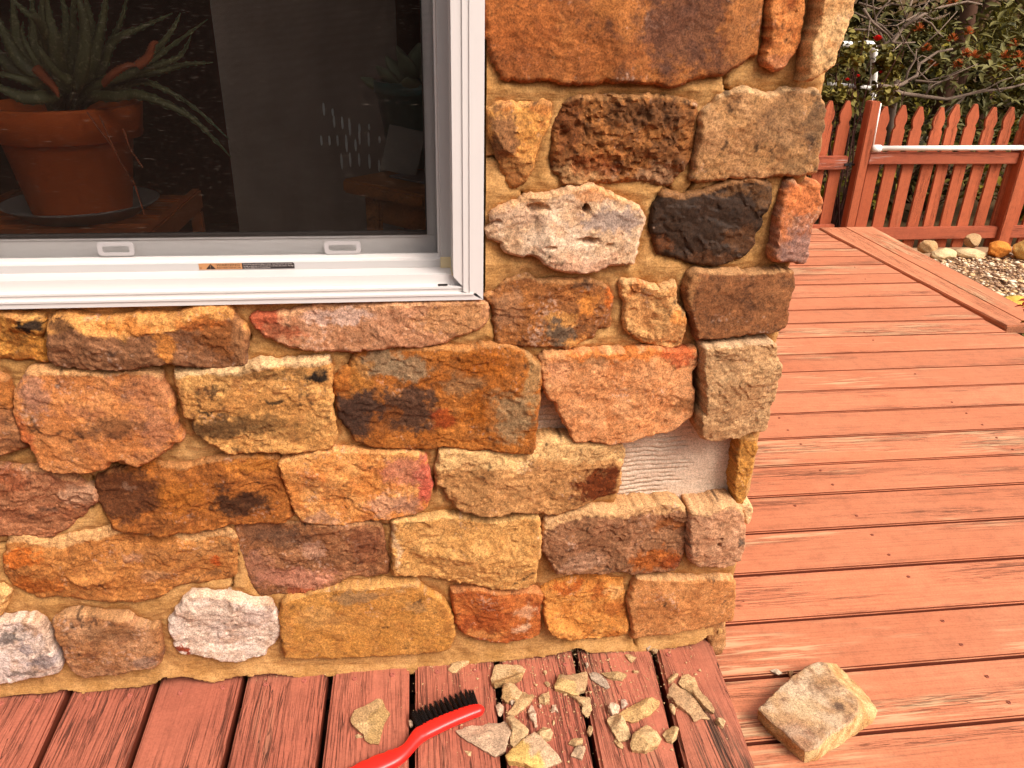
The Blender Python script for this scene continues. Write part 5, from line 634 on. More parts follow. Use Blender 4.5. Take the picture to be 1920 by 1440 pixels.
# warning sticker with its print
def text_mesh(body, size, x, y, z, mat, width=None):
    cu = bpy.data.curves.new('print', 'FONT'); cu.body = body; cu.size = size; cu.resolution_u = 2
    o = bpy.data.objects.new('print', cu); col.objects.link(o); bpy.context.view_layer.update()
    me = bpy.data.meshes.new_from_object(o.evaluated_get(bpy.context.evaluated_depsgraph_get())); bpy.data.objects.remove(o)
    V = np.array([v.co[:] for v in me.vertices]); F = [tuple(p.vertices) for p in me.polygons]; bpy.data.meshes.remove(me)
    k = width/(V[:, 0].max()-V[:, 0].min()) if width else 1
    return [(x+(v[0]-V[:, 0].min())*k, y, z+v[1]) for v in V], F
SX0, SX1, SZ0, SZ1, SY = -.2927, -.1652, WB[6][1]+.0018, WB[6][1]+.0106, .0238
XM = -.2355
parts = [([(SX0, SY, SZ0), (XM, SY, SZ0), (XM, SY, SZ1), (SX0, SY, SZ1)], [(0, 1, 2, 3)], 0),
         ([(XM, SY, SZ0), (SX1, SY, SZ0), (SX1, SY, SZ1-.002), (SX1-.002, SY, SZ1), (XM, SY, SZ1)], [(0, 1, 2, 3, 4)], 1),
         ([(-.2835, SY-.0003, SZ0+.0008), (-.2705, SY-.0003, SZ0+.0008), (-.277, SY-.0003, SZ1-.0008)], [(0, 1, 2)], 1)]
for body, s_, x, z, mi, w_, dy in (('WARNING', .0046, -.2695, SZ0+.0048, 1, .031, .0003), ('ADVERTENCIA', .0036, -.2695, SZ0+.0012, 1, .0325, .0003), ('!', .0062, -.2777, SZ0+.0018, 0, None, .0006),
    ('Screen will not stop child from falling out window.  Keep child away from open window.', .0024, -.2335, SZ0+.0062, 2, .0655, .0003),
    ('La malla no impide que un niño se pueda caer o salir fuera de la ventana.  Mantenga', .0024, -.2335, SZ0+.0035, 2, .067, .0003), ('a los niños alejados de las ventanas abiertas.', .0024, -.2335, SZ0+.0009, 2, .036, .0003), ('W', .004, -.2915, SZ0+.001, 1, .0025, .0003)):
    v, f = text_mesh(body, s_, x, SY-dy, z, None, w_); parts.append((v, f, mi))
m = MB(); mi = []
for v, f, k_ in parts: m.add(v, f); mi += [k_]*len(f)
st = m.build('warning_sticker', [simple('sticker_orange', (196, 136, 88), .4, .4, .05, 30), simple('sticker_black', (42, 28, 26), .4, .4, .05, 30), simple('sticker_print', (226, 206, 196), .5, .3, .03)], window)
st.data.polygons.foreach_set('material_index', np.array(mi, np.int32)); st['label'] = 'orange and black WARNING ADVERTENCIA sticker'

# ------------------------------------------------------------------ the dim room behind the glass
M_rwood = simple('red_brown_boards', (124, 46, 24), .6, .3, .3, 12, .9)
M_table = wood_paint('oak', (190, 116, 62), (196, 126, 70), (90, 50, 24), .95, 'x', .4, .7)
room = empty('room', kind='structure', label='dim room behind the window')
def rp(name, mat, *bx):
    m = MB()
    for a, b_ in bx: m.box(a, b_)
    return m.build(name, mat, room)
rp('room_floor', M_rwood, ((-3.0, .205, .1), (.415, 2.9, .14)))
rp('room_wall', M_rwood, ((-3.0, 2.85, .14), (.415, 2.9, 2.4)), ((.39, .205, .14), (.415, 2.85, 2.4)), ((-3.0, .205, .14), (-2.97, 2.85, 2.4)))
rp('room_ceiling', M_rwood, ((-3.0, .205, 2.4), (.415, 2.9, 2.44)))
rp('inside_sill', M_table, ((-1.28, .08, .74), (.06, .205, .768)))
t = NT('grey_reflection', .9, .1); co = t.coord((1, 1, 1)); t.color(t.mix(t.noise(co, 9, 3), l4((140, 120, 110), .9), l4((176, 154, 142), .9)))  # rippled grey sheet, added to stand for the grey reflection in the pane
gx = np.linspace(-.36, -.02, 90); gz = np.linspace(.16, 2.2, 12); X, Z = np.meshgrid(gx, gz); Y = .62+.006*np.sin(X*40+.6*np.sin(Z*3))+.003*np.sin(X*90+Z)
ii = np.arange(X.size).reshape(X.shape); qf = np.stack([ii[:-1, :-1], ii[:-1, 1:], ii[1:, 1:], ii[1:, :-1]], -1).reshape(-1, 4)
tag(mesh_obj('reflection_panel', np.stack([X, Y, Z], -1), qf, t.m, smooth=True), 'dull grey panel added behind the window glass to imitate its grey reflection', 'reflection_panel')
# plant stand
M_stand = simple('orange_brown_wood', (190, 96, 46), .55, .3, .18, 30, .9)
stand = empty('plant_stand', (-.55, .36, 0), label='orange brown slatted wooden stand under the terracotta pot', cat='plant stand')
def sp(name, *bx, rot=0):
    m = MB()
    for a, b_ in bx: m.box(a, b_)
    o = m.build(name, M_stand, stand, bevel=.003); return o
for k_ in range(5): sp('slat', ((-.17, -.15+k_*.062, .762), (.13, -.11+k_*.062, .776)))
sp('apron', ((-.16, -.165, .735), (.12, -.151, .775))); sp('side_rail', ((.131, -.17, .745), (.149, .16, .783))); sp('side_rail', ((-.19, -.17, .745), (-.171, .16, .783)))
for x, y in ((-.185, -.165), (.128, -.165), (-.185, .135), (.128, .135)): sp('leg', ((x, y, .14), (x+.02, y+.02, .744)))
saucer = MB().lathe([(0, .001), (.085, .0), (.118, .022), (.121, .024), (.116, .025), (.084, .006), (0, .006)], (-.55, .34, .777), 48)
t = NT('clear_plastic', .15, .5); t.color((.55, .5, .48, 1)); t.b.inputs['Transmission Weight'].default_value = .6; t.b.inputs['Roughness'].default_value = .3
tag(saucer.build('saucer', t.m, smooth=True), 'clear plastic saucer under the terracotta pot', 'saucer')
M_terra = simple('terracotta', (236, 108, 42), .75, .2, .14, 18, 1.)
pot = MB().lathe([(0, 0), (.072, .0), (.076, .003), (.096, .115), (.101, .118), (.112, .1205), (.119, .166), (.119, .170), (.110, .171), (.106, .150), (0, .148)], (-.55, .34, .784), 56)
pot = pot.build('flower_pot', M_terra, smooth=False, bevel=0); pot.data.polygons.foreach_set('use_smooth', np.ones(len(pot.data.polygons), bool)); tag(pot, 'terracotta pot holding the aloe behind the window', 'flower pot')
M_aloe = NT('aloe_skin', .5, .35); co = M_aloe.coord(); M_aloe.color(M_aloe.mix(M_aloe.ramp(M_aloe.noise(co, 160, 3), (.55, 0.), (.68, .6)), l4((116, 110, 72), .8), l4((176, 168, 124), .8))); M_aloe = M_aloe.m
M_dry = simple('dry_leaf', (190, 98, 62), .8, .2, .2, 60, .9)
aloe = empty('aloe_plant', (-.55, .34, .93), label='spiky aloe growing in the terracotta pot behind the screen', cat='plant')
def aloe_leaf(pts, w, mat, name='leaf'):
    """tapering, channelled, toothed leaf along a curve (world points)"""
    P = [Vector(p)-aloe.location for p in pts]; n = 14; cur = []
    for i in range(n+1):
        t_ = i/n*(len(P)-1); a = min(int(t_), len(P)-2); f = t_-a
        p0, p1, p2, p3 = P[max(a-1, 0)], P[a], P[a+1], P[min(a+2, len(P)-1)]
        cur.append(.5*((2*p1)+(-p0+p2)*f+(2*p0-5*p1+4*p2-p3)*f*f+(-p0+3*p1-3*p2+p3)*f**3))
    v = []; fcs = []; view = Vector((.1, -1, .5)).normalized()
    for i, c in enumerate(cur):
        t_ = (cur[min(i+1, n)]-cur[max(i-1, 0)]).normalized(); a = t_.cross(view)
        a = a.normalized() if a.length > .1 else Vector((1, 0, 0)); b_ = a.cross(t_)
        wd = w*.78*(1-(i/n)**1.7)*.5+.0008
        for q, k_ in ((-1, 0), (-.55, .28), (0, .42), (.55, .28), (1, 0), (.5, -.3), (0, -.42), (-.5, -.3)): v.append(tuple(c+a*wd*q+b_*wd*k_))
    for i in range(n):
        for j in range(8): fcs.append((i*8+j, i*8+(j+1) % 8, (i+1)*8+(j+1) % 8, (i+1)*8+j))
    for i in range(1, n-1):
        for sd, j in ((-1, 0), (1, 4)):
            b0 = Vector(v[i*8+j]); b1 = Vector(v[(i+1)*8+j]); c0 = Vector(cur[i]); out = (b0-c0).normalized()*.0018; k_ = len(v)
            mid = b0.lerp(b1, .5); v.append(tuple(b0.lerp(b1, .25))); v.append(tuple(b0.lerp(b1, .75))); v.append(tuple(mid+out)); fcs.append((k_, k_+1, k_+2))
    return mesh_obj(name, v, fcs, mat, aloe, True)
AB = Vector((-.535, .33, .945))
ALOE=[([Vector((-0.472,0.260,0.974))-AB,Vector((-0.428,0.220,0.977))-AB,Vector((-0.391,0.200,0.983))-AB,Vector((-0.356,0.190,0.974))-AB,Vector((-0.319,0.190,0.955))-AB,Vector((-0.293,0.190,0.928))-AB,Vector((-0.267,0.190,0.896))-AB], 0.022),
([Vector((-0.475,0.300,0.975))-AB,Vector((-0.435,0.280,0.985))-AB,Vector((-0.400,0.270,0.994))-AB,Vector((-0.368,0.260,0.985))-AB,Vector((-0.325,0.260,0.957))-AB,Vector((-0.281,0.260,0.911))-AB], 0.016),
([Vector((-0.465,0.280,0.990))-AB,Vector((-0.415,0.260,1.004))-AB,Vector((-0.375,0.250,1.017))-AB,Vector((-0.335,0.250,1.031))-AB,Vector((-0.314,0.250,1.060))-AB], 0.022),
([Vector((-0.450,0.300,0.996))-AB,Vector((-0.388,0.290,1.005))-AB,Vector((-0.336,0.290,1.018))-AB,Vector((-0.297,0.290,1.021))-AB], 0.020),
([Vector((-0.463,0.320,0.986))-AB,Vector((-0.415,0.310,1.006))-AB,Vector((-0.373,0.310,1.034))-AB,Vector((-0.301,0.310,1.081))-AB], 0.020),
([Vector((-0.479,0.330,1.004))-AB,Vector((-0.450,0.330,1.047))-AB,Vector((-0.404,0.330,1.068))-AB,Vector((-0.356,0.330,1.088))-AB], 0.022),
([Vector((-0.447,0.340,0.996))-AB,Vector((-0.398,0.340,1.030))-AB,Vector((-0.366,0.340,1.061))-AB,Vector((-0.347,0.340,1.089))-AB], 0.020),
([Vector((-0.492,0.300,0.993))-AB,Vector((-0.468,0.300,1.036))-AB,Vector((-0.449,0.300,1.080))-AB,Vector((-0.432,0.300,1.132))-AB], 0.032),
([Vector((-0.479,0.340,1.021))-AB,Vector((-0.459,0.340,1.044))-AB,Vector((-0.433,0.340,1.083))-AB,Vector((-0.419,0.340,1.120))-AB], 0.016),
([Vector((-0.491,0.270,0.995))-AB,Vector((-0.472,0.260,1.033))-AB,Vector((-0.463,0.260,1.069))-AB,Vector((-0.464,0.260,1.099))-AB,Vector((-0.476,0.270,1.117))-AB], 0.032),
([Vector((-0.513,0.300,0.993))-AB,Vector((-0.499,0.300,1.035))-AB,Vector((-0.493,0.300,1.074))-AB,Vector((-0.480,0.300,1.127))-AB], 0.030),
([Vector((-0.529,0.320,0.998))-AB,Vector((-0.517,0.320,1.042))-AB,Vector((-0.509,0.320,1.079))-AB,Vector((-0.510,0.320,1.122))-AB], 0.030),
([Vector((-0.516,0.270,1.007))-AB,Vector((-0.505,0.250,1.045))-AB,Vector((-0.506,0.250,1.075))-AB,Vector((-0.504,0.250,1.116))-AB], 0.036),
([Vector((-0.537,0.300,1.000))-AB,Vector((-0.540,0.300,1.042))-AB,Vector((-0.536,0.300,1.078))-AB,Vector((-0.524,0.300,1.123))-AB], 0.030),
([Vector((-0.554,0.330,0.997))-AB,Vector((-0.566,0.330,1.035))-AB,Vector((-0.561,0.330,1.073))-AB,Vector((-0.553,0.330,1.116))-AB], 0.030),
([Vector((-0.538,0.270,0.999))-AB,Vector((-0.543,0.260,1.024))-AB,Vector((-0.551,0.260,1.053))-AB,Vector((-0.546,0.260,1.074))-AB], 0.014),
([Vector((-0.573,0.350,0.991))-AB,Vector((-0.597,0.350,1.026))-AB,Vector((-0.596,0.350,1.072))-AB,Vector((-0.589,0.350,1.116))-AB], 0.034),
([Vector((-0.558,0.300,0.994))-AB,Vector((-0.582,0.300,1.022))-AB,Vector((-0.593,0.300,1.058))-AB,Vector((-0.604,0.300,1.096))-AB], 0.036),
([Vector((-0.574,0.330,0.987))-AB,Vector((-0.608,0.330,1.007))-AB,Vector((-0.631,0.330,1.042))-AB,Vector((-0.644,0.330,1.076))-AB], 0.034),
([Vector((-0.521,0.250,0.984))-AB,Vector((-0.536,0.220,0.996))-AB,Vector((-0.558,0.210,1.004))-AB,Vector((-0.590,0.210,1.010))-AB], 0.026),
([Vector((-0.519,0.240,0.975))-AB,Vector((-0.544,0.210,0.975))-AB,Vector((-0.563,0.200,0.985))-AB,Vector((-0.593,0.200,0.999))-AB], 0.034),
([Vector((-0.483,0.230,0.991))-AB,Vector((-0.490,0.200,1.008))-AB,Vector((-0.498,0.190,1.029))-AB,Vector((-0.507,0.190,1.049))-AB], 0.022),
([Vector((-0.514,0.240,1.066))-AB,Vector((-0.525,0.230,1.084))-AB,Vector((-0.543,0.230,1.103))-AB], 0.020),
([Vector((-0.507,0.360,0.996))-AB,Vector((-0.492,0.360,1.041))-AB,Vector((-0.489,0.360,1.084))-AB,Vector((-0.490,0.360,1.118))-AB], 0.028)]
ALOE_DRY=[[Vector((-0.446,0.240,0.993)),Vector((-0.422,0.220,1.009)),Vector((-0.400,0.220,1.020)),Vector((-0.388,0.220,1.019))],[Vector((-0.394,0.240,1.018)),Vector((-0.377,0.240,1.030)),Vector((-0.367,0.240,1.048)),Vector((-0.359,0.240,1.050))],[Vector((-0.527,0.220,1.015)),Vector((-0.512,0.210,1.002)),Vector((-0.503,0.210,0.988)),Vector((-0.500,0.210,0.976))]]
for pts, w_ in ALOE: aloe_leaf([AB+Vector((random.uniform(-.012, .012), random.uniform(-.02, .02), 0))]+[AB+q for q in pts], w_, M_aloe)
for pts in ALOE_DRY: aloe_leaf(pts, .016, M_dry, 'dry_leaf')
m = MB()
for pts in ((( -.455, .225, .95), (-.446, .222, .92), (-.438, .224, .885), (-.425, .23, .85), (-.42, .235, .80)), ((-.47, .222, .955), (-.455, .216, .93), (-.44, .22, .90)), ((-.60, .232, .955), (-.612, .226, .94), (-.62, .225, .925)), ((-.43, .24, .93), (-.425, .24, .90), (-.415, .25, .87))):
    m.tube(pts, .0013, 5)
o = m.build('dry_fibre', M_dry, aloe); o.location = -aloe.location; o['kind'] = 'stuff'
# side table on the right
tb = empty('side_table', (-.116, .29, 0), label='brown wooden table corner at the right of the window', cat='table')
ang = math.atan2(.151-.29, .022+.116); Mr = Matrix.Rotation(ang, 4, 'Z')
def tp(name, mat, a, b_, bev=.004):
    m = MB(); m.box(a, b_, Mr); return m.build(name, mat, tb, bevel=bev)
tp('table_top', M_table, (0, 0, .822), (.19, .42, .845)); tp('apron', M_table, (.035, .03, .775), (.18, .045, .8215)); tp('leg', M_table, (.03, .02, .14), (.068, .0285, .8205)); tp('leg', M_table, (.1, .02, .14), (.128, .0285, .774))
tp('mat', simple('grey_mat', (120, 112, 116), .6, .3, .05, 20, .8), (.05, .06, .8455), (.185, .4, .849), .001)
pp = MB().lathe([(0, 0), (.05, 0), (.058, .004), (.075, .12), (.08, .122), (.08, .14), (.07, .14), (.068, .12), (0, .12)], (.02, .40, .85), 36)
tag(pp.build('flower_pot', simple('teal_glaze', (70, 120, 116), .3, .5, .1, 20, .8), smooth=True), 'teal glazed pot standing on the side table', 'flower pot')
suc = empty('succulent_plant', (.02, .40, .97), label='pale green succulent growing in the teal pot', cat='plant')
lf = MB().lathe([(0, 0), (.008, .004), (.016, .02), (.014, .034), (.004, .048), (0, .05)], (0, 0, 0), 8).build('leaf', simple('succulent_green', (150, 158, 128), .6, .3, .1, 40, .85), suc, smooth=True)
for k_ in range(16):
    o = lf if k_ == 0 else lf.copy()
    if k_: col.objects.link(o); o.parent = suc
    a = k_*2.4; o.rotation_euler = (R(20+k_*3), 0, a); rr = .008+.003*k_; o.location = (rr*math.sin(a), -rr*math.cos(a), .03-.002*k_); o.scale = (1.2, .6, 1.1)
m = MB(); m.box((-.035, -.001, 0), (.03, .001, .075), Matrix.Rotation(R(-20), 4, 'X') @ Matrix.Rotation(R(8), 4, 'Y')); cd = m.build('card', simple('pale_card', (150, 140, 130), .6, .3, .05, 20, .8)); cd.location = (-.02, .31, .850); cd.rotation_euler = (0, 0, R(-20))
tag(cd, 'dull grey card leaning at the back edge of the side table', 'card')
bd = empty('glint_slivers', (0, 0, 0), label='small whitish slivers added behind the glass to imitate reflected glints', cat='imitated reflection')  # white slivers added in place of glints mirrored by the pane
bm_ = MB().lathe([(0, -.012), (.0016, -.009), (.0022, 0), (.0016, .009), (0, .012)], (0, 0, 0), 8).build('glint', simple('glint_white', (245, 240, 236), .3, .5, .02, 9, .95), bd, smooth=True)
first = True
for k_, (x, z, h) in enumerate(GLINTS):
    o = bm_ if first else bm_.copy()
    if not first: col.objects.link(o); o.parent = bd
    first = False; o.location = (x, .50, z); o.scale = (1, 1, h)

# ------------------------------------------------------------------ brush on the planks
brush = empty('scrub_brush', (.03, -.15, .056), label='red handled brush with black bristles lying on the step planks', cat='brush')
t = NT('red_plastic', .32, .45); co = t.coord(); t.color(t.mix(t.noise(co, 30, 3), l4((238, 34, 28), .92), l4((250, 46, 36), .92))); M_red = t.m
L = BRUSH['line']; Wd = BRUSH['w']; v = []; fcs = []; seg = 16; n = len(L)*4-3
Lp = [Vector((a, b_, 0)) for a, b_ in L]
def cr(seq, t_):
    a = min(int(t_), len(seq)-2); f = t_-a; p0, p1, p2, p3 = seq[max(a-1, 0)], seq[a], seq[a+1], seq[min(a+2, len(seq)-1)]
    return .5*((2*p1)+(-1*p0+p2)*f+(2*p0-5*p1+4*p2-p3)*f*f+(-1*p0+3*p1-3*p2+p3)*f**3)
C_ = [cr(Lp, i/(n-1)*(len(Lp)-1)) for i in range(n)]; W_ = [max(.0006, cr(Wd, i/(n-1)*(len(Wd)-1))) for i in range(n)]
for i, c in enumerate(C_):
    tn = (C_[min(i+1, n-1)]-C_[max(i-1, 0)]).normalized(); sd = Vector((-tn.y, tn.x, 0)); k_ = i/(n-1)*(len(L)-1)
    th = .0085 if k_ < 6 else .0095
    th = min(th, W_[i]*1.0)
    grip = .0012*math.sin(k_*9) if 8.6 < k_ < 12.6 else 0
    for j in range(seg):
        a = 2*math.pi*j/seg; ca, sa = math.cos(a), math.sin(a); e = .75
        v.append(tuple(c+sd*(W_[i]+(grip if ca < 0 else 0))*math.copysign(abs(ca)**e, ca)+Vector((0, 0, .0665+th*math.copysign(abs(sa)**e, sa)))-brush.location))
for i in range(n-1):
    for j in range(seg): fcs.append((i*seg+j, i*seg+(j+1) % seg, (i+1)*seg+(j+1) % seg, (i+1)*seg+j))
fcs += [tuple(range(seg)), tuple((n-1)*seg+j for j in reversed(range(seg)))]
o = mesh_obj('handle', v, fcs, M_red, brush, True)
b = bmesh.new(); b.from_mesh(o.data); bmesh.ops.recalc_face_normals(b, faces=b.faces); b.to_mesh(o.data); b.free()
M_bris = simple('black_bristle', (20, 17, 18), .45, .35, .2, 300, .8)
Bs = [Vector((*p, 0)) for p in BRUSH['base']]; Ts = [Vector((*p, 0)) for p in BRUSH['tips']]; NTU = 15
for row, (zo, ln) in enumerate(((.0625, 1.), (.0675, 1.03), (.0725, .98))):
    for k_ in range(NTU):
        f = k_/(NTU-1)*(len(Bs)-1); a = cr(Bs, f); tip = cr(Ts, f); a = a+(a-tip)*.3; m = MB()
        for q in range(26):
            j = Vector((random.gauss(0, .0011), random.gauss(0, .0011), random.gauss(0, .0009))); e = a+(tip-a)*ln*random.uniform(.9, 1.04)
            sp_ = Vector((random.gauss(0, .0009), random.gauss(0, .0009), random.gauss(0, .0012)))
            m.tube([a+j*.8+Vector((0, 0, zo)), a.lerp(e, .6)+j*1.25+Vector((0, 0, zo)), e+j*.5+sp_+Vector((0, 0, zo))], [.00042, .00042, .00026], 4, False)
        o = m.build('bristle_tuft', M_bris, brush); o.location = -brush.location

# ------------------------------------------------------------------ chips of stone on the planks, each its own thing
def chip(D, idx, name='stone_chip', top=None, bot=None):
    z0, h = D['z'], D['h']; r_ = np.random.default_rng(500+idx); s = 700+idx
    P = np.array(D['o']); c = P.mean(0); size = np.ptp(P, 0).min()
    B = rough_outline(P, max(.0012, size*.05), min(.0018, size*.055), s, 0., .06); nb = len(B)
    d_in = lambda x, y: poly_dist(x, y, B)
    st = max(.0011, min(.003, size/16)); gx = np.arange(B[:, 0].min(), B[:, 0].max(), st); gy = np.arange(B[:, 1].min(), B[:, 1].max(), st)
    X, Y = np.meshgrid(gx, gy); X = (X+(np.arange(len(gy)) % 2)[:, None]*st*.5).ravel(); Y = Y.ravel()
    k = poly_in(X, Y, B); X, Y = X[k], Y[k]; k = d_in(X, Y) > st*.5; X, Y = X[k], Y[k]
    vo, eo, fo, ov, _, _ = delaunay_2d_cdt([Vector((float(a), float(b))) for a, b in zip(np.r_[B[:, 0], X], np.r_[B[:, 1], Y])], [(i, (i+1) % nb) for i in range(nb)], [], 1, 1e-7)
    V = np.array([(q.x, q.y) for q in vo]); x, y = V[:, 0], V[:, 1]; d = d_in(x, y)
    hh = np.full_like(x, h)
    for i in range(6):     # broken facets
        a = r_.uniform(0, 2*np.pi); sl = r_.uniform(.25, 1.1); ax = c[0]+r_.normal(0, size*.16); ay = c[1]+r_.normal(0, size*.16)
        hh = np.minimum(hh, h*r_.uniform(.9, 1.05)+sl*((x-ax)*np.cos(a)+(y-ay)*np.sin(a))*min(1, h/size*1.6))
    hh = np.maximum(hh, h*.34)+h*.035*fbm(x, y, size*.35, 3, s); e = np.clip(d/max(.0006, h*.06), 0, 1)
    hh *= .86+.14*np.sqrt(1-(1-e)**2)
    gr_ = lambda q: .62*np.asarray(q, float)+.38*np.array((200, 166, 134)); c1 = lin(gr_(D['c']), .72); c2 = lin(gr_(D.get('c2', [v*.86 for v in D['c']])), .72)
    a = r_.uniform(0, 6.28) if 'a' not in D else D['a']; g = ((x-c[0])*np.cos(a)+(y-c[1])*np.sin(a))/size+.35*fbm(x, y, size*.4, 3, s+2)
    f = sst(g, -.06, .1)[:, None] if 'c2' in D else sst(fbm(x, y, size*.5, 3, s+1), -.3, .4)[:, None]
    C = (c1*(1-f)+c2*f)*(1+.22*fbm(x, y, .006, 4, s+3)+.12*fbm(x*np.cos(a)+y*np.sin(a), 8*(y*np.cos(a)-x*np.sin(a)), .02, 2, s+4))[:, None]
    rim = np.array([i for i in range(len(vo)) if any(j < nb for j in ov[i])]); rim = rim[np.argsort([min(j for j in ov[i] if j < nb) for i in rim])]
    P3 = np.stack([x, y, z0+hh], 1); sk = P3[rim].copy(); sk[:, :2] += (c-sk[:, :2])*.06+r_.normal(0, size*.004, (len(rim), 2)); sk[:, 2] = z0-.0006
    n0 = len(x); P3 = np.r_[P3, sk]; C = np.r_[C, C[rim]]; k_ = np.arange(len(rim)); nx = np.roll(k_, -1); F = np.array(fo)
    F = np.r_[F, np.stack([rim[k_], n0+k_, n0+nx], 1), np.stack([rim[k_], n0+nx, rim[nx]], 1)]
    loc = np.array([c[0], c[1], z0]); o = mesh_obj(name, P3-loc, F, M_stone, None, True, np.clip(C, 0, 1)); o.location = loc
    b = bmesh.new(); b.from_mesh(o.data); bmesh.ops.recalc_face_normals(b, faces=b.faces)
    b.to_mesh(o.data); b.free(); o.data.set_sharp_from_angle(angle=R(28))
    return tag(o, D['label'], 'stone chip', 'broken chips on the planks')
for i, D in enumerate(CHIPS): chip(D, i)
# the big fallen block on the deck
def fallen_block():
    T0 = rough_outline(BLOCK['top'], .004, .0022, 61); B0 = np.array(BLOCK['bot']); nb = len(T0); c = T0.mean(0); st = .0024
    gx = np.arange(T0[:, 0].min(), T0[:, 0].max(), st); gy = np.arange(T0[:, 1].min(), T0[:, 1].max(), st); X, Y = np.meshgrid(gx, gy); X = (X+(np.arange(len(gy)) % 2)[:, None]*st*.5).ravel(); Y = Y.ravel()
    k = poly_in(X, Y, T0); X, Y = X[k], Y[k]; k = poly_dist(X, Y, T0) > st*.5; X, Y = X[k], Y[k]
    vo, eo, fo, ov, _, _ = delaunay_2d_cdt([Vector((float(a), float(b))) for a, b in zip(np.r_[T0[:, 0], X], np.r_[T0[:, 1], Y])], [(i, (i+1) % nb) for i in range(nb)], [], 1, 1e-7)
    V = np.array([(q.x, q.y) for q in vo]); x, y = V[:, 0], V[:, 1]; d = poly_dist(x, y, T0); e = np.clip(d/.003, 0, 1)
    z = .034+.0012*fbm(x, y, .06, 3, 5)+.0006*fbm(x, y, .01, 4, 6)-.0025*(1-np.sqrt(1-(1-e)**2))
    c1, c2, c3 = lin((204, 156, 110), .62), lin((224, 188, 150), .62), lin((150, 106, 76), .62)
    f = sst(fbm(x, y, .05, 4, 7), -.3, .4)[:, None]; C = c1*(1-f)+c2*f; f = (sst(fbm(x, y, .022, 5, 8, .65), .0, .5)*.8)[:, None]; C = C*(1-f)+c3*f
    for bx, by, rr, bc, am in ((.70, -.155, .012, (98, 72, 58), .85), (.69, -.11, .03, (140, 96, 62), .5), (.60, -.21, .04, (160, 108, 84), .5), (.64, -.15, .03, (232, 196, 150), .6)):
        q = np.hypot(x-bx, y-by)/rr+.35*fbm(x, y, .01, 3, 9); q = ((1-sst(q, .4, 1.2))*am)[:, None]; C = C*(1-q)+lin(bc, .64)*q
    C = C*(1+.2*fbm(x, y, .005, 4, 10))[:, None]
    rim = np.array([i for i in range(len(vo)) if any(j < nb for j in ov[i])]); rim = rim[np.argsort([min(j for j in ov[i] if j < nb) for i in rim])]
    top = np.stack([x, y, z], 1)
    # side rings between the top edge and the resting face
    tt = np.array(BLOCK['top']); RV = top[rim]; near = np.array([int(np.argmin(np.hypot(*(tt-q[:2]).T))) for q in RV]); sm = B0[near]-tt[near]
    k5 = 15; ker = np.ones(k5)/k5; sm = np.stack([np.convolve(np.r_[sm[-7:, i], sm[:, i], sm[:7, i]], ker, 'valid') for i in (0, 1)], 1)
    P = [top]; CC = [C]; F = [np.array(fo)]; prev = rim; n0 = len(top); m_ = len(rim); k_ = np.arange(m_); nx = np.roll(k_, -1)
    lit = lin((232, 192, 132), .62); ora = lin((206, 150, 92), .62)
    for q in range(1, 9):
        g = q/8; ring = RV.copy(); ring[:, :2] += sm*(g**.9); ring[:, 2] = RV[:, 2]*(1-g)+.0015*g
        nn = .0009*fbm(ring[:, 0]*1.3+ring[:, 2]*2, ring[:, 1]*1.3-ring[:, 2]*3, .014, 4, 12); ring[:, :2] += nn[:, None]*(ring[:, :2]-c)/np.linalg.norm(ring[:, :2]-c, axis=1)[:, None]*1.6
        P.append(ring); w_ = sst(fbm(ring[:, 0]+g*.04, ring[:, 1], .03, 4, 13), -.4, .4)[:, None]; CC.append((ora*(1-w_)+lit*w_)*(1+.25*fbm(ring[:, 0]*2+g*.03, ring[:, 1]*2, .008, 3, 14))[:, None])
        cur = n0+k_; F += [np.stack([prev[k_], cur, cur[nx]], 1), np.stack([prev[k_], cur[nx], prev[nx]], 1)]; prev = cur; n0 += m_
    P = np.concatenate(P); loc = np.array([c[0], c[1], 0]); o = mesh_obj('fallen_stone', P-loc, np.concatenate(F), M_stone, None, True, np.clip(np.concatenate(CC), 0, 1)); o.location = loc
    b = bmesh.new(); b.from_mesh(o.data); bmesh.ops.recalc_face_normals(b, faces=b.faces); b.to_mesh(o.data); b.free(); o.data.set_sharp_from_angle(angle=R(32))
    tag(o, 'big square brown and tan stone fallen flat on the salmon deck', 'stone')
fallen_block()
# crumbs and grit
m = MB(); r_ = np.random.default_rng(9)
ico = [(0, 0, 1), (.9, 0, .2), (-.3, .85, .3), (-.5, -.75, .1), (.2, .1, -.8)]; icf = [(0, 1, 2), (0, 2, 3), (0, 3, 1), (1, 4, 2), (2, 4, 3), (3, 4, 1)]
for k_ in range(1700):
    if k_ < 1450: x = r_.normal(.26, .14); y = -abs(r_.normal(.06, .1))-.004
    else: x = r_.uniform(-.3, .5); y = -r_.uniform(.0, .02)
    if x > .49 or y < -.3 or x < -.35: continue
    s_ = float(np.clip(r_.lognormal(-6.85, .5), .0006, .0042)); a = r_.uniform(0, 6.28); j = r_.uniform(.6, 1.3, (5, 3))
    m.add([(x+s_*(p[0]*j[i, 0]*math.cos(a)-p[1]*math.sin(a)), y+s_*(p[0]*math.sin(a)+p[1]*j[i, 1]*math.cos(a)), .0565+s_*.5*(p[2]*j[i, 2]+.6)) for i, p in enumerate(ico)], icf)
m.build('stone_crumbs', simple('crumb_tan', (222, 178, 128), .9, .2, .25, 90, .75), kind='stuff')

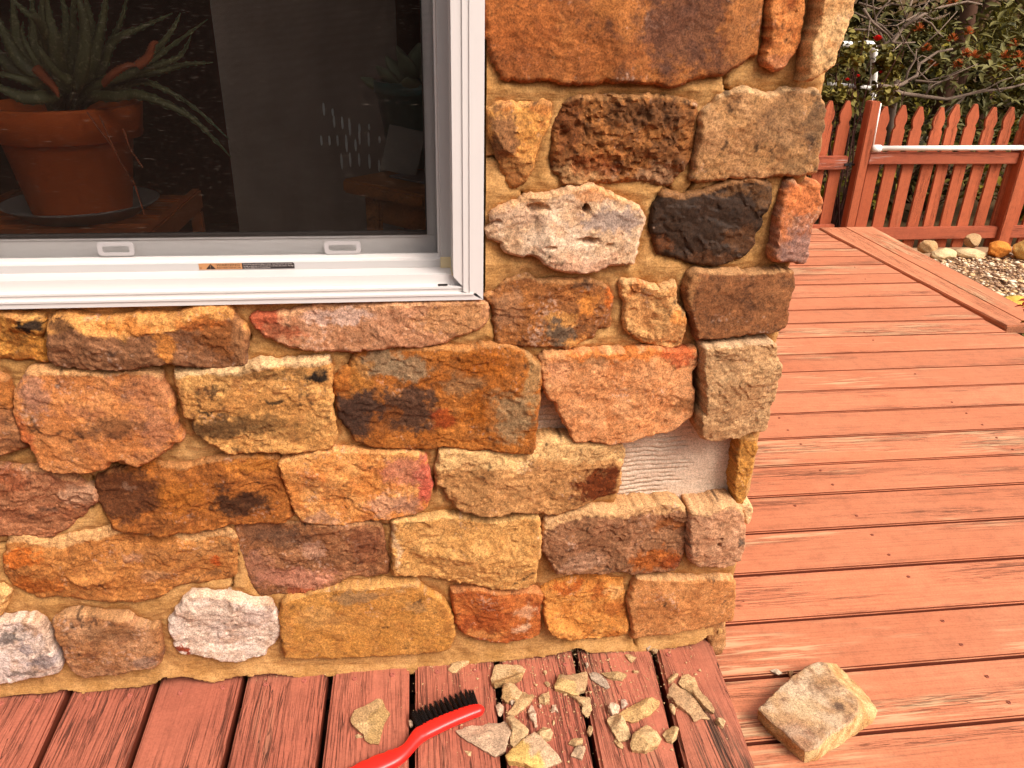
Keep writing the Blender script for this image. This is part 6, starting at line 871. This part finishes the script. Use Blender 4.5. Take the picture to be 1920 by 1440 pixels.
# ------------------------------------------------------------------ fence, gate, pipes
FA = Vector((2.945, 3.92, 0)); FD = R(1); FM = Matrix.Translation(FA) @ Matrix.Rotation(FD, 4, 'Z')
def picket_outline(w_, h):
    a = w_/2
    return [(-a, 0), (a, 0), (a, h-.155), (a*.78, h-.142), (a*.72, h-.13), (a*.9, h-.112), (a*1.0, h-.09), (a*.95, h-.07), (a*.34, h-.008), (a*.25, h), (-a*.25, h), (-a*.34, h-.008), (-a*.95, h-.07), (-a, h-.09), (-a*.9, h-.112), (-a*.72, h-.13), (-a*.78, h-.142), (-a, h-.155)]
def picket_mesh(w_, h):
    m = MB(); m.prism(picket_outline(w_, h), -.009, .009); m.v = [(x, -z, y) for x, y, z in m.v]
    return m
fence = empty('picket_fence', FA, label='red wooden picket fence behind the gravel at the end of the deck', cat='fence'); fence.rotation_euler = (0, 0, FD)
ZG, ZT = -.40, .605
pk0 = picket_mesh(.08, ZT-ZG).build('picket', M_fence, fence); b = bmesh.new(); b.from_mesh(pk0.data); bmesh.ops.recalc_face_normals(b, faces=b.faces); b.to_mesh(pk0.data); b.free()
for k_ in range(17):
    o = pk0 if k_ == 0 else pk0.copy()
    if k_: col.objects.link(o); o.parent = fence
    o.location = (.118+.1278*k_+random.uniform(-.003, .003), .032, ZG+random.uniform(-.012, .012)); o.rotation_euler = (R(random.uniform(-.4, .4)), R(random.uniform(-.5, .5)), R(random.uniform(-3, 3)))
def fp(name, a, b_, mat, bev=.004): m = MB(); m.box(a, b_); return m.build(name, mat, fence, bevel=bev)
fp('post', (-.035, -.045, ZG-.1), (.030, .03, .632), M_fence, .006); fp('post', (1.135, -.05, ZG-.1), (1.225, .04, .64), M_fence, .006); fp('post', (2.3, -.05, ZG-.1), (2.39, .04, .64), M_fence, .006)
for z0, z1 in ((.238, .312), (-.275, -.193)):
    fp('rail', (.044, -.022, z0), (1.133, .021, z1), M_rail); fp('rail', (1.227, -.022, z0), (2.298, .021, z1), M_rail)
gate = empty('picket_gate', FM @ Vector((-.08, .03, 0)), label='red picket gate left of the fence post beside the stone corner', cat='gate'); gate.rotation_euler = (0, 0, FD+R(4))
for k_ in range(5):
    o = pk0.copy(); col.objects.link(o); o.parent = gate; o.location = (-.055-.125*k_, .03, ZG+.02)
for z0, z1 in ((.2, .285), (-.25, -.17)):
    m = MB(); m.box((-.6, -.02, z0), (-.005, .018, z1)); m.build('rail', M_rail, gate, bevel=.004)
m = MB(); m.box((-.03, -.03, .225), (.05, -.021, .24)); m.box((.0, -.036, .215), (.016, -.03, .25)); m.build('latch', simple('black_iron', (36, 28, 26), .5, .5), gate, bevel=.002)
M_pvc = simple('white_pvc', (252, 240, 228), .35, .5, .02, 10, .88)
pipe = empty('white_pipe', fence.location, label='long white plastic pipe resting on the top fence rail', cat='pipe'); pipe.rotation_euler = (0, 0, FD)
m = MB(); m.tube([(.075, -.03, .342), (1.13, -.03, .346)], .0165, 12); m.build('pipe', M_pvc, pipe, smooth=True)
m = MB(); m.tube([(.042, -.03, .342), (.1, -.03, .342)], .023, 12); m.build('coupling', M_pvc, pipe, smooth=True)
m = MB(); m.tube([(.046, -.03, .342), (.043, -.02, .62)], .006, 8); m.build('riser', M_pvc, pipe, smooth=True)
arb = empty('pipe_trellis', (3.27, 4.6, .6), label='white pipe trellis with an elbow joint inside the rose bush', cat='trellis')
m = MB(); m.tube([(.075, 0, -.9), (.06, 0, .06), (.02, 0, .24), (.0, 0, .31), (-.03, 0, .335), (-.09, 0, .345)], [.026, .026, .025, .03, .032, .024], 12); m.build('upright', M_pvc, arb, smooth=True)
m = MB(); m.tube([(-.08, 0, .342), (-.6, .02, .335)], .02, 10); m.build('crossbar', M_pvc, arb, smooth=True)
m = MB(); m.tube([(-.45, -.05, .09), (.06, 0, .055)], .014, 10); m.build('crossbar', M_pvc, arb, smooth=True)

# ------------------------------------------------------------------ plants
def leaf_mat(name, c1, c2, rough=.5, k=.7, spec=.4):
    t = NT(name, rough, spec); co = t.coord(rnd=True); n = t.noise(co, 2.3 if 'wood' in name else 6, 4); oi = t.node('ObjectInfo'); g = t.node('NewGeometry')
    f = t.math('MULTIPLY', t.math('ADD', g.outputs['Random Per Island'], n), .5)
    t.color(t.mix(t.ramp(f, (.3, 0.), (.7, 1.)), l4(c1, k), l4(c2, k))); return t.m
def leaf_geo(L, W, fold=.25, droop=.15):
    v = [(0, 0, 0), (-W*.5, L*.35, W*fold), (0, L*.4, 0), (W*.5, L*.35, W*fold), (-W*.4, L*.7, W*fold*.8-droop*L*.4), (0, L*.72, -droop*L*.45), (W*.4, L*.7, W*fold*.8-droop*L*.4), (0, L, -droop*L)]
    return np.array(v), [(0, 2, 1), (0, 3, 2), (1, 2, 5, 4), (2, 3, 6, 5), (4, 5, 7), (5, 6, 7)]
def scatter_leaves(name, cen, rad, n, L, W, mat, parent=None, shell=.0, seed=0, squash=1., kind='stuff', clumps=0):
    """many small leaves spread through a lumpy volume"""
    r_ = np.random.default_rng(seed); lv, lfc = leaf_geo(1., W/L); F = np.array([(a, b, c) for f in lfc for a, b, c in ([f] if len(f) == 3 else [(f[0], f[1], f[2]), (f[0], f[2], f[3])])])
    d = r_.normal(size=(n, 3)); d /= np.linalg.norm(d, axis=1)[:, None]; rr = r_.uniform(shell, 1, n)**(1/2.2)
    if clumps:
        cc = r_.normal(size=(clumps, 3)); cc /= np.linalg.norm(cc, axis=1)[:, None]; cc *= (r_.uniform(.25, 1, clumps)**.5)[:, None]; ci = r_.integers(0, clumps, n)
        p = cc[ci]+d*(rr*r_.uniform(.12, .38, clumps)[ci])[:, None]
    else: p = d*rr[:, None]
    p = np.asarray(cen)+p*np.asarray(rad)
    a = r_.uniform(0, 2*np.pi, n); e = r_.normal(-.15, .5, n); ro = r_.normal(0, .6, n); s = L*r_.uniform(.6, 1.25, n)
    f = np.stack([np.cos(a)*np.cos(e), np.sin(a)*np.cos(e), np.sin(e)], 1); sd = np.stack([-np.sin(a), np.cos(a), 0*a], 1); u = np.cross(sd, f)*-1
    sd2 = sd*np.cos(ro)[:, None]+u*np.sin(ro)[:, None]; u2 = -sd*np.sin(ro)[:, None]+u*np.cos(ro)[:, None]
    V = p[:, None]+s[:, None, None]*(lv[None, :, 0:1]*sd2[:, None]+lv[None, :, 1:2]*f[:, None]+lv[None, :, 2:3]*u2[:, None])
    FF = (np.arange(n)*len(lv))[:, None, None]+F[None]
    if parent: V = V-np.array(parent.location)
    return mesh_obj(name, V.reshape(-1, 3), FF.reshape(-1, 3), mat, parent, True, kind=kind)
M_rh = leaf_mat('rhododendron_leaf', (90, 84, 38), (152, 138, 76), .6, .6, .2)
M_rose = leaf_mat('rose_leaf', (104, 90, 28), (160, 140, 60), .6, .6, .2)
M_under = leaf_mat('undergrowth_leaf', (74, 68, 20), (156, 136, 40), .7, .66, .15)
M_under2 = leaf_mat('bush_leaf', (52, 46, 16), (118, 102, 40), .7, .62, .15)
M_wood = leaf_mat('woodland_leaf', (32, 27, 12), (84, 72, 26), .7, .7, .1)
M_pine = leaf_mat('pine_needle', (104, 96, 20), (158, 140, 40), .5)
M_bark = simple('grey_bark', (140, 116, 98), .9, .15, .3, 40, .7)
M_bark2 = simple('pine_bark', (96, 66, 50), .95, .1, .45, 24, .7)
M_stem = simple('rose_stem', (84, 44, 34), .7, .2, .2, 40, .7)
M_bud = simple('rust_bud', (196, 96, 40), .7, .2, .3, 60, .8)
rh = empty('rhododendron', (4.0, 5.3, -.36), label='rhododendron with grey twisted branches and rusty bud clusters behind the fence', cat='shrub')
m = MB()
for pts, r0 in BRANCH:
    k_ = len(pts); m.tube([Vector(p)-rh.location for p in pts], [r0*(1-.6*i/(k_-1)) for i in range(k_)], 6)
r_ = np.random.default_rng(21)
for pts, r0 in BRANCH:       # twigs
    for _ in range(2):
        i = r_.integers(0, len(pts)-1); f = r_.random(); a = Vector(pts[i]).lerp(Vector(pts[i+1]), f); d = Vector((r_.normal(0, 1), r_.normal(0, .5), r_.normal(.35, .6))).normalized()*r_.uniform(.12, .4)
        mid = a+d*.5+Vector((r_.normal(0, .03), 0, r_.normal(0, .03))); m.tube([a-rh.location, mid-rh.location, a+d-rh.location], [.006, .005, .003], 5)
m.tube([(0, 0, 0), (.03, .0, .35), (-.05, .0, .75), (-.1, -.05, 1.05)], [.04, .035, .03, .025], 7); m.tube([(.05, 0, 0), (.3, .1, .5), (.7, .2, .9)], [.035, .03, .02], 7)
m.build('branch', M_bark, rh, smooth=True)
lv, lfc = leaf_geo(.115, .03, .3, .2); rl = mesh_obj('leaf', lv, lfc, M_rh, rh, True); rl['label'] = 'long leathery leaf'
bud = MB()
for k_ in range(26):
    a = k_*2.4; zz = k_/26; q = Vector((math.cos(a)*math.sin(zz*1.9), math.sin(a)*math.sin(zz*1.9), math.cos(zz*1.9))); bud.tube([q*.006, q*.03, q*.042+Vector((0, 0, .006))], [.0025, .004, .001], 4)
bd0 = bud.build('bud_cluster', M_bud, rh); fl = fb = True; cnt = 0
for k_, w_ in enumerate(WHORL):
    base_ = Vector(w_[:3]); n = 8 if w_[3] else 7; ph = random.random()*6
    for j in range(n):
        if cnt >= 290: break
        o = rl if fl else rl.copy()
        if not fl: col.objects.link(o); o.parent = rh
        fl = False; cnt += 1; a = ph+j*2*math.pi/n; o.location = base_-rh.location; o.rotation_euler = (R(random.uniform(-25, 50)), R(random.uniform(-25, 25)), a); s_ = random.uniform(.75, 1.25); o.scale = (s_, s_, s_)
    if w_[3]:
        o = bd0 if fb else bd0.copy()
        if not fb: col.objects.link(o); o.parent = rh
        fb = False; o.location = base_-rh.location; o.scale = (1.1,)*3
scatter_leaves('foliage', (4.6, 5.8, .55), (1.4, .5, .8), 2700, .11, .032, M_rh, rh, seed=3, clumps=40)
rose = empty('rose_bush', (3.1, 4.35, -.36), label='rose bush with small olive leaves and red flowers beside the stone corner', cat='rose bush')
scatter_leaves('foliage', (3.08, 4.38, .74), (.38, .2, .33), 1000, .05, .036, M_rose, rose, seed=4, clumps=26)
m = MB(); r_ = np.random.default_rng(5)
for k_ in range(26):
    a = Vector((r_.normal(0, .06), r_.normal(0, .05), 0)); e = Vector((r_.normal(0, .22), r_.normal(.05, .12), r_.uniform(.9, 1.4))); md = a.lerp(e, .6)+Vector((r_.normal(0, .08), 0, 0)); m.tube([a, md, e], [.007, .005, .0025], 5)
m.build('stem', M_stem, rose)
def rosette(loc, s_, mat):
    m = MB()
    for k_ in range(14):
        a = k_*2.4; r_ = .25+.05*k_; v_ = leaf_geo(1, .9, .5, -.25)[0]*s_; Mx = Matrix.Rotation(a, 3, 'Z') @ Matrix.Rotation(R(75-k_*4.5), 3, 'X'); m.add([Mx @ Vector(q) for q in v_], leaf_geo(1, 1)[1])
    o = m.build('flower', mat, rose, smooth=True); o.location = Vector(loc)-rose.location; return o
M_rosered = simple('rose_red', (228, 22, 18), .5, .3, .12, 30, .9)
for loc, s_ in (((3.225, 4.5, .965), .042), ((3.285, 4.45, .80), .028), ((3.24, 4.4, .765), .02), ((3.05, 4.35, .74), .022), ((2.95, 4.3, .72), .022)): rosette(loc, s_, M_rosered)
# small rose shoot at the deck edge on the right
sh = empty('rose_shoot', (2.44, 1.5, -.3), label='small plant with red new leaves at the right end of the deck border', cat='plant')
m = MB(); m.tube([(.06, 0, 0), (.03, .03, .25), (-.02, .08, .37)], [.004, .003, .002], 5); m.tube([(.03, .03, .22), (-.03, .02, .32)], [.003, .002], 5); m.build('stem', M_stem, sh)
scatter_leaves('red_leaf', (2.415, 1.6, .095), (.035, .03, .03), 16, .03, .02, simple('red_leaf', (196, 60, 44), .5, .3, .2, 30, .8), sh, seed=31); scatter_leaves('foliage', (2.40, 1.55, .035), (.05, .04, .05), 14, .035, .022, M_rose, sh, seed=32)
scatter_leaves('foliage', (2.52, 1.35, -.12), (.16, .2, .16), 130, .06, .035, M_under2, sh, seed=33)
# pine and another trunk beyond the fence
def tree(name, x, y, lean, r0, h, label, crown=None, z0=-.4):
    e = empty(name, (x, y, z0), label=label, cat='tree'); m = MB(); k_ = 9; r_ = np.random.default_rng(int(x*100))
    m.tube([(lean*(i/k_)*h+r_.normal(0, r0*.3), r_.normal(0, r0*.3), h*i/k_) for i in range(k_+1)], [r0*(1.25-.7*i/k_) for i in range(k_+1)], 10); m.build('trunk', M_bark2, e, smooth=True)
    if crown: crown(e)
    return e
def pine_crown(e):
    m = MB(); r_ = np.random.default_rng(8)
    for bx, by, bz, s_ in [(5.62, 6.5, 1.12, .19), (5.35, 6.45, .98, .15), (5.2, 6.5, .9, .14), (5.8, 6.6, 1.02, .14), (5.42, 6.4, .83, .12), (5.05, 6.6, 1.03, .13), (5.9, 6.7, 1.5, .2), (5.5, 6.7, 1.6, .2), (6.1, 6.8, 1.2, .18)]:
        for _ in range(150):
            d = Vector(r_.normal(size=3)).normalized(); c = Vector((bx, by, bz))+Vector(r_.normal(0, .05, 3)); w_ = d.cross(Vector((0, .6, .8))); w_ = w_.normalized()*.0035 if w_.length > .01 else Vector((.0035, 0, 0)); a = c-e.location; m.add([a-w_, a+w_, a+d*s_*r_.uniform(.6, 1)], [(0, 1, 2)])
    m.build('needles', M_pine, e, kind='stuff')
    m = MB()
    for bx, by, bz in [(5.62, 6.5, 1.12), (5.2, 6.5, .9), (5.9, 6.7, 1.5)]: m.tube([(.25, .1, bz-.3+.4), Vector((bx, by, bz))-e.location], [.02, .008], 6)
    m.build('branch', M_bark2, e)
tree('pine_tree', 5.28, 6.6, .13, .045, 4., 'young pine with yellow green needle tufts behind the rhododendron', pine_crown)
tree('tree', 4.95, 6.1, .0, .075, 3.4, 'reddish brown tree trunk directly behind the picket fence')
tree('tree', 3.75, 6.6, -.12, .11, 3.6, 'thick grey brown trunk behind the rose bush')
tree('tree', 7.3, 8.8, .03, .1, 5, 'slim dark trunk at the far right of the woodland')
for k_, (x, y, z, rx, ry, rz, n, mt, lb) in enumerate([(3.3, 5.0, .0, .55, .3, .35, 900, M_under, 'low bright green bush seen through the gate'), (4.2, 5.0, .02, .5, .3, .4, 1100, M_under2, 'dark green bush seen between the middle pickets'), (5.1, 5.1, .0, .55, .3, .4, 1100, M_under, 'yellow green bush behind the right fence post'),
     (4.0, 6.3, .55, .9, .5, .75, 2200, M_under2, 'dark leafy shrub filling the gap above the fence rail'), (5.4, 6.4, .4, .8, .5, .55, 1500, M_under, 'yellow green shrub under the pine'), (6.6, 6.6, .9, .8, .6, .9, 2200, M_under2, 'tall dark shrub at the right beyond the fence'), (3.0, 5.9, .7, .7, .4, .8, 1600, M_under2, 'dark shrub behind the stone corner'), (1.6, 5.6, .3, .8, .5, .8, 1800, M_under2, 'broad shrub hidden behind the stone corner')]):
    e = empty('bush', (x, y, -.4), label=lb, cat='bush', group='bushes beyond the fence'); scatter_leaves('foliage', (x, y, z), (rx, ry, rz), n, .075, .036, mt, e, seed=50+k_, clumps=34)
    m = MB(); r_ = np.random.default_rng(k_)
    for _ in range(10): m.tube([(r_.normal(0, .06), r_.normal(0, .05), 0), (r_.normal(0, rx*.3), r_.normal(0, ry*.3), (z+.4)*.7), (r_.normal(0, rx*.6), r_.normal(0, ry*.5), (z+.4)+r_.uniform(0, rz*.7))], [.01, .007, .003], 5)
    m.build('stem', M_bark2, e)
parts_ = [(x, y, z) for x in np.arange(0, 17, 1.5) for y, z in ((8.6, .4), (9.6, 1.7), (11, 3.2))]
r_ = np.random.default_rng(77); V_ = []
o = scatter_leaves('woods', (5.5, 9.6, 1.8), (12, 1.6, 2.6), 38000, .16, .09, M_wood, seed=60, clumps=210); o.name = 'woods'
# woods behind the viewer, mirrored dimly in the glass
scatter_leaves('woods', (-2, -11, 2.2), (16, 2.2, 3.6), 16000, .4, .26, M_wood, seed=61, clumps=140)

# ------------------------------------------------------------------ gravel bed and edging stones
r_ = np.random.default_rng(13); pb = []
for k_ in range(6):
    j = r_.uniform(.75, 1.25, 6); a = np.array([(1, 0, 0), (0, 1, 0), (-1, 0, 0), (0, -1, 0), (0, 0, .75), (0, 0, -.6), (.7, .7, .25), (-.7, .7, .2), (-.7, -.7, .25), (.7, -.7, .2)]); pb.append(a*r_.uniform(.8, 1.2, (10, 1)))
pf = [(4, 0, 6), (4, 6, 1), (4, 1, 7), (4, 7, 2), (4, 2, 8), (4, 8, 3), (4, 3, 9), (4, 9, 0), (5, 6, 0), (5, 1, 6), (5, 7, 1), (5, 2, 7), (5, 8, 2), (5, 3, 8), (5, 9, 3), (5, 0, 9)]
N = 15000; px = r_.uniform(2.62, 5.2, N); py = 1.55+r_.uniform(0, 1, N)*(3.62+.13*(px-3)-1.55); s = np.clip(r_.lognormal(-4.7, .4, N), .005, .026); a = r_.uniform(0, 6.28, N); cv = r_.integers(0, 6, N)
V = np.array(pb)[cv]; ca, sa = np.cos(a)[:, None], np.sin(a)[:, None]; sx_ = s[:, None]*1.25; sy_ = s[:, None]*.85
V = np.stack([px[:, None]+(V[..., 0]*ca*sx_-V[..., 1]*sa*sy_), py[:, None]+(V[..., 0]*sa*sx_+V[..., 1]*ca*sy_), -.335+r_.uniform(0, .012, N)[:, None]+V[..., 2]*s[:, None]*.7], -1)
FF = (np.arange(N)*10)[:, None, None]+np.array(pf)[None]; gc = np.array([lin(c, .86) for c in ((226, 190, 150), (240, 214, 180), (190, 146, 108), (170, 130, 98), (220, 176, 126), (146, 112, 88))])[r_.integers(0, 6, N)]
mesh_obj('gravel', V.reshape(-1, 3), FF.reshape(-1, 3), M_stone, None, True, np.repeat(gc, 10, 0), kind='stuff')
quad_sheet('gravel_bed', 2.6, 5.3, 1.5, 3.95, -.345, simple('gravel_base', (176, 138, 104), .95, .1, .3, 80, .8))
def edging(loc, sx, sy, sz, c, seed, label, rot=0):
    b = bmesh.new(); bmesh.ops.create_icosphere(b, subdivisions=4, radius=1); V = np.array([v.co[:] for v in b.verts]); r_ = np.random.default_rng(seed)
    k = np.ones(len(V))
    for i in range(9): d = r_.normal(size=3); d /= np.linalg.norm(d); k = np.minimum(k, r_.uniform(.62, .95)/np.maximum(V@d, .05))
    V = V*k[:, None]; V *= (1+.06*fbm(V[:, 0]+V[:, 2], V[:, 1]-V[:, 2], .5, 4, seed))[:, None]; V = V*np.array([sx, sy, sz])
    for v, q in zip(b.verts, V): v.co = q
    me = bpy.data.meshes.new('edging_stone'); b.to_mesh(me); b.free(); C = lin(c, .66)*(1+.3*fbm(V[:, 0]*9, V[:, 2]*9+V[:, 1]*5, .5, 4, seed+1))[:, None]
    at = me.color_attributes.new('Col', 'FLOAT_COLOR', 'POINT'); cc = np.ones((len(V), 4), np.float32); cc[:, :3] = np.clip(C, 0, 1); at.data.foreach_set('color', cc.ravel()); me.materials.append(M_stone)
    o = bpy.data.objects.new('edging_stone', me); col.objects.link(o); o.location = loc; o.rotation_euler = (0, 0, R(rot)); tag(o, label, 'stone', 'edging stones along the fence')
for a in (((3.42, 3.70, -.27), .07, .05, .055, (206, 160, 110), 1, 'small brown edging stone half hidden by the deck border', 10), ((3.50, 3.62, -.30), .10, .055, .045, (232, 196, 146), 2, 'pale pitted edging stone nearest the deck border', 5), ((3.71, 3.66, -.305), .11, .05, .035, (236, 200, 150), 3, 'flat cream edging stone in the middle of the row', -8),
          ((3.80, 3.78, -.25), .07, .05, .05, (206, 164, 116), 4, 'small tan stone tucked under the fence pickets', 30), ((3.90, 3.65, -.285), .095, .07, .065, (226, 138, 56), 5, 'bright orange edging stone before the right post', 15), ((4.09, 3.58, -.26), .12, .09, .09, (236, 184, 104), 6, 'big yellow edging stone at the right edge', -10), ((3.30, 2.68, -.3), .09, .06, .04, (232, 186, 84), 7, 'flat yellow stone lying in the gravel by the deck border', 0)): edging(*a)
